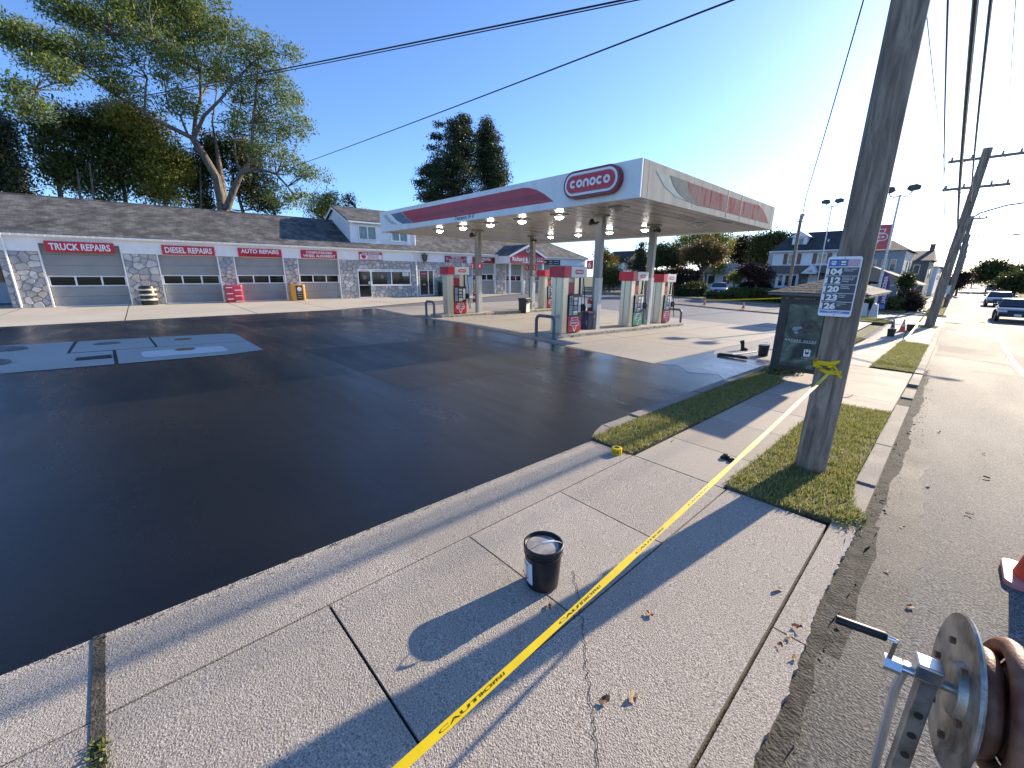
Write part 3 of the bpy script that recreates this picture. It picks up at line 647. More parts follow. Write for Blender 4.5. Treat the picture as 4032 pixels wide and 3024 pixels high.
# --- dormer
dm = MB(); dy0, dy1, dr, x0, x1 = .8, 7.6, 4.2, 9.1, 14.85; ze, zr = 6.2, 7.5
prof = [(dy0, 4.3), (dy0, ze), (dr, zr), (dy1, ze), (dy1, 4.3)]
dmo = dm.prism(prof, lambda u, v, d: (d, u, v), x0, x1).build('dormer', WHITE, bld)
zb = 4.42
while zb < 6.1:                                       # siding boards on the front and both ends, each its own piece
    t = .142; MB().add([(x0, dy0-.005, zb+t), (x1, dy0-.005, zb+t), (x1, dy0-.03, zb), (x0, dy0-.03, zb), (x0, dy0, zb), (x1, dy0, zb)], [(0, 1, 2, 3), (3, 2, 5, 4)]).build('siding_board', VINYL, dmo, fixn=False); zb += .15
zb = 4.4
while zb < 7.3:
    ya = max(dy0, dr-(zr-zb-.15)/(zr-ze)*(dr-dy0)) if zb > ze-.15 else dy0; yb = 2*dr-ya
    for xx, sg in ((x0, -1), (x1, 1)): MB().add([(xx+sg*.005, ya, zb+.142), (xx+sg*.005, yb, zb+.142), (xx+sg*.03, yb, zb), (xx+sg*.03, ya, zb)], [(0, 1, 2, 3)]).build('siding_board', VINYL, dmo)
    zb += .15
dr_ = MB(); o = .25
for ya, za, yb, zbb in ((dy0-.3, ze-.11, dr, zr+.03), (dy1+.3, ze-.11, dr, zr+.03)):
    dr_.add([(x0-o, ya, za), (x1+o, ya, za), (x1+o, yb, zbb), (x0-o, yb, zbb), (x0-o, ya, za+.1), (x1+o, ya, za+.1), (x1+o, yb, zbb+.1), (x0-o, yb, zbb+.1)], [(0, 3, 2, 1), (4, 5, 6, 7), (0, 1, 5, 4), (1, 2, 6, 5), (0, 4, 7, 3)])
dr_.build('dormer_roof', SHINGLE, dmo)
rk = MB()
for xx in (x0-o-.02, x1+o): rk.prism([(dy0-.32, ze-.13), (dr, zr+.02), (dy1+.32, ze-.13), (dy1+.32, ze-.28), (dr, zr-.14), (dy0-.32, ze-.28)], lambda u, v, d: (d, u, v), xx, xx+.02)
rk.build('rake_board', WHITE, dmo)
MB().b2(x0-.2, x1+.2, dy0-.36, dy0-.28, ze-.2, ze-.08).build('dormer_gutter', WHITE, dmo)
cb = MB().b2(x0-.02, x0+.1, dy0-.045, dy0+.1, 4.35, ze-.15).b2(x1-.1, x1+.02, dy0-.045, dy0+.1, 4.35, ze-.15); cb.build('corner_board', WHITE, dmo)
MB().tube([(x1-.02, dy0-.1, ze-.15), (x1-.02, dy0-.1, 4.5)], .04, 6).build('downspout', WHITE, dmo)
M_CURT = mat('teal_curtain', (.1, .16, .16), (.3, .38, .38), 3, .3, stretch=(4, 4, .6))
for a in (9.75, 12.6):
    w = MB().b2(a, a+1.55, dy0-.08, dy0-.02, 4.72, 4.8).b2(a, a+1.55, dy0-.08, dy0-.02, 5.76, 5.84)
    for c in (a+.04, a+.775, a+1.51): w.b2(c-.045, c+.045, dy0-.079, dy0-.021, 4.8, 5.76)
    wo_ = w.build('dormer_window', WHITE, dmo)
    for c in (a+.08, a+.82): MB().b2(c, c+.65, dy0-.05, dy0-.035, 4.8, 5.76).build('pane', M_CURT, wo_)
MB().tube([(x0-.05, .72, 5.95), (x0+.1, .62, 5.98)], .04, 8).lathe([(0, 0), (.07, .02), (.09, .1)], (x0+.1, .55, 5.9), 10).build('flood_lamp', WHITE, dmo)
# --- portico with the name of the firm
pt = empty('portico', (0, 0, 0)); pt.parent = bld; a, b, py = 23.72, 28.45, -2.0; pk, zp, ze = (a+b)/2, 4.93, 3.86
pr = MB()
for s0, s1 in ((a-.15, pk), (b+.15, pk)):
    V = [(s0, py-.15, ze), (s1, py-.15, zp), (s1, 2.3, zp), (s0, .2, ze)]; V += [(x, y, z+.07) for x, y, z in V]
    pr.add(V, [(0, 1, 2, 3), (4, 5, 6, 7), (0, 1, 5, 4), (0, 3, 7, 4), (1, 2, 6, 5)])
pr.build('portico_roof', SHINGLE, pt)
MB().prism([(a, ze-.02), (b, ze-.02), (pk, zp-.03)], lambda u, v, d: (u, d, v), py+.02, py+.1).build('gable', mat('gable_red', (.5, .03, .05), (.55, .04, .06), 2, .45), pt)
rb = MB()
for s0 in (a-.18, b+.18):
    q = pk; sg = 1 if s0 < pk else -1
    rb.prism([(s0, ze-.02), (q, zp+.05), (q, zp-.17), (s0+sg*.05, ze-.2)], lambda u, v, d: (u, d, v), py-.17, py-.09)
rb.build('rake_board', WHITE, pt)
MB().b2(a, b, py, -.03, 3.1, ze-.03).build('beam', WHITE, pt)
for s in (a+.08, b-.08): MB().b2(s-.08, s+.08, py+.02, py+.18, 0, 3.1).build('post', WHITE, pt)
MB().lathe([(0, 0), (.24, .01), (.24, .03), (0, .03)], (pk, py, 4.45), 20, Matrix.Rotation(rad(90), 4, 'X')).build('round_emblem', SIGNWHITE, pt)
MB().lathe([(0, 0), (.15, .01), (.15, .02), (0, .02)], (pk, py-.03, 4.45), 16, Matrix.Rotation(rad(90), 4, 'X')).build('emblem_green', mat('emblem_green', (.05, .2, .08), None), pt)
# --- signs on the front
def bsign(name, x0, x1, z0, z1, face, label, lines, y=-.1, fg=None, border=None, th=.06):
    e = empty(name, BW((x0+x1)/2, y, z0), BRZ, label, 'sign'); w, h = x1-x0, z1-z0
    MB().b2(-w/2, w/2, 0, th, 0, h).build('board', face, e, bevel=.006)
    if border: MB().b2(-w/2+.03, w/2-.03, -.004, -.001, .03, h-.03).build('border', border, e)
    for t, sz, zc, xc, wd, c in lines: text(t, sz, c or fg or SIGNWHITE, e, (xc, -.008, zc), width=wd, bold=.03)
    return e
bsign('sign_board', -8.13, -5.3, 3.05, 3.63, RED, 'red board lettered TRUCK REPAIRS over the first garage door', [('TRUCK REPAIRS', .5, .29, 0, 2.5, None)], -.14)
bsign('sign_board', -3.1, -.36, 3.08, 3.64, RED, 'red board lettered DIESEL REPAIRS over the second garage door', [('DIESEL REPAIRS', .48, .28, 0, 2.45, None)], -.1)
bsign('sign_board', .97, 3.67, 3.08, 3.64, RED, 'red board lettered AUTO REPAIRS over the third garage door', [('AUTO REPAIRS', .36, .37, 0, 2.35, None), ('Foreign & Domestic / Auto Service', .14, .11, 0, 2.0, DKRED)], -.1)
bsign('sign_board', 4.98, 7.6, 3.1, 3.68, RED, 'red board lettered COMPUTERIZED WHEEL ALIGNMENT over the fourth garage door', [('COMPUTERIZED', .24, .42, 0, 1.9, None), ('WHEEL ALIGNMENT', .27, .17, 0, 2.35, None)], -.1)
g_ = bsign('sign_board', 9.36, 11.31, 3.08, 3.7, RED, 'red and white board lettered GAS STATION ENTRANCE over the shop window', [('GAS STATION', .16, .53, 0, 1.5, None)], -.1)
MB().b2(-.93, .93, -.006, -.002, .04, .43).build('white_field', SIGNWHITE, g_)
MB().prism([(-.8, .38), (-.42, .38), (-.44, .2), (-.61, .07), (-.78, .2)], lambda u, v, d: (u, d, v), -.012, -.007).build('shield', RED, g_)
for t, z, c, s in (('Convenience Store', .36, BLACK, .1), ('ENTRANCE', .24, RED, .13), ('484-684-5094', .11, RED, .09)): text(t, s, c, g_, (.22, -.009, z), width=1.1 if s != .13 else .85, bold=.015)
i_ = bsign('sign_board', 17.42, 19.84, 3.08, 3.66, DKRED, 'dark red board lettered PENNSYLVANIA STATE INSPECTION CENTER between two round seals', [('EMISSIONS', .1, .52, 0, 1.2, None), ('TEST CENTER', .13, .4, 0, 1.0, None), ('PENNSYLVANIA STATE', .14, .23, 0, 1.6, None), ('INSPECTION CENTER', .13, .08, 0, 1.45, None)], -.1)
for x in (-1.0, 1.0): MB().lathe([(0, 0), (.14, .004), (.14, .01), (0, .01)], (x, -.012, .3), 16, Matrix.Rotation(rad(-90), 4, 'X')).build('seal', GREYPAINT, i_)
t_ = bsign('sign_board', 20.55, 23.3, 3.08, 3.66, DKRED, 'dark red board lettered TIRE CENTER beside the portico', [('TIRE CENTER', .32, .36, -.1, 1.9, None)], -.1)
MB().b2(1.05, 1.35, -.008, -.002, .2, .5).build('picture', BLACK, t_)
MB().prism([(-.4, .1), (-.1, .1), (.0, .2), (-.3, .2)], lambda u, v, d: (u, d, v), -.008, -.002).build('swoosh', SIGNWHITE, t_)
bsign('sign_board', 23.75, 28.42, 3.12, 3.82, mat('board_red', (.5, .03, .05), None, rough=.4), 'wide red board lettered Richard & Sons LLC on the portico', [('Richard & Sons LLC', .55, .4, 0, 4.2, None), ('610-692-9990', .2, .1, 0, 1.6, None)], -2.08)
k_ = bsign('sign_board', 29.2, 32.9, 3.1, 3.66, BLACK, 'black board with three white words right of the portico', [('GOODYEAR', .16, .3, -.9, 1.0, None), ('TIRES', .1, .4, .3, .5, None), ('BRAKES', .1, .15, .3, .5, None), ('ALIGNMENTS', .1, .4, 1.2, .8, None), ('INSPECTIONS', .1, .15, 1.2, .8, None)], -.1)
# --- things in front of the building
def drum(s, y, label, name, r, h, parts, rz=0):
    e = empty(name, BW(s, y, gz(*BW(s, y)[:2])+.01), BRZ+rz, label, 'barrel'); return e
M_WRAP = mat('red_wrap', (.45, .02, .05), (.55, .05, .08), 4, .25); M_ORANGE = mat('orange_wrap', (.7, .3, .03), (.75, .36, .05), 4, .3)
e = drum(-4.2, -.55, 'black oil drum with three yellow bands beside the first garage door', 'oil_drum', 0, 0, 0)
MB().lathe([(.36, 0), (.4, .02), (.4, .3), (.415, .32), (.4, .34), (.4, .64), (.415, .66), (.4, .68), (.4, 1.0), (.37, 1.12), (.3, 1.16), (0, 1.16)], n=24).build('body', BLACK, e, True)
for z in (.28, .58, .88):
    MB().lathe([(.42, z), (.435, z+.02), (.435, z+.08), (.42, z+.1)], n=24).build('band', mat('drum_band', (.75, .55, .25), (.8, .75, .6), 3, .4), e, True)
e = drum(.3, -.55, 'red shrink wrapped stack of bottles beside the third garage door', 'wrapped_stack', 0, 0, 0)
MB().prism(rrect(1.0, .8, .14), lambda u, v, d: (u, v, d), 0, 1.15).build('body', M_WRAP, e, True, bevel=.05)
for z in (.22, .58, .98): MB().b2(-.46, -.1, -.425, -.402, z, z+.05).build('stripe', SIGNWHITE, e)
for z in (.06, .42, .8): MB().b2(.02, .42, -.425, -.402, z, z+.05).build('stripe', SIGNWHITE, e)
e = drum(4.3, -.55, 'orange and black wrapped stack beside the fourth garage door', 'wrapped_stack', 0, 0, 0)
MB().prism(rrect(.98, .8, .14), lambda u, v, d: (u, v, d), 0, 1.15).build('body', M_ORANGE, e, True, bevel=.05)
MB().b2(-.16, .3, -.43, -.405, .05, 1.1).build('black_label', BLACK, e)
MB().lathe([(.1, 0), (.16, .0), (.16, .015), (.1, .015)], (.07, -.432, .85), 20, Matrix.Rotation(rad(90), 4, 'X')).build('round_mark', SIGNWHITE, e)
for z in (.2, .35, .5, .62): MB().b2(-.1, .22, -.437, -.432, z, z+.04).build('print_line', mat('print_grey', (.35, .34, .3), None), e)
# air machine, ice freezer, yellow post, wall box right of the office door
e = empty('air_machine', BW(16.9, -.5), BRZ, 'dark green tyre air machine with a white hose by the office door', 'machine')
MB().b2(-.4, .4, -.3, .3, 0, 1.25).build('cabinet', mat('air_dark', (.01, .02, .03), (.02, .03, .04), 3, .4), e, bevel=.05)
MB().b2(-.42, .42, -.32, .32, 1.25, 1.45).build('top', mat('air_green', (.02, .25, .14), (.03, .3, .18), 3, .35), e, bevel=.04); text('AIR', .2, SIGNWHITE, e, (-.1, -.325, 1.35), bold=.03)
MB().tube([(.2, -.34, 1.1), (.28, -.42, .7), (.25, -.42, .3), (.2, -.34, .5)], .03, 6).build('hose', SIGNWHITE, e, True)
e = empty('ice_freezer', BW(18.9, -.55), BRZ, 'grey ice freezer cabinet against the stone wall', 'freezer')
MB().b2(-.95, .95, -.45, .45, 0, 1.75).build('cabinet', GALV, e, bevel=.03); MB().b2(-.9, .0, -.47, -.452, .15, 1.6).build('freezer_door', GREYPAINT, e, bevel=.01)
for i in range(9): MB().b2(.1, .85, -.47, -.452, .15+.16*i, .27+.16*i).build('louvre', GALV, e)
e = empty('post_guard', BW(20.3, -.7), BRZ, 'yellow guard post with white cap beside the ice freezer', 'bollard')
MB().lathe([(.09, 0), (.09, 1.15), (0, 1.15)], n=14).build('pipe', mat('guard_yellow', (.75, .5, .02), (.7, .45, .02), 5, .5), e, True); MB().lathe([(.092, 1.15), (.092, 1.25), (.05, 1.33), (0, 1.34)], n=14).build('cap', SIGNWHITE, e, True)
e = empty('post_guard', BW(26.2, -1.3), BRZ, 'white guard post standing under the portico', 'bollard')
MB().lathe([(.08, 0), (.08, 1.35), (.05, 1.4), (0, 1.41)], n=14).build('pipe', WHITE, e, True)
# side yard seen past the left end: a neighbour's white wall with orange shutters
e = empty('neighbour_shed', BW(-13.2, 6), BRZ, 'blue white shed wall with an orange corrugated panel left of the garage', 'shed')
MB().b2(-5, 2.5, 0, 4, 0, 4.2).build('wall', mat('blue_white', (.45, .52, .6), (.5, .56, .64), 2, .6), e); MB().b2(-5.2, 2.7, -.3, 4.3, 4.2, 4.35).build('roof', SHINGLE, e)
cg = MB()
for i in range(22): cg.b2(-2.2+i*.2, -2.09+i*.2, -.1, -.02, 1.3, 3.1)
cg.build('corrugated_panel', mat('orange_panel', (.5, .2, .06), (.42, .16, .05), 4, .5), e); MB().b2(-3, 2.4, -.04, -.01, 3.1, 4.0).build('dark_opening', M_ROOM, e)
# ================================================================ fuel canopy
CX0, CX1, CY0, CY1, CZ0, CZ1 = -21.6, -6.45, 10.88, 22.6, 4.2, 5.12
can = empty('fuel_canopy', (-14, 16.7, 0), 0, 'white fuel station canopy on four grey steel columns with red striped fascia', 'canopy')
def cp(b, n, m, par=None, **k):            # canopy parts are written in world metres
    o = b.build(n, m, par or can, **k)
    if par is None: o.location = (14, -16.7, 0)
    return o
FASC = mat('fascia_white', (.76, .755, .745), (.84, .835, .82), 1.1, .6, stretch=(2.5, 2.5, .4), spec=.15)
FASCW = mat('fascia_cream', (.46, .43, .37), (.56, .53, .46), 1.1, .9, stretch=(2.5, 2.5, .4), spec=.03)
xs = [CX0, -17.8, -14, -10.2, CX1]
fN = None
for i in range(4): cp(MB().b2(xs[i]+.004, xs[i+1]-.004, CY0, CY0+.08, CZ0-.06, CZ1), 'fascia_panel', FASC, bevel=.01)
ys = [CY0+.085, 11.25, 14.1, 17.0, 18.4, 20.2, CY1]
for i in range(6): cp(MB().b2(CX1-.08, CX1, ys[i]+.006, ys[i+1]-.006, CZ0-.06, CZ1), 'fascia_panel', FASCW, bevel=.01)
for i in range(4): cp(MB().b2(xs[i]+.004, xs[i+1]-.004, CY1-.08, CY1, CZ0-.06, CZ1), 'fascia_panel', FASC)
for i in range(6): cp(MB().b2(CX0, CX0+.08, ys[i]+.006, ys[i+1]-.006, CZ0-.06, CZ1), 'fascia_panel', FASC)
cp(MB().b2(CX0+.09, CX1-.09, CY0+.09, CY1-.09, CZ0+.35, CZ0+.42), 'deck', GREYPAINT)
SOFF = mat('soffit_metal', (.36, .345, .32), (.48, .46, .43), 1.3, .32, .35, stretch=(1, .15, 1), rvar=.1)
n = 32; wx = (CX1-CX0-.18)/n
for i in range(n):
    a = CX0+.09+i*wx; cp(MB().b2(a+.018, a+wx-.018, CY0+.09, CY1-.09, CZ0, CZ0+.03), 'soffit_plank', SOFF)
cp(MB().b2(CX0+.09, CX1-.09, CY0+.09, CY1-.09, CZ0+.035, CZ0+.05), 'soffit_seam', GREYPAINT)
# printed band on the near fascia and the sun bleached one on the street side, laid out from their outline
cz = lambda x, y: (1450+x*.746, 550+y*.746)
def dec(pts, name, m, plane, lift):
    if plane == 'y': P = [AY(*cz(*p), CY0) for p in pts]; P = [(p[0], p[2]) for p in P]; b = MB().prism(P, lambda u, v, d: (u, d, v), CY0-lift, CY0-.001)
    else:
        P = []
        for p in pts:
            d = ray(*cz(*p)); q = CAM+d*(CX1/d[0]); P.append((q[1], q[2]))
        b = MB().prism(P, lambda u, v, d: (d, u, v), CX1+.001, CX1+lift)
    return cp(b, name, m)
BAND = mat('band_red', (.4, .01, .025), (.47, .016, .035), 3, .35)
dec([(176, 381), (500, 318), (820, 254), (850, 254), (890, 265), (930, 287), (980, 326), (700, 369), (480, 404), (240, 440), (205, 412)], 'red_band', BAND, 'y', .006)
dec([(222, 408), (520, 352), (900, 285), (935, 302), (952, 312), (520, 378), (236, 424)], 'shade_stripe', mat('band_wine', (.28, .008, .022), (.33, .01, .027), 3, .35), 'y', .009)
dec([(120, 393), (174, 382), (203, 412), (238, 440), (182, 444), (150, 426)], 'slate_tail', BLUEGREY, 'y', .006)
dec([(78, 400), (96, 397), (118, 424), (156, 448), (130, 447), (100, 430)], 'pale_crescent', SLATEPALE, 'y', .006)
def fade_mat():
    m, t, b = nodes('bleached_red'); N, L = t.nodes.new, t.links.new; tc = N('ShaderNodeTexCoord'); mp = N('ShaderNodeMapping'); mp.inputs['Scale'].default_value = (1, 3.2, .5); L(tc.outputs['Object'], mp.inputs[0])
    n = N('ShaderNodeTexNoise'); n.inputs['Scale'].default_value = 1.6; n.inputs['Detail'].default_value = 6; n.inputs['Roughness'].default_value = .7; L(mp.outputs[0], n.inputs['Vector'])
    r = N('ShaderNodeValToRGB'); e = r.color_ramp.elements; e[0].position = .36; e[1].position = .66; e[0].color = (.33, .055, .065, 1); e[1].color = (.3, .28, .25, 1); q = e.new(.48); q.color = (.34, .19, .18, 1)
    L(n.outputs[0], r.inputs[0]); L(r.outputs[0], b.inputs['Base Color']); b.inputs['Roughness'].default_value = .95; b.inputs['Specular IOR Level'].default_value = .02; return m
dec([(1520, 166), (1560, 176), (1590, 235), (1640, 290), (1675, 322), (1620, 300), (1562, 245)], 'pale_sweep', SLATEPALE, 'x', .006)
dec([(1594, 188), (1684, 220), (1690, 270), (1740, 347), (1678, 322), (1640, 285), (1612, 240)], 'slate_tail', mat('bleached_slate', (.24, .26, .235), (.29, .3, .275), 3, .95, spec=.02), 'x', .006)
dec([(1686, 222), (1850, 280), (1970, 322), (2060, 346), (2084, 370), (2100, 405), (2112, 442), (1960, 402), (1830, 366), (1742, 347), (1692, 272)], 'faded_band', fade_mat(), 'x', .006)
for y in (16.98, 18.38): cp(MB().b2(CX1-.005, CX1+.008, y+.0, y+.035, CZ0, CZ1-.02), 'open_seam', DARKMETAL)
text('Clearance 14\' 6"', .2, BLACK, can, (AY(*cz(508, 406), CY0)[0]+14, CY0-16.7-.006, 4.29), bold=.006)
# oval station logo
def ribbon(pts, w):
    L, R = [], []
    for i, p in enumerate(pts):
        a, b = pts[max(i-1, 0)], pts[min(i+1, len(pts)-1)]; dx, dy = b[0]-a[0], b[1]-a[1]; k = math.hypot(dx, dy)
        L.append((p[0]-dy/k*w/2, p[1]+dx/k*w/2)); R.append((p[0]+dy/k*w/2, p[1]-dx/k*w/2))
    return L+R[::-1]
def arc(cx, cy, r, a0, a1, n=14): return [(cx+r*math.cos(rad(a0+(a1-a0)*k/n)), cy+r*math.sin(rad(a0+(a1-a0)*k/n))) for k in range(n+1)]
def word_logo(width, f, d0, d1):
    """the six rounded letters as one mesh; f maps (u,v,d) to space"""
    b = MB(); r, w = .34, .27; x = 0; sh = []
    for ch in 'conoco':
        if ch == 'o': sh.append((x, arc(0, 0, r, 0, 180), w)); sh.append((x, arc(0, 0, r, 180, 360), w))
        elif ch == 'c': sh.append((x, arc(0, 0, r, 42, 318, 20), w))
        else: sh.append((x, [(-r, -r-.12)]+arc(0, 0, r, 180, 0)+[(r, -r-.12)], w))
        x += 2*r+w+.08
    tot = x-.08-w-2*r+2*r+w; k = width/tot
    for ox, pts, w_ in sh:
        rb = ribbon([((ox+r+w/2+px-tot/2)*k, py*k) for px, py in pts], w_*k); n = len(rb)//2
        for i in range(n-1): b.prism([rb[i], rb[i+1], rb[-2-i], rb[-1-i]], f, d0, d1)
    return b
def capsule(w, h): return rrect(w, h, h/2*.999, 10)
lx, lz = -7.99, 4.70
fl = lambda u, v, d: (lx+u, CY0-d, lz+v)
lg = cp(MB().prism(capsule(2.0, .76), fl, .0, .2), 'oval_logo', mat('logo_rim', (.22, .02, .03), (.26, .03, .04), 3, .4), bevel=.015)
for w_, h_, m_, d in ((1.86, .62, SIGNWHITE, .215), (1.74, .5, mat('logo_line', (.3, .32, .36), None, rough=.4), .222), (1.7, .46, RED, .23)): cp(MB().prism(capsule(w_, h_), fl, .19, d), 'logo_layer', m_, lg)
cp(word_logo(1.42, fl, .22, .25), 'lettering', SIGNWHITE, lg)
# lamps in the soffit
LAMP = emis('lamp_lens', (1, .97, .9), 22.)
for j, y in enumerate((12.3, 18.4)):
    for i, x in enumerate((-18.2, -16.28, -14.35, -12.42, -10.5, -8.0)):
        if (j == 1 and i in (0,)): continue
        lit = not (i == 5)
        f = cp(MB().box((x, y, CZ0-.025), (.5, .5, .05)).lathe([(.2, -.05), (.18, -.1), (.15, -.1)], (x, y, CZ0), 16), 'lamp_fixture', GALV, bevel=.01)
        cp(MB().lathe([(.17, -.06), (.165, -.1), (.13, -.15), (.06, -.18), (0, -.185)], (x, y, CZ0), 18), 'lamp_lens', LAMP if lit else glass_mat('dead_lens', (.4, .4, .4), .2) if 'dead_lens' not in MATS else MATS['dead_lens'], f, smooth=True)
# columns, loudspeakers, pump numbers
COLM = mat('column_grey', (.17, .165, .155), (.23, .225, .21), 3, .45, .3, stretch=(1, 1, .2)); COLW = mat('column_pale', (.5, .5, .47), (.56, .56, .53), 3, .45)
numbers = {0: ('2', '4'), 1: ('1', '3'), 2: ('6', '8'), 3: ('5', '7')}
for i, (x, y) in enumerate(((-17.2, 13.9), (-17.35, 18.07), (-9.54, 13.53), (-9.6, 17.58))):
    z0 = gz(x, y)
    c = cp(MB().b2(x-.14, x+.14, y-.11, y+.11, z0, CZ0+.02), 'column', COLM, bevel=.012)
    cp(MB().b2(x-.02, x+.155, y-.125, y+.125, z0+.1, 1.95).b2(x-.03, x+.165, y-.135, y+.135, 1.95, 1.97), 'column_cladding', COLW, c, bevel=.01)
    cp(MB().b2(x-.26, x+.26, y-.2, y+.2, CZ0-.06, CZ0-.002), 'column_head', COLM, c)
    cp(MB().b2(x+.158, x+.162, y-.05, y+.05, 1.1, 1.55), 'notice', M_POSTER, c)
    dx = -.3 if i in (0, 2) else .3
    cp(MB().tube([(x, y-.1, 3.95), (x+dx*.5, y-.16, 3.92)], .03, 6).lathe([(.02, 0), (.06, .1), (.13, .2), (.13, .22), (.0, .16)], (x+dx*.4, y-.15, 3.9), 14, Matrix.Rotation(rad(70 if dx > 0 else -70), 4, 'Y')), 'loudspeaker', BLACK, c, smooth=True)
    zz = 2.45; lab = numbers[i]
    for k, (s, t) in enumerate(zip((-1, 1), lab)):
        if i == 3 or t == '8': continue
        xc = x+s*.29; b = cp(MB().b2(xc-.14, xc+.14, y-.14, y-.11, zz-.16, zz+.16), 'number_plate', RED, c, bevel=.004)
        text(t, .28, SIGNWHITE, b, (xc, y-.143, zz), bold=.02)
# ---------------------------------------------------------------- pump islands
M_ISL = ground_mat('island_concrete', [(.3, .28, .25), (.42, .39, .34), (.5, .46, .4)], (.3, .26, .2), 40, .8, .5, .006, .5, 1.2)
M_BROKEN = mat('broken_kerb', (.05, .045, .04), (.4, .38, .33), 5, .9, bump=1, bscale=30, bdist=.03)
def island(xc, y0, y1, label):
    e = empty('pump_island', (xc, y0, gz(xc, y0)), 0, label, 'island'); zf = lambda x, y: gz(x+xc, y+y0)-gz(xc, y0)
    cuts = [0, 2.9, 5.1, 6.6, 8.1, y1-y0]
    for i in range(5):
        a, b = cuts[i]+.02, cuts[i+1]-.02; w = .48+random.uniform(-.02, .02)
        sheet('kerb_section', [(-.52, a), (w, a), (w, b), (-.52, b)], .13, M_ISL, 1, e, zf, edge=.15)
        bk = MB()
        yy = a
        while yy < b-.2: yy += random.uniform(.1, .35); bk.box((w+.002, yy, zf(w, yy)+random.uniform(.04, .09)), (.012, random.uniform(.06, .25), random.uniform(.02, .07)), random.uniform(-.05, .05))
        tag(bk.build('chipped_edge', M_BROKEN, e), kind='stuff')
    return e
island(-9.45, 10.65, 20.1, 'chipped concrete pump island nearest the street'); island(-17.2, 11.25, 20.6, 'chipped concrete pump island nearest the garage')
PUMPRED = mat('pump_red', (.42, .012, .035), (.47, .02, .045), 3, .3); PUMPGREEN = mat('pump_green', (.03, .24, .13), (.04, .28, .16), 3, .3); VALW = mat('valance_white', (.62, .66, .66), (.68, .7, .7), 3, .35)
STEELP = mat('pump_steel', (.5, .43, .33), (.6, .52, .41), 2.5, .34, .85, stretch=(6, 6, .3), rvar=.06)
SCREEN = mat('screen_grey', (.22, .25, .3), (.28, .31, .36), 3, .25); DISPLAY = mat('display_pale', (.55, .57, .58), None, rough=.3)
def diesel_logo(parent, x, yc, zc, w, par_m, m=SIGNWHITE):
    f = lambda u, v, d: (x+d, yc+u, zc+v)
    b = MB()
    def ring(P, wd):
        n = len(P)
        for i in range(n): q = ribbon([P[i], P[(i+1) % n]], wd); b.prism(q, f, .001, .004)
    ring(capsule(w, w*.36), w*.045)
    for P in ([(-w*.38, w*.36), (w*.38, w*.36), (w*.3, w*.2), (-w*.3, w*.2)], [(-w*.22, -w*.2), (w*.22, -w*.2), (0, -w*.62)]): ring(P, w*.045)
    b.build('triangle_logo', m, parent); word_logo(w*.78, f, .001, .005).build('lettering', m, parent)
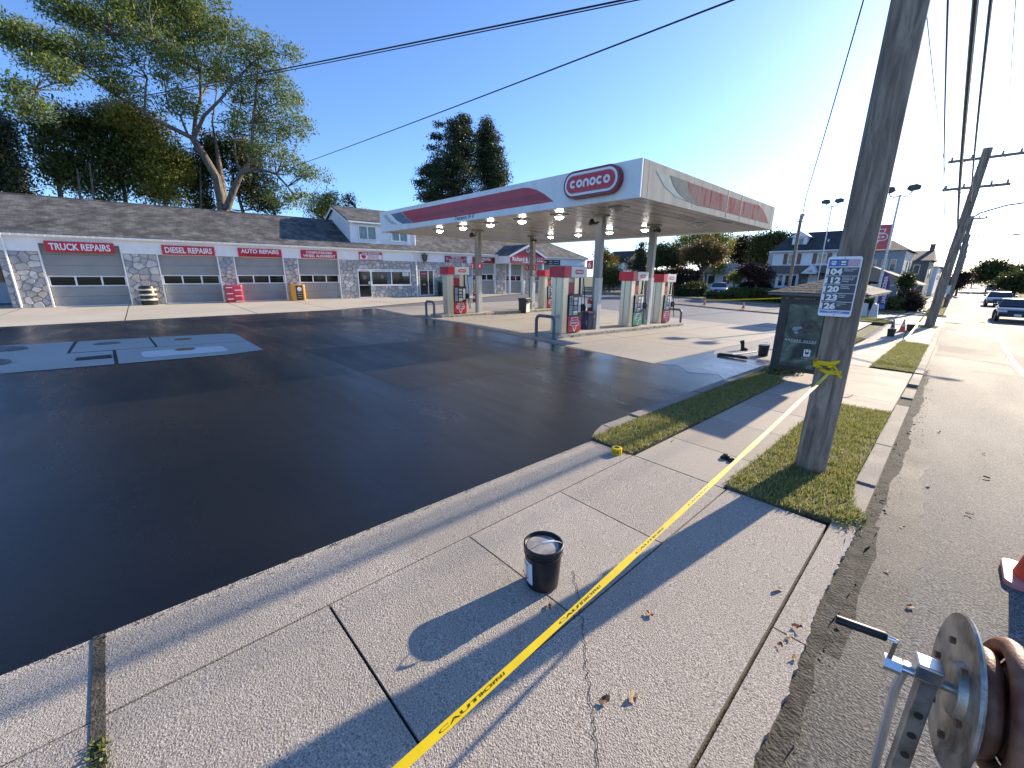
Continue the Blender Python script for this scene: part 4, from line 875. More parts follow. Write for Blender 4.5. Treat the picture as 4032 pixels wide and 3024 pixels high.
def pump(x, y, label, low=PUMPRED, num=None):
    e = empty('fuel_pump', (x, y, gz(x, y)+.13), 0, label, 'fuel pump', 'fuel pumps under the canopy')
    oct_ = [(-.25, .05), (-.2, 0), (-.05, 0), (-.035, .03), (.035, .03), (.05, 0), (.2, 0), (.25, .05), (.25, .32), (-.25, .32)]
    MB().prism(oct_, lambda u, v, d: (u, v, d), 0, 1.88).build('steel_column', STEELP, e, bevel=.006)
    MB().b2(-.2, .2, 1.07, 1.17, 0, 1.88).build('steel_column', STEELP, e, bevel=.01)
    MB().b2(-.25, .25, .325, 1.065, .0, 1.32).build('cabinet', BLACK, e, bevel=.015)
    MB().b2(-.18, .18, .34, .74, 1.33, 1.72).build('advert_panel', DKRED, e)
    MB().b2(-.16, .16, .76, 1.0, 1.325, 1.88).build('mast', STEELP, e)
    MB().prism(rrect(.66, .42, .03, 3, .0, .165), lambda u, v, d: (u, v, d), 1.89, 2.25).build('valance_end', RED, e)
    v = MB().b2(-.31, .31, .38, 1.24, 1.885, 2.245).build('valance', VALW, e, bevel=.01)
    for sx in (1, -1):
        f = (lambda u, vv, d: (sx*(.312+d), .81+sx*u, 2.07+vv))
        MB().prism(capsule(.46, .15), f, .001, .005).build('logo_plate', RED, v); word_logo(.36, f, .004, .008).build('lettering', SIGNWHITE, v)
        s = sx*.252; t = sx*.03
        p = MB().b2(s, s+t, .33, 1.06, .04, .57).build('lower_panel', low, e, bevel=.004)
        if sx > 0: diesel_logo(p, s+t, .7, .34, .5, low)
        c = MB().b2(s, s+t*1.3, .33, 1.06, .58, 1.31).build('console', BLACK, e, bevel=.02)
        q = s+t*1.3; k = sx*.006
        for a, b, z0, z1, m, nm in ((.36, .54, .98, 1.27, SCREEN, 'display'), (.36, .54, .62, .95, SCREEN, 'display'), (.6, .8, 1.12, 1.22, GALV, 'card_reader'), (.62, .78, .96, 1.08, DISPLAY, 'screen'), (.6, .82, .8, .92, GREYPAINT, 'keypad'), (.6, .82, .62, .76, SIGNWHITE, 'sticker'), (.86, 1.0, .7, 1.22, SIGNWHITE if sx > 0 else SCREEN, 'grade_strip')):
            MB().b2(q, q+k, a, b, z0, z1).build(nm, m, c)
        MB().b2(q+k, q+k*1.6, .64, .8, .63, .69).build('sticker', mat('sticker_green', (.5, .6, .05), None) if low is PUMPRED else PUMPGREEN, c)
        if num and sx > 0: text(num, .22, BLACK, c, (q+k+.002, .45, 1.13), (0, 1, 0), bold=.01)
        # nozzle and hose
        yz = 1.12
        MB().b2(s+t*1.2, s+sx*.12, .99, 1.14, .72, .98).build('nozzle_boot', BLACK, e, bevel=.02)
        MB().tube([(s+sx*.12, 1.06, 1.0), (s+sx*.17, 1.08, .86), (s+sx*.14, 1.1, .74)], [.025, .035, .03], 8).build('nozzle', RUBBER, e, True)
        P = [(sx*.2, 1.2, 1.86), (sx*.26, 1.21, 1.4), (sx*.3, 1.22, .9), (sx*.36, 1.24, .45), (sx*.42, 1.2, .25), (sx*.46, 1.14, .24), (sx*.44, 1.1, .4), (sx*.4, 1.1, .74)]
        MB().tube(P, .016, 6).build('hose', RUBBER, e, True)
    return e
pump(-9.35, 10.95, 'steel fuel pump numbered 8 at the near end of the street side island', num='8')
pump(-9.5, 15.5, 'fuel pump with a green lower panel on the street side island', PUMPGREEN)
pump(-9.7, 18.5, 'steel fuel pump at the far end of the street side island')
pump(-17.1, 11.75, 'steel fuel pump at the near end of the garage side island')
pump(-17.4, 18.9, 'steel fuel pump at the far end of the garage side island behind a column')
def u_guard(x0, x1, y, label, h=.75):
    z = min(gz(x0, y), gz(x1, y)); e = empty('pump_guard', ((x0+x1)/2, y, z), 0, label, 'bollard', 'bent pipe guards at the island ends'); w = (x1-x0)/2; r = .16
    P = [(-w, 0, 0), (-w, 0, h-r)]+[(-w+r-r*math.cos(rad(a)), 0, h-r+r*math.sin(rad(a))) for a in (22, 45, 67, 90)]+[(w-r+r*math.sin(rad(a)), 0, h-r+r*math.cos(rad(a))) for a in (0, 22, 45, 67)]+[(w, 0, h-r), (w, 0, 0)]
    MB().tube(P, .055, 10).build('bent_pipe', mat('guard_grey', (.09, .095, .11), (.14, .145, .16), 6, .45), e, True)
    for s in (-w, w): MB().lathe([(.11, 0), (.11, .02), (.06, .03)], (s, 0, 0), 12).build('foot_plate', MATS['guard_grey'], e)
u_guard(-9.75, -8.95, 10.42, 'bent grey pipe guard before the pump numbered 8'); u_guard(-17.75, -17.05, 11.05, 'bent grey pipe guard before the garage side island'); u_guard(-10.0, -9.2, 20.3, 'bent grey pipe guard at the far end of the street side island')
def extinguisher(x, y, z, label):
    e = empty('fire_extinguisher', (x, y, z), 0, label, 'extinguisher')
    MB().lathe([(.0, 0), (.07, .01), (.075, .05), (.075, .4), (.06, .46), (.03, .5)], n=16).build('cylinder', mat('extinguisher_red', (.42, .01, .02), None, rough=.25), e, True)
    MB().lathe([(.025, .5), (.025, .54), (0, .54)], n=8).box((.03, 0, .56), (.12, .02, .02)).box((.03, 0, .53), (.1, .02, .015)).build('valve', BLACK, e); MB().tube([(-.02, 0, .53), (-.09, 0, .5), (-.09, 0, .3)], .012, 6).build('hose', BLACK, e, True)
    MB().lathe([(.076, .2), (.077, .21), (.077, .33), (.076, .34)], n=16).build('label_band', SIGNWHITE, e)
extinguisher(-17.42, 13.78, .62, 'red fire extinguisher on the column numbered 2 and 4'); extinguisher(-9.72, 13.36, .66, 'red fire extinguisher on the column numbered 6 above the navy bin')
e = empty('waste_bin', (-16.7, 16.8, gz(-16.7, 16.8)), rad(12), 'black waste bin with pale side standing between the islands', 'bin')
MB().prism([(-.24, -.24), (.24, -.24), (.24, .24), (-.24, .24)], lambda u, v, d: (u*(.9+.13*d), v*(.9+.13*d), d), 0, .78).build('body', BLACK, e, bevel=.02); MB().b2(-.27, .27, -.27, .27, .78, .83).build('lid', BLACK, e, bevel=.02); MB().b2(.24, .262, -.18, .18, .05, .6).build('pale_side', OFFWHITE, e)
MB().prism([(.24, .6), (.45, .62), (.24, .76)], lambda u, v, d: (u, d, v), -.22, .22).build('squeegee_trough', BLACK, e)
e = empty('waste_bin', (-9.68, 13.12, gz(-9.68, 13.12)+.13), 0, 'navy blue waste bin beside the pump numbered 8', 'bin')
NAVY = mat('navy_plastic', (.008, .012, .06), (.012, .018, .08), 4, .35)
MB().prism(rrect(.46, .4, .05), lambda u, v, d: (u*(.93+.12*d), v*(.93+.12*d), d), 0, .64).build('body', NAVY, e, True); MB().prism(rrect(.53, .47, .06), lambda u, v, d: (u, v, d), .62, .68).build('rim', NAVY, e, bevel=.015); MB().b2(-.2, .2, -.15, .15, .681, .69).build('opening', GREYPAINT, e)
MB().tube([(.26, 0, .58), (.34, .02, .54), (.36, .02, .46)], .02, 6).build('squeegee_handle', BLACK, e)
# ================================================================ street furniture and the work in the foreground
def wood_mat():
    m, t, b = nodes('pole_wood'); N, L = t.nodes.new, t.links.new; tc = N('ShaderNodeTexCoord'); mp = N('ShaderNodeMapping'); mp.inputs['Scale'].default_value = (9, 9, 1.); L(tc.outputs['Object'], mp.inputs[0])
    n = N('ShaderNodeTexNoise'); n.inputs['Scale'].default_value = 1.6; n.inputs['Detail'].default_value = 8; n.inputs['Roughness'].default_value = .7; n.inputs['Distortion'].default_value = .6; L(mp.outputs[0], n.inputs['Vector'])
    r = N('ShaderNodeValToRGB'); e = r.color_ramp.elements; e[0].position = .3; e[1].position = .72; e[0].color = (.095, .072, .052, 1); e[1].color = (.44, .365, .28, 1); q = e.new(.5); q.color = (.24, .19, .142, 1)
    L(n.outputs[0], r.inputs[0]); L(r.outputs[0], b.inputs['Base Color']); b.inputs['Roughness'].default_value = .9
    bp = N('ShaderNodeBump'); bp.inputs['Strength'].default_value = .9; bp.inputs['Distance'].default_value = .02; L(n.outputs[0], bp.inputs['Height']); L(bp.outputs[0], b.inputs['Normal']); return m
WOOD = wood_mat()
WIRE = mat('wire_black', (.012, .012, .013), None, rough=.5)
def upole(x, y, h, r, label, arms=(), lamp=0, lean=0., trans=False):
    z = gz(x, y)-.05; e = empty('utility_pole', (x, y, z), 0, label, 'utility pole')
    n = 14; P = []; R_ = []
    for k in range(n): t = k/(n-1); P.append((lean*t+random.uniform(-.004, .004), random.uniform(-.004, .004), h*t)); R_.append(r*(1.03-.18*t)+random.uniform(-.003, .003))
    MB().tube(P, R_, 20).build('pole', WOOD, e, True)
    for za, w in arms:
        xo = lean*za/h; a = MB().b2(xo-w, xo+w, -.16, -.06, za, za+.12).build('crossarm', WOOD, e)
        for s in (-.9, -.35, .45, .9): MB().lathe([(.03, 0), (.05, .04), (.035, .08), (.05, .12), (.02, .16)], (xo+s*w, -.11, za+.12), 8).build('insulator', GREYPAINT, a, True)
        MB().tube([(xo-w*.55, -.1, za), (xo, -.13, za-.45), (xo+w*.55, -.1, za)], .015, 5).build('brace', DARKMETAL, a)
    if lamp:
        xo = lean*lamp/h; MB().tube([(xo, 0, lamp), (xo+.5, 0, lamp+.45), (xo+1.3, 0, lamp+.72), (xo+2.6, 0, lamp+.85)], .04, 8).build('lamp_arm', GALV, e, True)
        MB().lathe([(.0, -.05), (.12, -.03), (.14, .02), (.08, .07), (0, .08)], (xo+2.8, 0, lamp+.85), 12, Matrix.Diagonal((2.2, 1, 1, 1))).build('lamp_head', GALV, e, True)
    if trans: MB().lathe([(.0, 0), (.2, .02), (.2, .7), (.16, .78), (0, .8)], (lean*.75-.3, 0, h*.72), 14).build('transformer', GREYPAINT, e, True)
    return e
upole(-.75, 5.31, 9.6, .142, 'thick weathered wooden pole carrying the bus stop sign', [(8.9, 1.2)])
upole(-.7, 31.9, 8.7, .2, 'wooden pole with two crossarms and a street lamp arm beyond the sidewalk', [(8.2, 1.25), (6.9, 1.15)], 5.3, .38)
for i, (y, lamp, lb) in enumerate(((54, 5.2, 'wooden pole with a street lamp arm, second beyond the bus stop'), (76, 5.6, 'wooden pole with lamp arm, third along the far sidewalk'), (98, 5.4, 'wooden pole with lamp arm, fourth along the far sidewalk'), (124, 5.4, 'small distant wooden pole, fifth along the far sidewalk'), (152, 0, 'smallest and farthest wooden pole along the street'))):
    upole(-.5+.02*i, y, 7.7, .15, lb, [(7.4, .9)], lamp, .15, i == 0)
def wire(pts, r, label, sag=0., n=24, group=None):
    pts = [Vector(p) for p in pts]; P = []
    for i in range(len(pts)-1):
        for k in range(n+(i == len(pts)-2)):
            t = k/n; p = pts[i].lerp(pts[i+1], t); p.z -= sag*4*t*(1-t); P.append(p)
    e = MB().tube(P, r, 6).build('overhead_wire', WIRE, None, True); tag(e, label, 'wire', group); return e
T1 = (-.82, 5.31)
wire([(-1.9, 5.2, 9.1), (-1.75, 31.8, 7.8), (-1.4, 54, 7.1), (-1.4, 98, 7.)], .010, 'thin power wire at the left end of the crossarms', .25)
wire([(.2, 5.2, 9.1), (.9, 31.8, 7.8), (.3, 54, 7.1), (.3, 98, 7.)], .010, 'thin power wire at the right end of the crossarms', .25)
wire([(-.9, 5.25, 9.2), (.25, 31.8, 8.4), (-.1, 54, 7.2)], .009, 'topmost thin wire along the street', .3)
wire([(-.65, 5.2, 6.6), (-.62, 31.75, 4.6), (-.6, 54, 4.9), (-.6, 98, 4.9)], .038, 'thick black cable bundle running along the poles', .35)
wire([(-.62, 5.2, 7.3), (-.4, 31.75, 5.7), (-.5, 54, 5.4), (-.5, 98, 5.3)], .026, 'twisted black cable above the thick bundle', .35)
wire([(-.8, 5.15, 6.0), (-.85, 31.75, 3.9), (-.6, 54, 4.3)], .012, 'thin black cable below the thick bundle', .5)
def aim(px, py, d): return tuple(CAM+ray(px, py)*d)
wire([aim(2990, -110, 11.), aim(-300, 520, 74)], .018, 'double black wire crossing the sky into the big tree', .25)
wire([aim(2990, -98, 11.2), aim(-300, 526, 74.2)], .012, 'thin black wire just under the double wire', .27)
wire([aim(3080, -75, 9.5), aim(880, 745, 66)], .015, 'single black wire sloping across the sky to the trees', .2)
# service mast beside the shelter with its twisted drop
e = empty('service_mast', (-3.8, 16, gz(-3.8, 16)), 0, 'thin rusty service mast with weatherhead beside the bus shelter', 'pole')
MB().tube([(0, 0, 0), (0, 0, 4.05)], .045, 10).build('pipe', mat('rusty_pipe', (.12, .07, .05), (.3, .24, .2), 5, .6, .4, stretch=(1, 1, .3)), e, True); MB().tube([(0, 0, 4.05), (.03, -.05, 4.2), (.08, -.12, 4.18)], [.05, .06, .045], 8).build('weatherhead', GALV, e, True); MB().b2(-.09, .09, -.03, .03, 4.0, 4.03).build('clamp', GALV, e)
wire([(-3.75, 15.9, 4.0), (-3.72, 15.8, 4.45), (-.8, 5.4, 7.6)], .012, 'twisted service drop wire from the near pole to the mast', .22)
# ---------------------------------------------------------------- bus stop sign on the pole
sgn = empty('bus_stop_sign', (-.795, 5.13, 1.72), 0, 'white bus stop sign listing routes 104, 112, 120, 123 and 126', 'sign')
w, h = .262, .565; F = lambda u, v, d: (u, d, v)
MB().prism(rrect(w, h, .022, 5, 0, h/2), F, -.004, .004).build('plate', SIGNWHITE, sgn)
ROWM = mat('route_grey', (.06, .06, .07), None, rough=.45)
sub = [('104', ['West Chester', 'University']), ('112', ['Delaware Co', 'Community', 'College']), ('120', ['Cheyney', 'University']), ('123', ['King of', 'Prussia']), ('126', ['Lawrence', 'Park'])]
for i, (nn, ls) in enumerate(sub):
    z1_ = h-.1-i*.0815; r_ = MB().b2(-w/2+.009, w/2-.009, -.006, -.0045, z1_-.077, z1_).build('route_panel', ROWM, sgn)
    text(nn, .075, SIGNWHITE, r_, (-.062, -.0068, z1_-.039), width=.122, bold=.05, ext=.0004)
    for k, t in enumerate(ls): text(t, .018, SIGNWHITE, r_, (.008, -.0068, z1_-.015-k*.017), bold=.004, align='LEFT', ext=.0004)
MB().b2(-w/2+.012, -.045, -.006, -.0045, h-.092, h-.025).build('agency_blue', mat('sept_blue', (.05, .12, .4), None, rough=.4), sgn); MB().b2(-.045, .03, -.006, -.0045, h-.092, h-.025).build('blue_field', mat('sign_blue', (.07, .16, .42), None, rough=.4), sgn); MB().b2(.03, w/2-.012, -.006, -.0045, h-.092, h-.025).build('pink_field', mat('sign_pink', (.55, .35, .4), None, rough=.4), sgn)
sq = ribbon([(-.1, .045), (-.075, .052), (-.06, .046), (-.075, .036), (-.1, .03), (-.088, .022), (-.062, .026)], .009)
MB().prism([(u, v+h-.095) for u, v in sq], F, -.0075, -.0062).build('agency_mark', SIGNWHITE, sgn)
bus = MB().prism(rrect(.046, .05, .008, 3, -.005, h-.057), F, -.0075, -.0062).build('bus_symbol', BLACK, sgn); MB().b2(-.024, .014, -.009, -.0077, h-.058, h-.04).build('bus_window', SIGNWHITE, bus); MB().b2(-.024, .014, -.009, -.0077, h-.078, h-.066).build('bus_grille', SIGNWHITE, bus)
MB().b2(-w/2+.012, w/2-.012, -.006, -.0045, .03, .052).build('blue_bar', mat('bar_blue', (.12, .18, .5), None, rough=.4), sgn); text('STOP I.D. #19897', .018, SIGNWHITE, sgn, (0, -.0065, .041), bold=.004, ext=.0004)
for z in (.015, h-.014): MB().lathe([(0, .004), (.006, .002), (.007, 0)], (0, -.0045, z), 8, Matrix.Rotation(rad(90), 4, 'X')).build('bolt', GALV, sgn)
# ---------------------------------------------------------------- caution tape
TXT = mat('tape_black', (.03, .028, .01), None, rough=.4)
def tape(A_, B_, w, label, lettered=True, sag=.03, roll=.0, every=.42, start=.1, crumple=.0003):
    A_, B_ = Vector(A_), Vector(B_); T = (B_-A_).normalized(); L_ = (B_-A_).length; mid = A_.lerp(B_, .5); v = (Vector(CAM)-mid).normalized()
    Wd = T.cross(v).normalized(); Wd = Matrix.Rotation(roll, 3, T) @ Wd; Nn = Wd.cross(T)
    e = empty('caution_tape', A_, 0, label, 'tape'); n = 46; V = []; Fc = []
    def pos(t): p = (B_-A_)*t; p.z -= sag*4*t*(1-t); return p
    for k in range(n+1):
        t = k/n; p = pos(t); ww = w*(.5+.05*math.sin(t*37)+.03*math.sin(t*61+1)); o = Nn*crumple*math.sin(t*53)
        for q in (-1, -.35, .35, 1): V.append(tuple(p+Wd*ww*q+Nn*(crumple*1.5*math.sin(t*29+q*2.2) if abs(q) < .9 else 0)+o))
    for k in range(n):
        for q in range(3): a = k*4+q; Fc.append((a, a+1, a+5, a+4))
    MB().add(V, Fc).build('band', YELLOW, e, True, fixn=False)
    if lettered:
        s = start; i = 0
        up_ = Wd if Wd.z > 0 else -Wd
        right = T if T.cross(up_).dot(v) > 0 else -T
        while s < L_-.3:
            t = s/L_; text('CAUTION', w*.55, TXT, e, tuple(pos(t)+Nn*.0018*(1 if Nn.dot(v) > 0 else -1)), right, up_, bold=.0, ext=.0003, width=.24); s += every; i += 1
    return e
fwd = RB[2]
def dep(px, py, D): d = ray(px, py); return CAM+d*(D/float(d @ fwd))
tape(dep(1480, 3110, 1.0), (-.71, 5.13, 1.2), .023, 'yellow CAUTION tape stretched from the pole towards the camera', sag=.02, every=.5, start=.3)
tw = empty('caution_tape', (-.76, 5.31, 1.2), 0, 'yellow CAUTION tape knotted round the thick pole below the sign', 'tape')
for tilt, z, r in ((.06, .03, .146), (-.08, -.01, .149)):
    V, Fc = [], []; n = 32
    for k in range(n):
        a = 6.2832*k/n; zz = z+tilt*math.sin(a+2.2)*.5+.006*math.sin(5*a); V += [(r*math.cos(a), r*math.sin(a), zz-.022), (r*1.015*math.cos(a), r*1.015*math.sin(a), zz+.022)]
    for k in range(n): a = 2*k; b = 2*((k+1) % n); Fc.append((a, b, b+1, a+1))
    MB().add(V, Fc).build('wrap', YELLOW, tw, True, fixn=False)
text('CAUTION', .03, TXT, tw, (-.03, -.153, -.015), bold=.02, ext=.0003, width=.15)
MB().tube([(.05, -.15, .02), (.08, -.17, -.0), (.1, -.18, -.05), (.13, -.17, -.075)], [.012, .008, .009, .014], 6).build('tail', YELLOW, tw, True); MB().lathe([(0, -.02), (.022, -.01), (.024, .01), (0, .02)], (.02, -.16, .02), 8).build('knot', YELLOW, tw, True)
tape((-14.2, 34.7, .14), (-8.5, 36, .56), .07, 'caution tape stretched across the far entrance between the cones', False, .03)
tape((-1.08, 23.2, -.36), (-.86, 31.7, .5), .06, 'caution tape rising from the grass to the second pole', False, .04)
e = empty('tape_stake', (-1.17, 23.4, gz(-1.17, 23.4)), 0, 'small dark stake at the end of the far grass strip', 'stake'); MB().tube([(0, 0, 0), (.03, .02, .42)], [.018, .014], 6).build('stick', DARKMETAL, e); MB().lathe([(.025, .38), (.03, .4), (.02, .43), (0, .435)], (.03, .02, 0), 8).build('head', DARKMETAL, e)
# roll of tape
e = empty('tape_roll', (-2.37, 3.95, gz(-2.37, 3.95)+.016), rad(25), 'roll of yellow caution tape on the driveway slab', 'tape roll')
MB().lathe([(.034, 0), (.058, 0), (.06, .004), (.06, .07), (.058, .074), (.034, .074), (.034, 0)], n=28).build('roll', YELLOW, e, True); MB().lathe([(.027, .001), (.034, .001), (.034, .073), (.027, .073), (.027, .001)], n=24).build('core', mat('cardboard', (.35, .25, .14), None, rough=.8), e, True)
text('CA', .05, TXT, e, (.0, -.061, .037), bold=.02)
# crumpled weight on the tape
e = empty('tape_weight', (-1.45, 4.84, gz(-1.45, 4.84)+.012), 0, 'crumpled black plastic bag lying under the tape', 'bag')
for dx, dy, sc_ in ((-.03, .02, 1.), (.05, -.02, .8)):
    r = random.Random(int(dx*1000)); P = []
    b = MB(); nn, mm = 10, 6; V = []; Fc = []
    for i in range(mm+1):
        th = math.pi/2*i/mm
        for k in range(nn): a = 6.283*k/nn; rr = sc_*(.055+r.uniform(-.018, .018)); V.append((dx+rr*math.cos(a)*math.cos(th), dy+rr*math.sin(a)*math.cos(th), sc_*(.05+r.uniform(-.01, .012))*math.sin(th)))
    for i in range(mm):
        for k in range(nn): a = i*nn+k; c = i*nn+(k+1) % nn; Fc.append((a, c, c+nn, a+nn))
    b.add(V, Fc).build('lump', BLACK, e)
# ---------------------------------------------------------------- buckets
def pail(x, y, h, r, label, lid=True, dz=.014, rz=0, lbl=False, bail=True):
    e = empty('bucket', (x, y, gz(x, y)+dz), rz, label, 'bucket'); rb = r*.84
    MB().lathe([(0, .004), (rb-.01, 0), (rb, .008), (r*.955, h*.78), (r*1.0, h*.785), (r*1.0, h*.8), (r*.96, h*.805), (r*.965, h*.87), (r*1.01, h*.875), (r*1.01, h*.885), (r*.97, h*.89), (r*.975, h*.95), (r*.95, h*.95), (r*.92, h*.85), (0, h*.85)], n=40).build('body', BLACK, e, True)
    if lid:
        l = MB().lathe([(r*.99, h*.9), (r*1.03, h*.905), (r*1.035, h*.985), (r*1.0, h), (r*.95, h), (r*.93, h*.94), (r*.9, h*.93), (0, h*.93)], n=40).build('lid', BLACK, e, True)
        MB().lathe([(0, h*.937), (r*.82, h*.937), (r*.84, h*.932)], (-.006, .0, 0), 32).build('dried_sealer', mat('dusty_film', (.22, .21, .2), (.36, .35, .33), 9, .7, lo=.4, hi=.6), l)
    else: MB().lathe([(r*.96, h*.94), (r*.9, h*.9), (0, h*.89)], n=32).build('sealer_surface', BLACK, e, True)
    if bail:
        P = [(r*1.0*math.cos(rad(a)), .35*r*math.sin(rad(a))*0+(-.02), h*.85+1.02*r*math.sin(rad(a))) for a in range(0, 181, 12)]
        P = [Matrix.Rotation(rad(28), 4, 'X') @ Vector((p[0], p[1], p[2]-h*.85))+Vector((0, 0, h*.85)) for p in P]
        q = MB().tube(P, .0022, 6).build('bail', GALV, e, True); MB().tube([P[6], P[7], P[8], P[9]][0:4], .008, 8).build('grip', SIGNWHITE, q, True)
    return e
bk = pail(-1.51, 1.73, .305, .124, 'black lidded bucket with white label on the driveway slab', rz=rad(64))
V, Fc = [], []; n = 14
for k in range(n+1):
    a = rad(150+k*62/n); 
    for z, rr in ((.045, .1065), (.205, .1165)): V.append((rr*math.cos(a)*1.012, rr*math.sin(a)*1.012, z))
for k in range(n): Fc.append((2*k, 2*k+2, 2*k+3, 2*k+1))
lab_ = MB().add(V, Fc).build('label', mat('label_white', (.72, .73, .75), (.66, .68, .72), 20, .4), bk, True, fixn=False)
lc = rad(150+31); rv = Vector((-math.sin(lc), math.cos(lc), 0)); nrm = Vector((math.cos(lc), math.sin(lc), 0))
def onlabel(t, u, z, size, m, width=None): text(t, size, m, lab_, tuple(nrm*.1185+rv*u+Vector((0, 0, z))), tuple(rv), (0, 0, 1), bold=.03, ext=.0003, width=width)
onlabel('Master', -.005, .088, .026, RED, .085); onlabel('SEALER', 0, .18, .014, BLACK, .07)
for k, z in enumerate((.165, .155, .145, .135, .125, .115)): MB().box(tuple(nrm*.1182+rv*(.004*(k % 2))+Vector((0, 0, z))), (.0004, .07-.008*(k % 3), .003), lc).build('print_line', mat('faint_print', (.45, .47, .5), None), lab_)
for i in range(8):
    for j in range(2):
        if (i+j) % 2: MB().box(tuple(nrm*.1182+rv*(-.036+i*.009)+Vector((0, 0, .066-j*.008-i*.0012))), (.0004, .008, .007), lc).build('check_square', BLACK, lab_)
pail(-3.62, 13.75, .34, .15, 'black bucket beside the bus shelter on the wet asphalt', False, .005, rad(40))
# boot and squeegee
e = empty('rubber_boot', (-4.36, 14.3, gz(-4.36, 14.3)+.008), rad(35), 'black rubber boot standing on the wet asphalt', 'boot')
bt = MB(); prof = [(-.06, 0, .07, .05), (-.0, .0, .0, 0)]
bt.tube([(0, 0, .02), (0, 0, .08), (-.015, 0, .16), (-.03, 0, .24), (-.055, .0, .3)], [.05, .055, .052, .06, .066], 14).build('shaft', RUBBER, e, True)
MB().tube([(-.045, 0, .035), (.02, 0, .04), (.09, 0, .038), (.14, 0, .03)], [.036, .045, .042, .028], 12).build('foot', RUBBER, e, True); MB().prism([(-.06, -.035), (.03, -.04), (.12, -.045), (.165, 0), (.12, .045), (.03, .04), (-.06, .035)], lambda u, v, d: (u, v, d), 0, .015).build('sole', RUBBER, e)
e = empty('sealer_squeegee', (-4.03, 12.45, gz(-4.03, 12.45)+.012), 0, 'wide black sealing squeegee with pale handle lying on the wet asphalt', 'squeegee')
MB().box((0, -.03, .04), (.78, .035, .07), rad(4)).build('blade', RUBBER, e, bevel=.005); MB().box((0, -.01, .08), (.7, .05, .025), rad(4)).build('head', DARKMETAL, e, bevel=.004); MB().tube([(.0, .0, .09), (.1, .7, .05), (.2, 1.45, .03)], .016, 8).build('handle', SIGNWHITE, e, True)
# ---------------------------------------------------------------- traffic cones
CONE = mat('cone_orange', (.75, .07, .03), (.8, .1, .05), 6, .5); CONEB = mat('cone_dark', (.03, .028, .03), (.1, .09, .085), 5, .6); REFL = mat('cone_collar', (.62, .62, .6), (.7, .7, .68), 6, .35)
def cone(x, y, h, label, m=CONE, dz=.006, base=True, rz=0, basem=None):
    e = empty('traffic_cone', (x, y, gz(x, y)+dz), rz, label, 'cone', 'traffic cones'); r = h*.2; b = h*.26
    if base: MB().prism(rrect(2*b, 2*b, b*.25), lambda u, v, d: (u, v, d), 0, h*.055).build('base', basem or m, e, bevel=h*.008)
    MB().lathe([(r, h*.05), (r*.96, h*.09), (r*.2, h*.98), (r*.14, h), (0, h)], n=24).build('body', m, e, True)
    for z0, z1 in ((.42, .58), (.7, .8)):
        f = lambda z: r*.96+(r*.2-r*.96)*(z-.09)/.89+.002
        MB().lathe([(f(z0), h*z0), (f(z1), h*z1)], n=24).build('collar', REFL if m is CONE else GREYPAINT, e, True)
    return e
cone(-1.5, 27.85, .6, 'orange traffic cone with white collar beside the second pole')
p_ = pail(-1.68, 25.0, .33, .15, 'black bucket with a blackened cone stuck in it', True, .008); cone(-1.68, 25.0, .42, 'blackened traffic cone standing on a bucket', CONEB, .34, False)
pail(-1.25, 28.4, .32, .16, 'dark bucket behind the orange cone by the second pole', True, .008)
cone(-13.9, 34.7, .5, 'small orange cone at the left of the far entrance'); cone(-10.95, 34.6, .5, 'small orange cone at the right of the far entrance')
cone(.83, 4.5, .75, 'near orange traffic cone cut off by the right edge of the photo', CONE, -.045, basem=mat('cone_base_pink', (.7, .2, .17), (.75, .3, .26), 5, .45))
# ---------------------------------------------------------------- hose reel on the work trailer
hr = empty('hose_reel', (.216, 1.579, .944), rad(10), 'galvanised hose reel with brown rubber hose and crank at the lower right', 'hose reel')
REELM = mat('worn_galvanised', (.16, .15, .13), (.45, .43, .38), 9, .42, .75, bump=.3, bscale=50, lo=.38, hi=.62); HOSE = mat('brown_hose', (.16, .05, .028), (.3, .14, .08), 14, .55, bump=.5, bscale=120, bdist=.003)
MX = Matrix.Rotation(rad(90), 4, 'Y')
for xo, s in ((0, 1), (.34, -1)):
    MB().lathe([(.0, -.008*s), (.07, -.008*s), (.085, .012*s), (.15, .014*s), (.17, .0), (.2, .0), (.212, -.006), (.216, .0), (.212, .006), (.2, .006), (.17, .006+.002), (.0, .006+.004)], (xo, 0, 0), 48, MX).build('flange', REELM, hr, True)
MB().tube([(0, 0, 0), (.34, 0, 0)], .06, 20).build('drum', REELM, hr, True)
P = []; turns = [(.045, .12), (.09, .165), (.135, .14), (.185, .2), (.235, .16), (.262, .165), (.3, .15)]
for xo, rr in turns:
    hp = [(xo+.006*math.sin(a*2), rr*math.cos(a), rr*math.sin(a)) for a in [6.2832*k/40 for k in range(41)]]
    MB().tube(hp, .0245, 10, False).build('hose_turn', HOSE, hr, True)
for xo, rr in ((.05, .09), (.1, .085), (.15, .1), (.2, .1), (.25, .1), (.3, .1)):
    MB().tube([(xo, rr*math.cos(a), rr*math.sin(a)) for a in [6.2832*k/30 for k in range(31)]], .025, 8, False).build('hose_turn', HOSE, hr, True)
for k in range(6): MB().lathe([(.011, -.012), (.011, 0), (0, 0)][::-1], (-.008, .13*math.cos(k*1.047), .13*math.sin(k*1.047)), 6, MX).build('flange_bolt', mat('rusty_bolt', (.2, .1, .05), (.3, .18, .1), 20, .7, .5), hr)
CHR = mat('chrome_worn', (.5, .5, .5), (.65, .65, .64), 12, .22, .9)
MB().tube([(-.13, 0, .0), (0, 0, 0)], .014, 12).build('axle', CHR, hr, True); MB().tube([(-.155, 0, 0), (-.115, 0, 0)], .024, 6).build('hub_nut', CHR, hr)
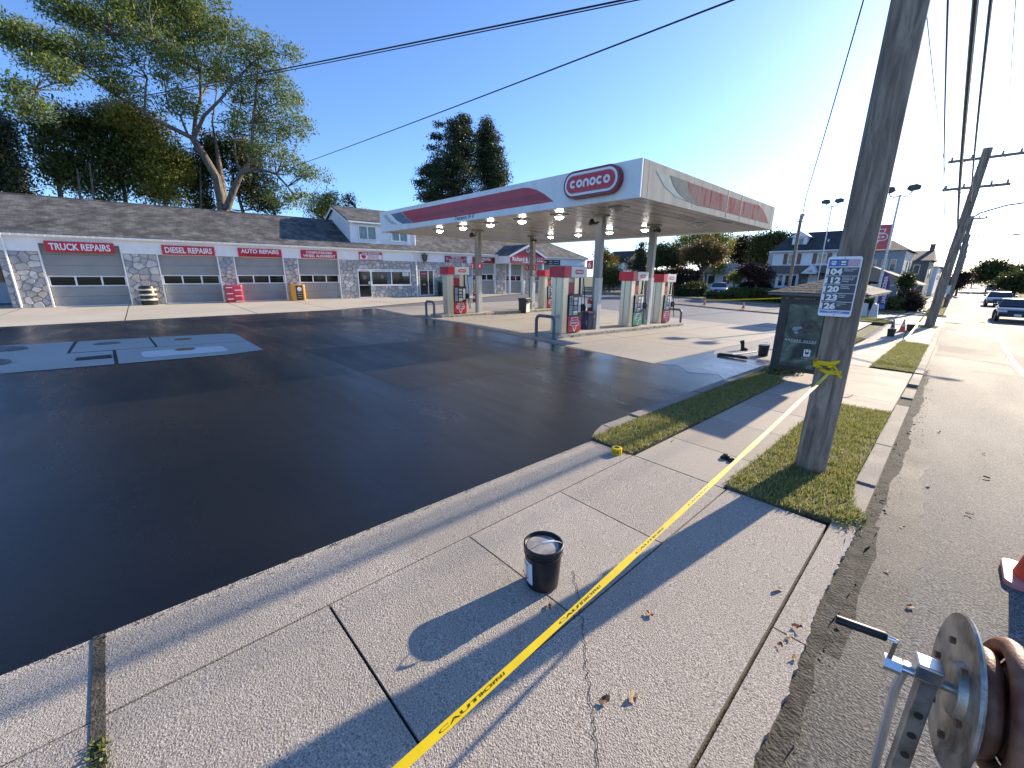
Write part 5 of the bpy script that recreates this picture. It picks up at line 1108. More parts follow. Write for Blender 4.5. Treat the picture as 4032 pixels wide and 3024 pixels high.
ck = MB().prism([(-.02, -.014), (.012, -.016), (.07, .09), (.06, .1), (.045, .1)], lambda u, v, d: (-.145+d, -u*.3, v), -.006, .006).build('crank_arm', CHR, hr, bevel=.003)
MB().tube([(-.145, -.015, .095), (-.17, -.017, .096)], .006, 8).build('crank_pin', CHR, hr); MB().tube([(-.165, -.017, .096), (-.17, -.017, .096), (-.29, -.03, .1), (-.292, -.03, .1)], [.01, .0135, .0135, .01], 12).build('grip', BLACK, hr, True)
fr_ = MB().b2(-.075, -.035, -.025, .025, -.5, .05).build('side_bracket', REELM, hr, bevel=.004)
for z in (-.12, -.2, -.28, -.36): MB().lathe([(0, 0), (.011, 0), (.011, .0015), (0, .0015)], (-.055, -.0262, z), 10, Matrix.Rotation(rad(90), 4, 'X')).build('bolt_hole', DARKMETAL, fr_)
MB().tube([(-.095, .03, .0), (-.1, .05, -.12), (-.095, .05, -.3), (-.09, .04, -.5)], .012, 8).build('brace_rod', GALV, hr, True); MB().box((-.06, 0, .03), (.06, .06, .05)).build('bearing_block', CHR, hr, bevel=.006)
MB().b2(.36, .4, -.025, .025, -.5, .05).build('side_bracket', REELM, hr, bevel=.004)
tr = empty('work_trailer', (.6, .6, gz(.6, .6)-.05), rad(10), 'dark steel trailer deck under the hose reel', 'trailer')
MB().b2(-.55, .9, -1.6, .75, .3, .38).build('deck', DARKMETAL, tr, bevel=.01); MB().b2(-.5, .85, -1.5, .7, .22, .3).build('frame', DARKMETAL, tr)
for sx in (-.62, .97): MB().lathe([(.0, -.08), (.2, -.08), (.26, -.06), (.26, .06), (.2, .08), (0, .08)], (sx, -.4, .26), 20, MX).build('wheel', RUBBER, tr, True)
for zz in (0,): MB().b2(-.5, .4, .55, .7, .38, .5).build('reel_stand', DARKMETAL, tr)
# ---------------------------------------------------------------- bus shelter
sh = empty('bus_shelter', (-2, 12, gz(-2, 10.8)), 0, 'dark framed bus shelter with hipped shingle roof and a poster panel', 'bus shelter')
X0, X1, Y0, Y1, ZE = -.62, .62, -1.2, 1.6, 1.78
for x, y in ((X0, Y0), (X0, Y1), (.3, Y0), (-.05, Y1)):
    MB().b2(x-.04, x+.04, y-.04, y+.04, -.1, ZE).build('post', DARKMETAL, sh, bevel=.006)
MB().b2(X0-.05, X1+.05, Y0-.05, Y1+.05, ZE, ZE+.06).build('ring_beam', DARKMETAL, sh)
fas = MB().b2(X0-.24, X1+.24, Y0-.3, Y1+.3, ZE+.06, ZE+.12).build('eave_board', mat('eave_trim', (.1, .098, .09), (.15, .145, .14), 3, .5), sh, bevel=.006)
nc = 7
for i in range(nc):
    t0, t1 = i/nc, (i+1)/nc; ow = lambda t: (.86*(1-t)+.02, 1.7*(1-t)+.9*t*.55+.0); a, b = ow(t0), ow(t1); z0 = ZE+.125+.3*t0; z1 = ZE+.125+.3*t1; yc = .2
    V = [(-a[0]-.01, yc-a[1]-.01, z0), (a[0]+.01, yc-a[1]-.01, z0), (a[0]+.01, yc+a[1]+.01, z0), (-a[0]-.01, yc+a[1]+.01, z0), (-b[0], yc-b[1], z1), (b[0], yc-b[1], z1), (b[0], yc+b[1], z1), (-b[0], yc+b[1], z1)]
    V += [(x, y, z-.018) for x, y, z in V[:4]]
    MB().add(V, [(0, 1, 5, 4), (1, 2, 6, 5), (2, 3, 7, 6), (3, 0, 4, 7), (4, 5, 6, 7), (8, 9, 1, 0), (9, 10, 2, 1), (10, 11, 3, 2), (11, 8, 0, 3)]).build('shingle_course', SLATE, sh)
pn = MB().b2(X0+.04, .26, Y0-.045, Y0+.045, .18, .27).b2(X0+.04, .26, Y0-.045, Y0+.045, ZE-.13, ZE-.02).b2(X0+.04, X0+.13, Y0-.044, Y0+.044, .27, ZE-.13).b2(.17, .26, Y0-.044, Y0+.044, .27, ZE-.13).build('poster_frame', DARKMETAL, sh)
def poster_mat():
    m, t, b = nodes('poster_print'); N, L = t.nodes.new, t.links.new; tc = N('ShaderNodeTexCoord'); mp = N('ShaderNodeMapping'); mp.inputs['Scale'].default_value = (2.2, 1, 2.6); L(tc.outputs['Object'], mp.inputs[0])
    n = N('ShaderNodeTexNoise'); n.inputs['Scale'].default_value = 1.3; n.inputs['Detail'].default_value = 5; n.inputs['Distortion'].default_value = 1.2; L(mp.outputs[0], n.inputs['Vector'])
    r = N('ShaderNodeValToRGB'); e = r.color_ramp.elements; e[0].position = .36; e[1].position = .68; e[0].color = (.03, .035, .025, 1); e[1].color = (.17, .21, .19, 1); q = e.new(.5); q.color = (.08, .1, .075, 1); q = e.new(.58); q.color = (.11, .13, .085, 1)
    L(n.outputs[0], r.inputs[0]); L(r.outputs[0], b.inputs['Base Color']); b.inputs['Roughness'].default_value = .3; return m
po = MB().b2(X0+.13, .17, Y0-.02, Y0-.01, .27, ZE-.13).build('poster', poster_mat(), pn)
r_ = random.Random(5)
for i in range(9):                                   # dark crouching shapes and a pale spray in the printed picture
    cx_, cz_, rr = -.2+.26*r_.random(), 1.05+.25*r_.random(), .05+.06*r_.random(); MB().prism([(cx_+rr*1.4*math.cos(a)*r_.uniform(.7, 1.2), cz_+rr*math.sin(a)*r_.uniform(.6, 1.2)) for a in [6.283*k/9 for k in range(9)]], lambda u, v, d: (u, d, v), Y0-.0215-.0003*i, Y0-.0205).build('print_shape', mat('print_dark', (.025, .022, .02), (.09, .07, .05), 14, .35), po)
for i in range(4):
    cx_, cz_, rr = -.3+.12*r_.random(), 1.0+.22*r_.random(), .03+.03*r_.random(); MB().prism([(cx_+rr*1.5*math.cos(a)*r_.uniform(.6, 1.2), cz_+rr*math.sin(a)*r_.uniform(.6, 1.2)) for a in [6.283*k/8 for k in range(8)]], lambda u, v, d: (u, d, v), Y0-.0245-.0003*i, Y0-.0235).build('print_shape', mat('print_spray', (.3, .36, .42), (.2, .27, .26), 20, .35), po)
text('N A T U R E   N E E D S', .06, SIGNWHITE, po, (-.16, Y0-.026, .87), width=.58, bold=.004); MB().b2(-.35, .12, Y0-.0215, Y0-.0205, .83, .838).build('print_line', OFFWHITE, po)
wl_ = MB().prism(rrect(.12, .16, .02, 3, .0, .62), lambda u, v, d: (u, d, v), Y0-.023, Y0-.0205).build('charity_logo', SIGNWHITE, po)
for dx, dz, rx, rz_ in ((-.03, .045, .012, .012), (.03, .045, .012, .012), (0, -.015, .04, .022), (-.025, .015, .012, .01), (.022, .012, .012, .01)): MB().prism([(.0+dx+rx*math.cos(a), .63+dz+rz_*math.sin(a)) for a in [6.283*k/12 for k in range(12)]], lambda u, v, d: (u, d, v), Y0-.0245, Y0-.0231).build('logo_patch', BLACK, wl_)
text('wwf', .03, BLACK, wl_, (.0, Y0-.0245, .565), bold=.02); text('world.org', .03, OFFWHITE, po, (-.03, Y0-.024, .5), bold=.0)
gl_ = nodes('clear_pane')[0]; t_ = gl_.node_tree; b_ = t_.nodes['Principled BSDF']; b_.inputs['Base Color'].default_value = (.6, .65, .65, 1); b_.inputs['Alpha'].default_value = .18; b_.inputs['Roughness'].default_value = .08
MB().b2(X0-.006, X0+.006, Y0+.04, Y1-.04, .35, ZE-.05).build('side_pane', gl_, sh); MB().b2(X0-.02, X0+.02, Y0+.04, Y1-.04, .3, .35).build('pane_rail', DARKMETAL, sh)
MB().b2(X0+.1, X0+.42, Y0+.5, Y1-.4, .4, .44).build('bench', DARKMETAL, sh)
for y in (Y0+.7, Y1-.6): MB().b2(X0+.2, X0+.3, y-.03, y+.03, -.05, .4).build('bench_leg', DARKMETAL, sh)
# ---------------------------------------------------------------- station signs and lamps by the corner
def twin_lamp(x, y, top, label, r=.085, dx=.55, base=.0):
    z = gz(x, y)-.05; e = empty('lamp_post', (x, y, z), 0, label, 'lamp post'); h = top-z
    MB().tube([(0, 0, 0), (0, 0, h)], [r, r*.65], 12).build('pole', GALV, e, True)
    for s in (-1, 1):
        a = MB().tube([(0, 0, h-.05), (s*dx*.5, 0, h-.12), (s*dx*.85, 0, h-.02), (s*dx, 0, h+.2)], .035, 8).build('bracket', GALV, e, True)
        MB().prism([(-.32, -.1), (-.12, -.24), (.3, -.16), (.34, .06), (.1, .2), (-.25, .14)], lambda u, v, d: (s*(dx+.02)+u*s, d, h+.36+v*.85), -.17, .17).build('flood_head', DARKMETAL, a, bevel=.02)
    return e
twin_lamp(-3.62, 36.7, 7.05, 'tall lamp post with twin flood heads beside the red station sign'); twin_lamp(-8.65, 45.2, 7.85, 'farther thin lamp post with twin flood heads before the white house', .06, .42)
e = empty('station_sign', (-4.55, 38.2, gz(-4.55, 38.2)), 0, 'red square station price sign partly hidden by the thick pole', 'sign')
zz = .45; RS_ = mat('sign_red_pale', (.5, .05, .06), (.55, .07, .08), 2, .4)
MB().b2(-.8, .8, -.12, .12, 3.9+zz, 5.45+zz).build('sign_box', RS_, e, bevel=.02); MB().b2(.8, .86, -.1, .1, 3.88+zz, 5.47+zz).build('edge_trim', SIGNWHITE, e); MB().b2(-.12, .12, -.1, .1, 0, 3.9+zz).build('post', GREYPAINT, e)
fq = lambda u, v, d: (u, -.12-d, 4.66+zz+v); b = MB()
for P in (capsule(1.3, .42), [(-.5, .5), (.5, .5), (.4, .26), (-.4, .26)], [(-.26, -.26), (.26, -.26), (0, -.68)]):
    for i in range(len(P)): b.prism(ribbon([P[i], P[(i+1) % len(P)]], .05), fq, .001, .008)
b.build('triangle_logo', SIGNWHITE, e); word_logo(1.0, fq, .001, .01).build('lettering', SIGNWHITE, e)
e = empty('concrete_block', (-3.75, 36.3, gz(-3.75, 36.3)-.02), 0, 'pair of flared white concrete blocks at the foot of the lamp post', 'block')
for dx in (-.3, .22): MB().prism([(-.24, 0), (.24, 0), (.13, .86), (.05, .84), (-.02, .88), (-.12, .86)], lambda u, v, d: (dx+u, d, v), -.25, .12).build('block', mat('pale_block', (.55, .56, .57), (.62, .62, .62), 3, .7), e, bevel=.015)
e = empty('feather_flag', (-3.4, 40, gz(-3.4, 40)), 0, 'purple and blue feather flag lettered WINDOW TINT on the corner', 'flag')
prof = [(0, .25), (.5, .3), (.56, 1.2), (.5, 2.1), (.3, 2.75), (.05, 2.95), (0, 2.9)]
FLAG = mat('flag_cloth', (.05, .04, .16), (.09, .07, .26), 1.4, .7); MB().prism([(u*.95-.45, v) for u, v in prof], lambda u, v, d: (u, d+.05*math.sin(v*3), v), -.006, .006).build('cloth', FLAG, e)
MB().tube([(-.46, 0, 0), (-.46, 0, 2.6), (-.38, 0, 2.95), (-.15, 0, 3.05)], .018, 6).build('rod', GALV, e, True)
text('WINDOW', .3, SIGNWHITE, e, (-.25, -.07, 2.05), (0, 0, -1), (1, 0, 0), width=1.1, bold=.02); text('TINT', .28, SIGNWHITE, e, (-.12, -.07, 1.05), (0, 0, -1), (1, 0, 0), width=.65, bold=.02); MB().b2(-.3, .02, -.08, -.06, .35, .62).build('small_print', mat('flag_blue', (.1, .2, .5), None), e)
# no-parking board on the far poles
e = empty('street_sign', (-.72, 47.5, gz(-.72, 47.5)), 0, 'blank back of a pale street sign on a post beyond the side street', 'sign'); MB().tube([(0, 0, 0), (0, 0, 2.1)], .03, 6).build('post', DARKMETAL, e); MB().b2(-.32, .32, -.02, .0, 1.35, 2.0).build('plate', GALV, e)
# ---------------------------------------------------------------- fallen leaves and litter
LEAFS = [mat('dry_leaf_%d' % i, c, tuple(k*.6 for k in c), 40, .7) for i, c in enumerate(((.3, .15, .05), (.42, .3, .16), (.16, .09, .045), (.3, .09, .04)))]
lp = [(2160, 2400), (2490, 2760), (2380, 2770), (3070, 2550), (3125, 2600), (3105, 2520), (3060, 2330), (2555, 2430), (3340, 1780), (3250, 1830), (3300, 1955), (3580, 1700), (3700, 1690), (3880, 1775), (3560, 2060), (3820, 2010), (3890, 1870), (3660, 1900), (3500, 2230), (3590, 2370), (3480, 1960), (2650, 1740), (2760, 1595), (3135, 2480)]
proto = []
for i in range(4):
    r = random.Random(40+i); n = 9; o = [(.03*math.cos(6.283*k/n)*r.uniform(.7, 1.3), .018*math.sin(6.283*k/n)*r.uniform(.7, 1.3), r.uniform(.0, .012)) for k in range(n)]
    me = bpy.data.meshes.new('fallen_leaf'); me.from_pydata(o+[(0, 0, .003)], [], [(k, (k+1) % n, n) for k in range(n)]); me.materials.append(LEAFS[i]); proto.append(me)
for i, p in enumerate(lp):
    q = G(*p); z = gz(q[0], q[1])+(.02 if q[0] < -.2 else -.04)
    o = bpy.data.objects.new('fallen_leaf', proto[i % 4]); COL.objects.link(o); o.location = (q[0], q[1], z); o.rotation_euler = (random.uniform(-.3, .3), random.uniform(-.3, .3), random.uniform(0, 6)); s = random.uniform(.7, 1.2); o.scale = (s, s, s*1.3)
    wh = 'road' if q[0] > -.19 else ('kerb' if q[0] > -.37 else ('grass' if q[1] > 4.1 and (q[0] > -1.22 or q[0] < -2.2) else 'driveway slab'))
    tag(o, 'small %s fallen leaf lying on the %s' % (('orange brown', 'tan', 'dark brown', 'reddish')[i % 4], wh), 'leaf', '%s leaves on the %s' % (('orange brown', 'tan', 'dark brown', 'reddish')[i % 4], wh))
# ================================================================ grass
GRASSBED = ground_mat('grass_bed', [(.05, .05, .02), (.1, .1, .035), (.17, .15, .07)], (.13, .1, .06), 25, .95, .6, .02, .5, 1.5)
GRASS = leaf_mat('grass_blades', [(.09, .13, .02), (.17, .22, .04), (.3, .31, .08), (.44, .39, .16), (.46, .38, .2)], .42, .6)
def grass(name, poly, dz, dens, label, hgt=(.025, .055), bed=True):
    if bed: struct(sheet('grass_bed', poly, dz, GRASSBED, 1, edge=.15))
    P = np.array(poly); lo, hi = P.min(0), P.max(0); n = int(dens*(hi-lo).prod()); q = lo+rng.random((n, 2))*(hi-lo)
    ins = np.zeros(n, bool); j = len(P)-1
    for i in range(len(P)):
        a, b = P[i], P[j]; c = ((a[1] > q[:, 1]) != (b[1] > q[:, 1])) & (q[:, 0] < (b[0]-a[0])*(q[:, 1]-a[1])/(b[1]-a[1]+1e-12)+a[0]); ins ^= c; j = i
    q = q[ins]; cl = .55+.45*np.sin(q[:, 0]*9+np.sin(q[:, 1]*5)*2)*np.sin(q[:, 1]*7+q[:, 0]*3); q = q[rng.random(len(q)) < .3+.7*cl**1.5]; n = len(q); q = q+rng.normal(0, .018, q.shape)
    z = np.array([gz(*p) for p in q])+dz; h = rng.uniform(*hgt, n); a = rng.random(n)*6.283; w = rng.uniform(.003, .006, n)*(1+dens*0); lean = rng.normal(0, .5, (n, 2))*h[:, None]
    V = np.zeros((n, 3, 3)); V[:, 0, :2] = q+np.c_[np.cos(a), np.sin(a)]*w[:, None]; V[:, 1, :2] = q-np.c_[np.cos(a), np.sin(a)]*w[:, None]; V[:, 2, :2] = q+lean
    V[:, 0, 2] = z-.003; V[:, 1, 2] = z-.003; V[:, 2, 2] = z+h
    o = npmesh(name, V.reshape(-1, 3), np.arange(n*3).reshape(n, 3), GRASS); tag(o, label, 'grass', kind='stuff'); return o
grass('grass', [(-2.83, 4.1), (-2.25, 4.06), (-2.22, 10.3), (-2.4, 10.55), (-2.85, 10.75), (-2.86, 5.)], .03, 7500, 'green grass strip between the sealed lot and the sidewalk')
grass('grass', [(-1.22, 4.12), (-.85, 4.1), (-.3, 4.22), (-.16, 4.45), (-.3, 4.7), (-.37, 5.4), (-.37, 9.05), (-1.22, 8.95)], .035, 8500, 'green grass strip round the thick wooden pole')
grass('grass', [(-1.23, 14.42), (-.37, 14.4), (-.36, 23.0), (-1.2, 23.2)], .045, 3500, 'grass strip between sidewalk and kerb beyond the shelter')
grass('grass', [(-2.85, 14.5), (-2.62, 14.5), (-2.32, 17), (-2.32, 22.8), (-2.6, 23.4), (-2.85, 20)], .03, 2500, 'narrow sunny grass strip beyond the bus shelter')
grass('grass', [(-2.75, 10.8), (-2.45, 10.7), (-2.3, 11.6), (-2.5, 12.8), (-2.85, 13)], .04, 3000, 'weedy ground under the bus shelter', (.05, .12))
grass('grass', [(-1.1, 30.9), (-.4, 31.0), (-.35, 32.3), (-1.3, 32.4)], .04, 2500, 'tuft of grass round the foot of the second pole')
grass('grass', [(-5.6, 33.6), (-4.4, 35.2), (-2.9, 34.6), (-2.2, 32.7), (-2.5, 31.6), (-3.6, 31.6)], .05, 1500, 'small grass island at the corner of the side street', (.03, .08))
grass('grass', [(-1.25, 42), (-.4, 42), (-.4, 75), (-1.2, 75)], .05, 350, 'grass verge beyond the side street', (.04, .1))
grass('grass', [(-4.5, 42.5), (-2.4, 42), (-2.4, 70), (-4, 70)], .05, 250, 'patchy lawn edge along the far sidewalk', (.04, .1))
grass('grass', [(5.5, 30), (24, 30), (24, 140), (5.5, 140)], .02, 60, 'wide lawn on the far side of the road', (.06, .15))
# weeds in the open joint at the lower left
def blades(name, pts, m, L, W_, up=.6):
    pts = np.asarray(pts); n = len(pts); d = rng.normal(0, 1, (n, 3)); d[:, 2] = np.abs(d[:, 2])*up+.2; d /= np.linalg.norm(d, axis=1)[:, None]; s = np.cross(d, rng.normal(0, 1, (n, 3))); s /= np.linalg.norm(s, axis=1)[:, None]
    l = L*rng.uniform(.6, 1.3, n)[:, None]; w = W_*rng.uniform(.6, 1.3, n)[:, None]
    V = np.stack([pts, pts+d*l*.5+s*w, pts+d*l, pts+d*l*.5-s*w], 1); return npmesh(name, V.reshape(-1, 3), np.arange(n*4).reshape(n, 4), m)
WEED = leaf_mat('weed_leaf', [(.06, .1, .02), (.14, .18, .04), (.22, .22, .07)], .3)
q = np.c_[rng.uniform(-2.1, -1.35, 420), rng.normal(-.362, .018, 420), np.zeros(420)]; q[:, 2] = [gz(a, b)+.016 for a, b, _ in q]
tag(blades('weeds', q, WEED, .022, .006), 'small weeds growing in the open slab joint', 'weeds', kind='stuff')
q = np.c_[rng.uniform(-.42, -.1, 300)*0+rng.normal(-.3, .07, 300), rng.normal(4.35, .12, 300), np.zeros(300)]; q[:, 2] = [gz(a, b)+.02 for a, b, _ in q]
tag(blades('weeds', q, GRASS, .06, .004), 'ragged grass spilling over the kerb end', 'grass', kind='stuff')
for i, (x, y) in enumerate(((-2.5, 11.15), (-2.25, 11.5), (-2.62, 10.95))):
    q = np.c_[rng.normal(x, .07, 120), rng.normal(y, .07, 120), np.abs(rng.normal(.07, .05, 120))+gz(x, y)+.02]
    e = empty('weed_plant', (x, y, gz(x, y)), 0, ('leafy weed at the foot of the shelter post', 'leafy weed under the shelter poster', 'pale weed at the kerb by the shelter')[i], 'plant'); q -= np.array([x, y, gz(x, y)]); o = blades('leaves', q, WEED, .07, .02); o.parent = e; MB().tube([(0, 0, 0), (.01, .01, .1)], .004, 5).build('stem', WEED, e)
# ================================================================ trees
def leafmesh(name, parent, m, cen, spread, per, size, asp=.45, droop=0., flat=1.):
    cen = np.asarray(cen, float); K = len(cen); n = K*per
    p = np.repeat(cen, per, 0)+rng.normal(0, 1, (n, 3))*np.asarray(spread)*np.array([1, 1, flat])
    d = rng.normal(0, 1, (n, 3)); d[:, 2] -= droop; d /= np.linalg.norm(d, axis=1)[:, None]
    s = np.cross(d, rng.normal(0, 1, (n, 3))); s /= np.linalg.norm(s, axis=1)[:, None]+1e-9
    L = size*rng.uniform(.6, 1.4, n)[:, None]; Wd = L*asp*rng.uniform(.7, 1.2, n)[:, None]
    V = np.stack([p-d*L*.5, p+s*Wd*.5, p+d*L*.5, p-s*Wd*.5], 1).reshape(-1, 3)
    o = npmesh(name, V, np.arange(n*4).reshape(n, 4), m, parent); return o
def in_ell(els, D, count, shell=.5):
    out = []; vol = np.array([e[2]*e[3]*(e[4] if len(e) > 4 and e[4] else 1) for e in els], float); cn = np.maximum(1, (count*vol/vol.sum()).astype(int))
    for e, c in zip(els, cn):
        dd = e[5] if len(e) > 5 else 0; o = AD(e[0], e[1], D+dd); rx = np.linalg.norm(AD(e[0]+e[2], e[1], D+dd)-o); rz = np.linalg.norm(AD(e[0], e[1]-e[3], D+dd)-o)
        d = rng.normal(0, 1, (c, 3)); d /= np.linalg.norm(d, axis=1)[:, None]; r = rng.random(c)**shell
        out.append(o+d*r[:, None]*np.array([rx, rx, rz]))
    return np.concatenate(out)
LF_BIG = leaf_mat('leaf_locust', [(.06, .11, .035), (.11, .17, .045), (.18, .23, .06), (.3, .31, .08)], .45)
LF_DARK = leaf_mat('leaf_dark', [(.025, .045, .015), (.06, .09, .03), (.13, .16, .045), (.28, .28, .07)], .42)
LF_YEL = leaf_mat('leaf_yellowgreen', [(.08, .11, .025), (.17, .2, .04), (.32, .31, .06), (.42, .37, .09)], .45)
LF_CON = leaf_mat('conifer_needles', [(.016, .03, .018), (.034, .055, .028), (.06, .082, .036), (.11, .12, .045)], .25)
LF_AUT = leaf_mat('leaf_autumn', [(.08, .04, .02), (.14, .08, .025), (.2, .13, .035), (.14, .15, .04)], .4)
LF_MIX = leaf_mat('leaf_mixed', [(.03, .045, .015), (.06, .08, .02), (.12, .12, .035)], .35)
LF_RED = leaf_mat('leaf_redbrown', [(.03, .018, .015), (.06, .03, .022), (.1, .055, .035)], .3)
LF_BLUE = leaf_mat('leaf_bluespruce', [(.015, .03, .03), (.03, .05, .05), (.06, .085, .08)], .15)
def limbs(parent, paths, D, m=BARK, name='limb'):
    """paths: [[(px,py,r,dd),...]] in photo pixels at distance D + dd"""
    for i, P in enumerate(paths):
        pts = [AD(a, b, D+c) for a, b, r, c in P]; b = MB().tube([p-np.array(parent.location) for p in pts], [r for _, _, r, _ in P], 9); b.build('trunk' if i == 0 else name, m, parent, True)
def tree(name, label, base, D, els, mleaf, count, per, spread, size, trunk_r=.2, paths=None, asp=.45, droop=.0, shell=.4, flat=1., group=None, sub=0):
    """base: photo pixel where the stem meets the ground or roofline; els: crown ellipsoids in photo pixels"""
    o = AD(base[0], base[1], D); z0 = gz(o[0], o[1]); loc = np.array([o[0], o[1], z0-.1]); e = empty(name, loc, 0, label, 'tree', group)
    top = in_ell(els, D, 40, .4); cm = top.mean(0)
    if paths: limbs(e, paths, D)
    else:
        P = [np.zeros(3), (cm-loc)*np.array([.15, .15, .35]), (cm-loc)*np.array([.6, .6, .7]), (cm-loc)]; MB().tube(P, [trunk_r*1.15, trunk_r, trunk_r*.75, trunk_r*.3], 9).build('trunk', BARK, e, True)
    cen = in_ell(els, D, count, shell)
    if sub:                                   # twigs that carry the leaf clumps
        tw = MB(); roots = [AD(a, b, D+c) for P in (paths or []) for a, b, r, c in P[1:]] or [loc+(cm-loc)*t for t in (.55, .7, .85, 1.)]
        roots = np.array(roots)
        for c in cen[rng.permutation(len(cen))[:sub]]:
            r0 = roots[np.argmin(np.linalg.norm(roots-c, axis=1)+np.where(roots[:, 2] > c[2]+.5, 3, 0))]; mid = (r0+c)/2+rng.normal(0, .25, 3); tw.tube([r0-loc, mid-loc, c-loc], [.05, .03, .01], 5, False)
        tag(tw.build('twigs', BARK, e, True), kind='stuff')
    cr = leafmesh('crown', e, mleaf, cen-loc, spread, per, size, asp, droop, flat); return e
r1 = lambda *L: [(a*.633, b*.633)+tuple(c*.633 for c in k[:2])+tuple(k[2:]) for (a, b, *k) in L]
# the big open tree behind the garage
pth = [[(1392, 1330, .55, 0), (1372, 1230, .5, 0), (1345, 1100, .46, 0), (1270, 970, .4, 0), (1200, 860, .36, .5)], [(1400, 1320, .45, .5), (1385, 1180, .4, .5), (1360, 1000, .26, 1), (1345, 900, .17, 1.5), (1320, 760, .1, 2), (1350, 560, .06, 2.5), (1330, 380, .03, 3)],
       [(1410, 1300, .42, -.5), (1450, 1190, .36, -1), (1500, 1080, .3, -1.5), (1560, 1000, .2, -1.5), (1575, 760, .16, -1), (1600, 500, .1, -1), (1610, 330, .05, -1)], [(1500, 1080, .22, -1.5), (1600, 1045, .18, -2), (1720, 1085, .14, -2.5), (1790, 1160, .1, -3), (1840, 1240, .05, -3)],
       [(1200, 860, .26, .5), (1080, 800, .22, 0), (960, 745, .19, -1), (890, 690, .16, -1.5), (720, 590, .13, -2), (500, 440, .09, -2.5), (250, 330, .05, -3), (60, 240, .03, -3)], [(900, 700, .12, -1.5), (905, 560, .1, -1.5), (915, 480, .09, -1), (840, 380, .06, -1), (700, 220, .04, -1)],
       [(1205, 860, .24, .5), (1215, 740, .2, 1), (1250, 600, .17, 1.5), (1245, 450, .14, 2), (1200, 280, .1, 2), (1100, 80, .06, 2), (1040, -120, .03, 2)], [(1210, 850, .22, .5), (1270, 720, .17, -.5), (1370, 620, .14, -1), (1440, 530, .12, -1.5), (1560, 400, .08, -2), (1700, 280, .04, -2)],
       [(1250, 600, .1, 1.5), (1330, 470, .08, 2.5), (1400, 250, .05, 3), (1440, 60, .03, 3)], [(1165, 830, .14, .5), (1120, 720, .1, -.5), (1050, 690, .07, -1), (1020, 500, .05, -1.5), (950, 250, .03, -2)], [(1500, 1080, .14, -1.5), (1465, 980, .11, -1), (1455, 830, .08, -.5), (1500, 640, .05, 0), (1500, 300, .03, 0)], [(500, 440, .05, -2.5), (360, 420, .03, -3.5), (220, 560, .02, -4)]]
pth = [[(a*.633, b*.633, r*.78, d) for a, b, r, d in P] for P in pth]
el = r1((60, 200, 120, 110, 1, -3), (250, 270, 200, 120, 1, -3), (420, 70, 180, 110, 1, -1), (650, 110, 220, 150), (560, 330, 220, 110, 1, -2), (330, 430, 170, 80, 1, -4), (900, 110, 220, 180, 1, 1), (1100, 80, 200, 170, 1, 2), (1000, 330, 200, 150, 1, -1), (1280, 130, 160, 200, 1, 3), (1480, 250, 130, 110, 1, 1), (1240, 400, 200, 150, 1, 2), (1650, 330, 140, 110, 1, -2), (1800, 330, 70, 60, 1, -2), (1450, 470, 160, 150, 1, -1), (1680, 560, 170, 130, 1, -1), (1800, 620, 90, 60, 1, -2), (1560, 760, 200, 150), (1790, 780, 140, 130, 1, -2), (1700, 960, 160, 120, 1, -2), (1900, 1080, 150, 70, 1, -3), (1800, 1230, 140, 80, 1, -3), (100, 560, 110, 60, 1, -4), (750, 540, 170, 90, 1, -2), (1100, 620, 160, 110), (930, -60, 500, 120, 1, 1), (200, 690, 160, 60, 1, -4))
tree('locust_tree', 'tall open leaved tree with pale forked trunk behind the garage', (1392*.633, 1330*.633), 50, el, LF_BIG, 1700, 42, (.38, .38, .26), .25, paths=pth, asp=.36, droop=.35, shell=.42, sub=420)
for nm, lb, b, D, E_, lf, c, per, sp, sz in (
    ('evergreen_tree', 'broad dark evergreen mass left of the open tree trunk', (760, 1290), 54, r1((750, 930, 200, 270), (580, 1060, 190, 220), (880, 1080, 190, 200), (680, 740, 130, 100), (480, 860, 110, 110), (420, 1000, 90, 70), (830, 850, 120, 90), (560, 790, 90, 60), (760, 660, 60, 40)), LF_DARK, 900, 40, (.4, .4, .26), .24),
    ('yellowgreen_tree', 'yellow green sunlit bush tree before the dark evergreens', (1010, 1300), 52, r1((1030, 1130, 150, 180), (1010, 950, 160, 130), (860, 760, 190, 110), (1120, 1040, 90, 130)), LF_YEL, 520, 40, (.38, .38, .26), .24),
    ('dark_tree', 'dark green tree right behind the pale forked trunk', (1560, 1310), 53, r1((1580, 1150, 140, 160), (1500, 960, 130, 110), (1330, 900, 90, 90), (1660, 1280, 90, 60), (1230, 1130, 90, 130), (1300, 1020, 100, 110), (1260, 1270, 90, 60)), LF_MIX, 620, 40, (.38, .38, .26), .24),
    ('sparse_tree', 'ragged dark sparse tree between the left conifer and the evergreens', (330, 1220), 53, r1((300, 940, 110, 150), (380, 1080, 130, 110), (250, 780, 120, 70), (420, 720, 130, 80)), LF_DARK, 230, 34, (.5, .5, .3), .25),
    ('conifer_tree', 'dark ragged conifer at the left edge of the photo', (40, 1200), 51, r1((40, 1080, 130, 110), (20, 900, 80, 120), (0, 760, 60, 90), (70, 1170, 140, 50), (-120, 950, 120, 220)), LF_CON, 420, 44, (.36, .36, .22), .22),
    ('young_tree', 'small yellow green tree left of the white dormer', (2000, 1370), 56, r1((1990, 1290, 110, 80), (2060, 1240, 60, 50)), LF_YEL, 120, 40, (.4, .4, .3), .22),
    ('slender_tree', 'small thin tree above the dormer roof', (2180, 1300), 60, r1((2170, 1250, 45, 45), (2260, 1330, 50, 25)), LF_MIX, 40, 26, (.3, .3, .25), .22)):
    tree(nm, lb, (b[0]*.633, b[1]*.633), D, E_, lf, c, per, sp, sz, .22, sub=30)
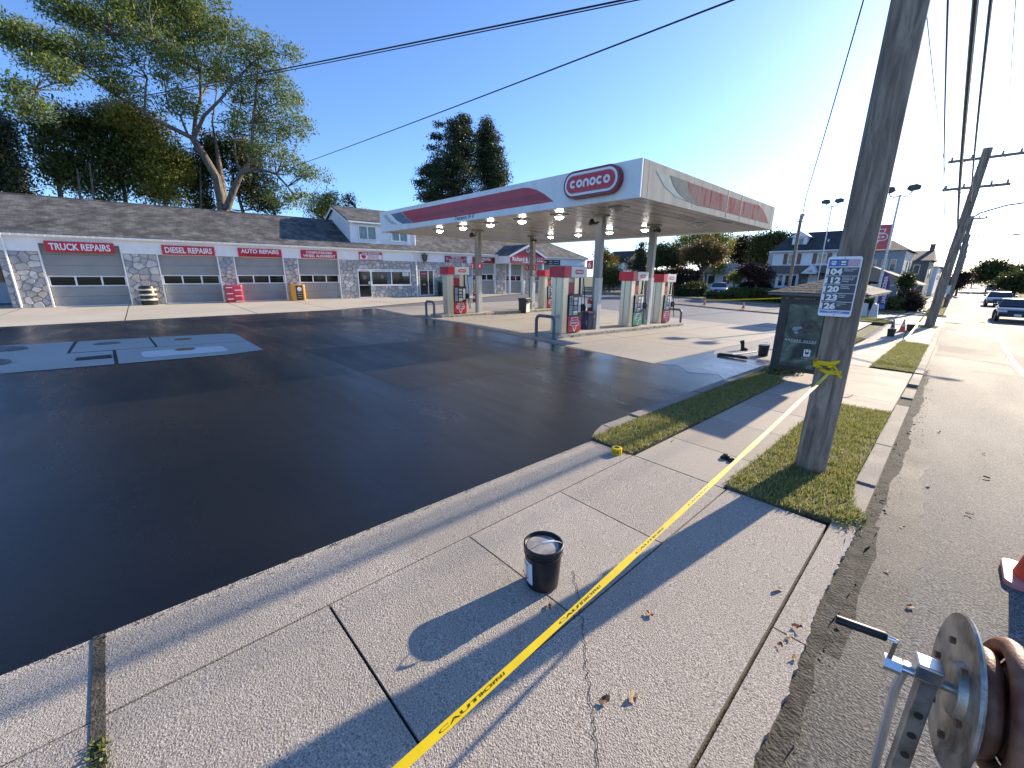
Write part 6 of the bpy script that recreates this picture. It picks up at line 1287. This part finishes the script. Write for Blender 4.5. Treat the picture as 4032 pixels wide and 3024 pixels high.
# bare stems seen in the evergreens
for i, (a, b, c, d, lb) in enumerate(((480, 1050, 500, 1240, 'pale bare stem in the evergreens, the left one'), (555, 1010, 585, 1250, 'pale bare stem in the evergreens, the right one'), (1245, 1050, 1252, 1310, 'thin dark stem left of the forked trunk'))):
    p, q = AD(a*.633, b*.633, 51.5), AD(c*.633, d*.633, 51.5); g0 = np.array([q[0], q[1], gz(q[0], q[1])]); e = empty('bare_stem', g0, 0, lb, 'tree'); MB().tube([(0, 0, 0), q-g0, p-g0], [.12, .1, .05], 7).build('trunk', BARK, e, True); MB().tube([(q+p)/2-g0, (q+p)/2-g0+np.array([.2, .3, .8])], [.04, .01], 5).build('limb', BARK, e, True)
# the pair of conifers behind the canopy
c2 = lambda *L: [(1550+a*.2712, 400+b*.2712, rx*.2712, ry*.2712)+tuple(k) for a, b, rx, ry, *k in L]
E1 = c2((1030, 260, 90, 70), (960, 360, 190, 110), (690, 330, 80, 30), (960, 520, 240, 140), (640, 520, 90, 60), (600, 690, 90, 30), (960, 720, 280, 140), (880, 900, 380, 150), (560, 1010, 150, 100), (820, 1080, 460, 160), (400, 1180, 100, 40), (760, 1280, 430, 160), (420, 1370, 90, 40), (700, 1420, 400, 90))
tree('conifer_tree', 'broad ragged conifer behind the canopy, the left of the pair', (1550+900*.2712, 400+1500*.2712), 62, E1, LF_CON, 1050, 46, (.36, .36, .17), .26, .4, droop=.2, shell=.4, sub=60)
E2 = c2((1345, 290, 50, 60), (1360, 400, 110, 90), (1390, 560, 150, 130), (1410, 760, 180, 150), (1450, 960, 210, 150), (1480, 1130, 210, 130), (1430, 1250, 230, 120), (1280, 560, 90, 130), (1290, 760, 120, 160), (1300, 980, 150, 160))
tree('conifer_tree', 'narrow dense conifer behind the canopy, the right of the pair', (1550+1430*.2712, 400+1450*.2712), 64, E2, LF_CON, 760, 46, (.38, .38, .28), .24, .35, shell=.38, sub=30)
# background right of the canopy
d2 = lambda *L: [(2550+a*.3316, 700+b*.3316, rx*.3316, ry*.3316)+tuple(k) for a, b, rx, ry, *k in L]
def stem(a, b): return (2550+a*.3316, 700+b*.3316)
ap_ = [[(650, 1340), (650, 1240), (655, 1140), (670, 1080)], [(655, 1140), (600, 1030), (540, 960), (480, 880)], [(668, 1090), (740, 1010), (830, 940), (900, 880)], [(668, 1100), (690, 960), (700, 830)], [(660, 1120), (640, 980), (600, 850)]]
ap_ = [[(2550+a*.3316, 700+b*.3316, r, 0) for (a, b), r in zip(P, (.16, .12, .08, .04))] for P in ap_]
tree('autumn_tree', 'round bronze autumn tree with dark branches beyond the canopy', stem(650, 1340), 52, d2((560, 900, 150, 110), (700, 830, 160, 110), (830, 900, 130, 110), (680, 950, 220, 100), (480, 930, 80, 70)), LF_AUT, 420, 30, (.35, .35, .22), .2, paths=ap_, shell=.42, sub=110)
for nm, lb, b, D, E_, lf, c, per, sp, sz in (
    ('pale_tree', 'tall pale yellow green tree behind the bronze one', stem(700, 1250), 66, d2((500, 720, 180, 70), (700, 700, 200, 60), (880, 760, 110, 120), (380, 860, 180, 130), (830, 1040, 110, 110)), LF_YEL, 420, 28, (.55, .55, .35), .26),
    ('green_tree', 'green tree left of the bronze tree', stem(300, 1150), 60, d2((250, 950, 130, 110), (180, 880, 70, 100), (350, 980, 110, 90)), LF_MIX, 260, 34, (.45, .45, .3), .25),
    ('far_tree', 'dark brownish tree mass left of the white house', stem(1080, 1150), 84, d2((1080, 860, 150, 140), (1120, 960, 160, 90), (1180, 760, 110, 60)), LF_RED, 330, 34, (.6, .6, .4), .32),
    ('far_tree', 'big green tree behind the white house', stem(1400, 1150), 80, d2((1400, 780, 170, 110), (1330, 950, 130, 110), (1550, 720, 120, 70)), LF_MIX, 420, 34, (.6, .6, .4), .32),
    ('spruce_tree', 'layered spruce tree seen between the two canopy columns', (2527, 1065), 66, [(2527, 965, 5, 12), (2527, 985, 14, 10), (2527, 1005, 20, 12), (2525, 1028, 30, 12), (2525, 1050, 36, 14)], LF_CON, 220, 34, (.35, .35, .16), .24),
    ('spruce_tree', 'blue green spruce right of the far column', (2588, 1060), 64, [(2590, 985, 8, 14), (2588, 1010, 16, 14), (2586, 1035, 24, 16)], LF_BLUE, 150, 34, (.35, .35, .2), .24),
    ('shrub_tree', 'brownish tree at the right end of the garage', (2378, 1110), 58, [(2372, 1000, 22, 22), (2390, 1030, 32, 24)], LF_AUT, 150, 34, (.35, .35, .25), .22),
    ('shrub_tree', 'dark green tree right of the garage end', (2400, 1130), 56, [(2400, 1075, 40, 40), (2425, 1100, 30, 30), (2385, 1110, 20, 20)], LF_DARK, 240, 34, (.4, .4, .3), .22),
    ('far_tree', 'far rounded tree over the low roof beyond the pumps', (2450, 1080), 80, [(2450, 1035, 40, 22), (2490, 1045, 30, 18)], LF_MIX, 150, 34, (.5, .5, .3), .28),
    ('red_tree', 'low red brown tree before the white house', stem(1290, 1290), 50, d2((1290, 1130, 150, 90), (1180, 1090, 80, 60), (1380, 1180, 90, 60)), LF_RED, 260, 34, (.35, .35, .25), .2),
    ('small_tree', 'small light green bush by the parked van', stem(1040, 1230), 52, d2((1040, 1180, 55, 50)), LF_YEL, 60, 30, (.25, .25, .2), .18),
    ('street_tree', 'big bare topped tree on the far side of the road', (3907, 1150), 125, [(3890, 1075, 50, 26), (3930, 1070, 40, 36), (3900, 1050, 40, 20)], LF_MIX, 330, 30, (.9, .9, .6), .4),
    ('street_tree', 'rounded tree near the right edge across the road', (3995, 1150), 80, [(3995, 1115, 42, 22), (4030, 1110, 30, 24)], LF_MIX, 220, 34, (.6, .6, .4), .3),
    ('street_tree', 'distant tree at the right edge across the road', (4012, 1130), 150, [(4012, 1070, 34, 20)], LF_MIX, 130, 30, (.8, .8, .5), .45),
    ('street_tree', 'distant dark trees where the road vanishes', (3830, 1110), 170, [(3840, 1092, 34, 14), (3800, 1098, 20, 9)], LF_MIX, 130, 30, (1., 1., .5), .5),
    ('street_tree', 'dark tree among the far poles on the left', (3770, 1140), 90, [(3775, 1105, 20, 24), (3755, 1118, 14, 16), (3800, 1085, 14, 10)], LF_RED, 150, 34, (.4, .4, .3), .28),
    ('corner_shrub', 'light green shrub by the corner porch', (3565, 1150), 47, [(3568, 1108, 18, 26)], LF_MIX, 120, 34, (.2, .2, .2), .16),
    ('corner_shrub', 'dark red rounded bush on the corner', (3570, 1230), 45, [(3572, 1180, 36, 32), (3600, 1200, 26, 22)], LF_RED, 260, 36, (.22, .22, .18), .14)):
    tree(nm, lb, b, D, E_, lf, c, per, sp, sz, .12, sub=12)
# hedges
def hedge(name, label, x0, x1, y0, y1, h, m, n, per, size, top=.0):
    xc, yc = (x0+x1)/2, (y0+y1)/2; z0 = gz(xc, yc); e = empty(name, (xc, yc, z0-.05), 0, label, 'hedge')
    w, d = (x1-x0)/2, (y1-y0)/2; u = rng.random((n, 3)); f = rng.integers(0, 4, n); p = np.c_[(u[:, 0]*2-1)*w, (u[:, 1]*2-1)*d, u[:, 2]*h]
    p[f == 0, 1] = -d; p[f == 1, 2] = h; p[f == 2, 0] = np.where(u[f == 2, 1] > .5, w, -w); p[:, 2] += top*np.sin(p[:, 0]*1.3)+rng.normal(0, .03, n)
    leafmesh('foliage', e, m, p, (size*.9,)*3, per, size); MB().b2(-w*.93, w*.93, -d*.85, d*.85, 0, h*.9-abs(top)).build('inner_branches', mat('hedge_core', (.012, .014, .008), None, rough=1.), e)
hedge('hedge', 'long clipped dark hedge before the white house', -16.5, -6.2, 47.2, 48.6, 1.05, LF_DARK, 1500, 16, .13, .05)
hedge('hedge', 'tall dark ivy covered hedge beyond the pumps', -27., -20.2, 46.5, 48., 2.55, LF_RED, 1500, 16, .17, .12)
hedge('hedge', 'low dark hedge at the street corner', -6.0, -2.7, 43.6, 45.2, .85, LF_DARK, 600, 16, .12, .08)
hedge('hedge', 'rounded brown green bush in front of the ivy hedge', -21.6, -18.2, 43.8, 45.2, 1.15, LF_MIX, 500, 16, .13, .2)
hedge('hedge', 'low dark groundcover hedge by the parked silver car', -17.6, -14.2, 44.2, 45.4, .65, LF_DARK, 420, 16, .12, .1)
# ================================================================ houses
STONEW = mat('fieldstone_wall', (.16, .15, .14), (.34, .32, .29), 7, .9, bump=.8, bscale=9, bdist=.05); BROWN = mat('brown_shutter', (.2, .1, .055), (.25, .13, .07), 4, .6); PANE = glass_mat('house_glass', (.05, .06, .07), .05)
HW = mat('house_white', (.76, .76, .76), (.82, .82, .82), 2, .6)
hs = empty('white_house', (-12, 56, gz(-12, 56)), 0, 'white two storey house with dark roof, brown shutters and gabled door hood', 'house')
zg = gz(-12, 56)
def hb(n, m, x0, x1, y0, y1, z0, z1, par=None, bevel=0): return MB().b2(x0+12, x1+12, y0-56, y1-56, z0-zg, z1-zg).build(n, m, par or hs, bevel=bevel)
hb('wall', HW, -15.4, -7.6, 56, 63, 2.9, 4.8); hb('ground_floor', STONEW, -15.3, -7.7, 56.05, 63, zg, 2.95); hb('side_wing', mat('cream_wall', (.55, .53, .47), (.6, .58, .52), 2, .6), -16.4, -15.38, 58, 63, zg, 4.85)
V = [(-15.7, 55.6, 4.8), (-7.3, 55.6, 4.8), (-7.3, 63.4, 4.8), (-15.7, 63.4, 4.8), (-14.6, 59.5, 7.0), (-7.6, 59.5, 7.0)]
rfh = MB().add([(a+12, b-56, c-zg) for a, b, c in V], [(0, 1, 5, 4), (2, 3, 4, 5), (3, 0, 4), (1, 2, 5), (0, 3, 2, 1)]).build('roof', SLATE, hs); hb('gutter', HW, -15.75, -7.3, 55.5, 55.6, 4.7, 4.82)
dz_ = hb('dormer', HW, -13.95, -12.55, 56.9, 59.2, 5.2, 6.35); MB().prism([(-14.2+12, 6.33-zg), (-13.25+12, 6.95-zg), (-12.3+12, 6.33-zg)], lambda u, v, d: (u, d, v), .7, 3.3).build('dormer_roof', HW, dz_)
dw = hb('dormer_window', PANE, -13.6, -12.9, 56.86, 56.9, 5.35, 6.15, dz_)
MB().add([(a+12, b-56, c-zg) for a, b, c in [(-15.6, 55.0, 2.5), (-7.6, 55.0, 2.5), (-7.6, 56, 3.25), (-15.6, 56, 3.25), (-15.6, 55.0, 2.42), (-7.6, 55.0, 2.42), (-7.6, 56, 2.42), (-15.6, 56, 2.42)]], [(0, 1, 2, 3), (0, 4, 5, 1), (0, 3, 7, 4), (1, 5, 6, 2), (4, 7, 6, 5)]).build('pent_roof', mat('pent_shingles', (.14, .1, .08), (.2, .15, .12), 4, .9), hs)
def win(x, z0, z1, w=.75, shut=True):
    f = hb('window', HW, x-w/2, x+w/2, 55.93, 56.0, z0, z1); hb('pane', PANE, x-w/2+.07, x+w/2-.07, 55.91, 55.925, z0+.07, (z0+z1)/2-.02, f).parent = f; hb('pane', PANE, x-w/2+.07, x+w/2-.07, 55.91, 55.925, (z0+z1)/2+.02, z1-.07, f)
    if shut:
        for s in (-1, 1): hb('shutter', BROWN, x+s*(w/2+.28)-.18, x+s*(w/2+.28)+.18, 55.92, 55.99, z0-.02, z1+.02)
win(-13.45, 3.4, 4.5); win(-10.7, 3.45, 4.5); win(-8.6, 3.45, 4.5)
by = hb('bay_window', HW, -14.6, -12.4, 55.4, 56, .8, 2.45)
for x in (-14.1, -13.45, -12.8): hb('pane', PANE, x-.17, x+.17, 55.36, 55.4, 1.05, 2.15, by)
hd = MB().prism([(-12.1+12, 2.36-zg), (-10.5+12, 2.36-zg), (-11.2+12, 3.3-zg)], lambda u, v, d: (u, d, v), -1.5, 0).build('door_hood', HW, hs); text('1190', .22, DARKMETAL, hd, (.75, -1.51, 2.62-zg), bold=.02); hb('hood_roof', SLATE, -10.62, -10.5, 54.4, 56, 2.36, 2.5); hb('front_door', HW, -11.6, -10.8, 55.9, 56, .2, 2.3)
hb('roof_vent', HW, -10.75, -10.62, 57.3, 57.45, 5.55, 6.0)
def simple_house(name, label, x0, x1, y0, y1, h, roofh, wallm, roofm, wins, hip=True, chim=None):
    xc, yc = (x0+x1)/2, (y0+y1)/2; z0 = gz(xc, yc)-.1; e = empty(name, (xc, yc, z0), 0, label, 'house'); w, d = (x1-x0)/2, (y1-y0)/2
    MB().b2(-w, w, -d, d, 0, h).build('wall', wallm, e); o = .35; k = d*.8 if hip else 0
    rf_ = MB().add([(-w-o, -d-o, h), (w+o, -d-o, h), (w+o, d+o, h), (-w-o, d+o, h), (-max(w-k, .2), 0, h+roofh), (max(w-k, .2), 0, h+roofh)], [(0, 1, 5, 4), (2, 3, 4, 5), (3, 0, 4), (1, 2, 5), (0, 3, 2, 1)]).build('roof', roofm, e)
    for x, z, ww, hh in wins:
        f = MB().b2(x-ww/2, x+ww/2, -d-.05, -d, z, z+hh).build('window', WHITE, e); MB().b2(x-ww/2+.06, x+ww/2-.06, -d-.065, -d-.051, z+.06, z+hh-.06).build('pane', PANE, f)
    for s, yy in ((w, -.3), (w, .35)): MB().b2(s, s+.04, d*yy, d*yy+.7, h*.55, h*.8).build('window', PANE, e)
    if chim: MB().b2(chim-.25, chim+.25, -.25, .25, h+.1, h+roofh+.8).build('chimney', mat('chimney_brick', (.2, .1, .07), (.26, .14, .1), 8, .9), rf_)
    return e
GREYW = mat('grey_siding', (.3, .31, .33), (.36, .37, .38), 2, .6); DKW = mat('dark_siding', (.1, .11, .11), (.14, .15, .15), 2, .7)
simple_house('twin_house', 'tall grey house with hipped roof and white windows behind the red sign', -8.2, -4.4, 60, 70, 5.3, 1.3, GREYW, SLATE, [(-1.2, 3.2, .5, 1.2), (-.5, 3.2, .5, 1.2), (.4, 3.2, .5, 1.2), (1.1, 3.2, .5, 1.2)])
simple_house('dark_house', 'dark gabled house with chimney farther along the street', -6.2, -3.0, 72, 84, 4.6, 1.4, DKW, SLATE, [(-.8, 3, .6, 1.1), (.6, 3, .6, 1.1)], False, 1.3)
simple_house('row_house', 'pale flat house in the far row beyond the second pole', -7., -2.6, 88, 100, 4.1, .6, HW, SLATE, [(-1, 2.4, .8, 1), (1, 2.4, .8, 1)])
simple_house('row_house', 'distant dark house in the far row', -7., -2.8, 108, 122, 4.4, .8, DKW, SLATE, [(-1, 2.4, .8, 1), (1, 2.4, .8, 1)])
simple_house('low_house', 'low house with grey roof and pale walls behind the bronze tree', -27.5, -19.5, 62, 70, 2.5, 1.4, OFFWHITE, mat('grey_roof', (.28, .27, .26), (.34, .33, .32), 3, .9), [(-2.5, 1., 1., 1.2), (-.8, 1., 1., 1.2), (1.2, 1., 1., 1.2), (2.8, 1, 1, 1.2)])
simple_house('far_house', 'white gabled house far behind the pumps', -46., -41., 66, 74, 4.2, 2.2, HW, SLATE, [(0, 2.4, .8, 1.2)], False)
simple_house('garden_shed', 'low grey roofed shed beyond the garage end', -39., -34.5, 56, 61, 2.0, .9, GREYW, MATS['grey_roof'], [(0, .9, .6, .7)])
p = AD(210, 775, 66); e = simple_house('far_house', 'pale roof gable just over the garage ridge at the left', p[0]-2.5, p[0]+2.5, p[1]-2, p[1]+2, 6.2, 1.6, HW, MATS['grey_roof'], [(0, 4, .8, 1)], False)
# corner porch: stone pier, white panel, red sign
e = empty('porch_house', (-5.2, 48, gz(-5.2, 48)-.05), 0, 'corner bungalow with green roof, stone pier and wide porch', 'house'); zg = gz(-5.2, 48)
MB().b2(-3, .2, .4, 8, 0, 2.35).build('wall', mat('dark_green_wall', (.05, .07, .05), (.08, .1, .07), 3, .8), e); MB().add([(-3.3, -.6, 2.45), (3.1, -.9, 1.95), (3.1, 8, 1.95), (-3.3, 8, 2.45), (-.6, 3, 3.5), (-.6, 7, 3.5)], [(0, 1, 4), (1, 2, 5, 4), (2, 3, 5), (3, 0, 4, 5), (0, 3, 2, 1)]).build('roof', mat('green_shingles', (.06, .075, .055), (.1, .11, .08), 4, .9), e)
MB().b2(-.0, 3.0, -.92, -.8, 1.85, 1.97).build('eave_board', OFFWHITE, e); MB().b2(.55, 1.05, -.6, -.1, 0, 1.95).build('stone_pier', STONEW, e, bevel=.02); MB().prism([(-.15, .75), (.28, .75), (.5, 1.98), (-.3, 1.98)], lambda u, v, d: (u+.2, d, v), -.55, -.45).build('white_panel', OFFWHITE, e)
MB().b2(2.75, 2.85, -.75, -.65, 0, 1.95).build('post', OFFWHITE, e); MB().b2(1.6, 2.7, 2, 2.1, 0, 1.5).build('porch_wall', OFFWHITE, e); MB().b2(-2.6, -.9, -.05, .38, 1.4, 1.5).build('ledge', WHITE, e)
e = empty('repair_sign', (-6.6, 47.2, .95), 0, 'small red sign lettered Repair on the corner bungalow', 'sign'); MB().b2(-.6, .65, -.03, .03, 0, .42).build('board', RED, e); text('Repair', .3, SIGNWHITE, e, (.05, -.034, .2), bold=.02); MB().b2(-.62, .67, -.02, .02, .42, .47).build('frame', WHITE, e); MB().b2(-.55, -.5, -.02, .02, -1.2, 0).build('post', WHITE, e); MB().b2(.55, .6, -.02, .02, -1.2, 0).build('post', WHITE, e)
# ================================================================ cars
def car(x, y, rz, label, paint, van=False, glint=False):
    e = empty('car', (x, y, gz(x, y)-.05), rz, label, 'car')     # nose at -y
    hw = .88; L = 2.2; H = 1.72 if van else 1.42; bel = .95 if not van else 1.05
    prof = [(-L, .34), (-L-.03, .6), (-L+.12, .74), (-.95, bel-.02), (-.2, bel+.02), (L-.5, bel+.06), (L-.05, bel), (L, .6), (L-.05, .34)]
    V, Fc = [], []; secs = [(-1, .86), (-.93, 1.), (.93, 1.), (1, .86)]; n = len(prof)
    for sx, k in secs:
        for yy, z in prof: V.append((sx*hw*(1-.08*abs(yy/L)**4), yy*(.985+.015*k), .34+(z-.34)*k if z > .34 else z))
    for s in range(3):
        for i in range(n): j = (i+1) % n; Fc.append((s*n+i, s*n+j, (s+1)*n+j, (s+1)*n+i))
    Fc += [tuple(range(n))[::-1], tuple(range(3*n, 4*n))]; MB().add(V, Fc).build('body', paint, e, True, bevel=.03)
    f0, f1, r1_, r0 = (-1.05, -.35, 1.0, 1.75) if not van else (-1.35, -.75, 1.75, 2.1); w1 = hw*.93; w2 = hw*.74
    gl = MB().add([(-w1, f0, bel), (w1, f0, bel), (w1, r0, bel+.03), (-w1, r0, bel+.03), (-w2, f1, H-.05), (w2, f1, H-.05), (w2, r1_, H-.05), (-w2, r1_, H-.05)], [(0, 1, 5, 4), (1, 2, 6, 5), (2, 3, 7, 6), (3, 0, 4, 7), (4, 5, 6, 7)]).build('windows', GLASS, e)
    MB().add([(-w2-.02, f1-.05, H-.06), (w2+.02, f1-.05, H-.06), (w2+.02, r1_+.05, H-.06), (-w2-.02, r1_+.05, H-.06), (-w2*.9, f1+.1, H), (w2*.9, f1+.1, H), (w2*.9, r1_-.1, H), (-w2*.9, r1_-.1, H)], [(0, 1, 5, 4), (1, 2, 6, 5), (2, 3, 7, 6), (3, 0, 4, 7), (4, 5, 6, 7)]).build('roof', paint, e, True)
    for s in (-1, 1):
        MB().tube([(s*w1*1.01, f0, bel), (s*(w2+.01), f1, H-.05)], .035, 6).build('pillar', paint, e); MB().box((s*(hw+.12), f0+.15, bel+.08), (.2, .12, .14)).build('mirror', paint, e, bevel=.03)
        MB().box((s*hw*.74, -L+.07, .68), (.38, .12, .12)).build('headlight', mat('headlight_lens', (.6, .62, .65), None, rough=.12), e, bevel=.02)
        for yy in (-1.35, 1.35):
            wh = MB().lathe([(0, -.1), (.26, -.1), (.32, -.08), (.32, .08), (.26, .1), (0, .1)], (s*(hw-.1), yy, .32), 20, MX).build('wheel', RUBBER, e, True); MB().lathe([(0, .0), (.2, .0), (.19, .02), (0, .02)], (s*(hw-.1)+s*.1, yy, .32), 14, Matrix.Rotation(rad(90*s), 4, 'Y')).build('rim', GALV, wh)
    MB().box((0, -L-.01, .54), (.9, .06, .16)).build('grille', BLACK, e); MB().box((0, -L-.02, .4), (1.3, .05, .08)).build('bumper_slot', BLACK, e); MB().box((0, -L-.05, .47), (.3, .01, .12)).build('number_plate', SIGNWHITE, e)
    return e
PB = mat('paint_black', (.02, .022, .025), None, rough=.25, metal=.3, coat=1.); PG = mat('paint_grey', (.12, .125, .13), None, rough=.25, metal=.5, coat=1.); PS = mat('paint_silver', (.45, .46, .47), None, rough=.25, metal=.5, coat=1.); PR = mat('paint_maroon', (.06, .04, .05), None, rough=.3, metal=.3, coat=1.)
car(2.85, 42.6, 0, 'black car coming towards the camera, nearest on the road', PB); car(2.95, 63.5, 0, 'grey car coming towards the camera, second on the road', PG); car(4.6, 126, 0, 'small distant dark car on the road', PG)
car(-19.4, 52, rad(20), 'silver car parked beside the bronze tree', PS); car(-15.6, 50.6, rad(-75), 'dark maroon van parked before the white house', PR, True)
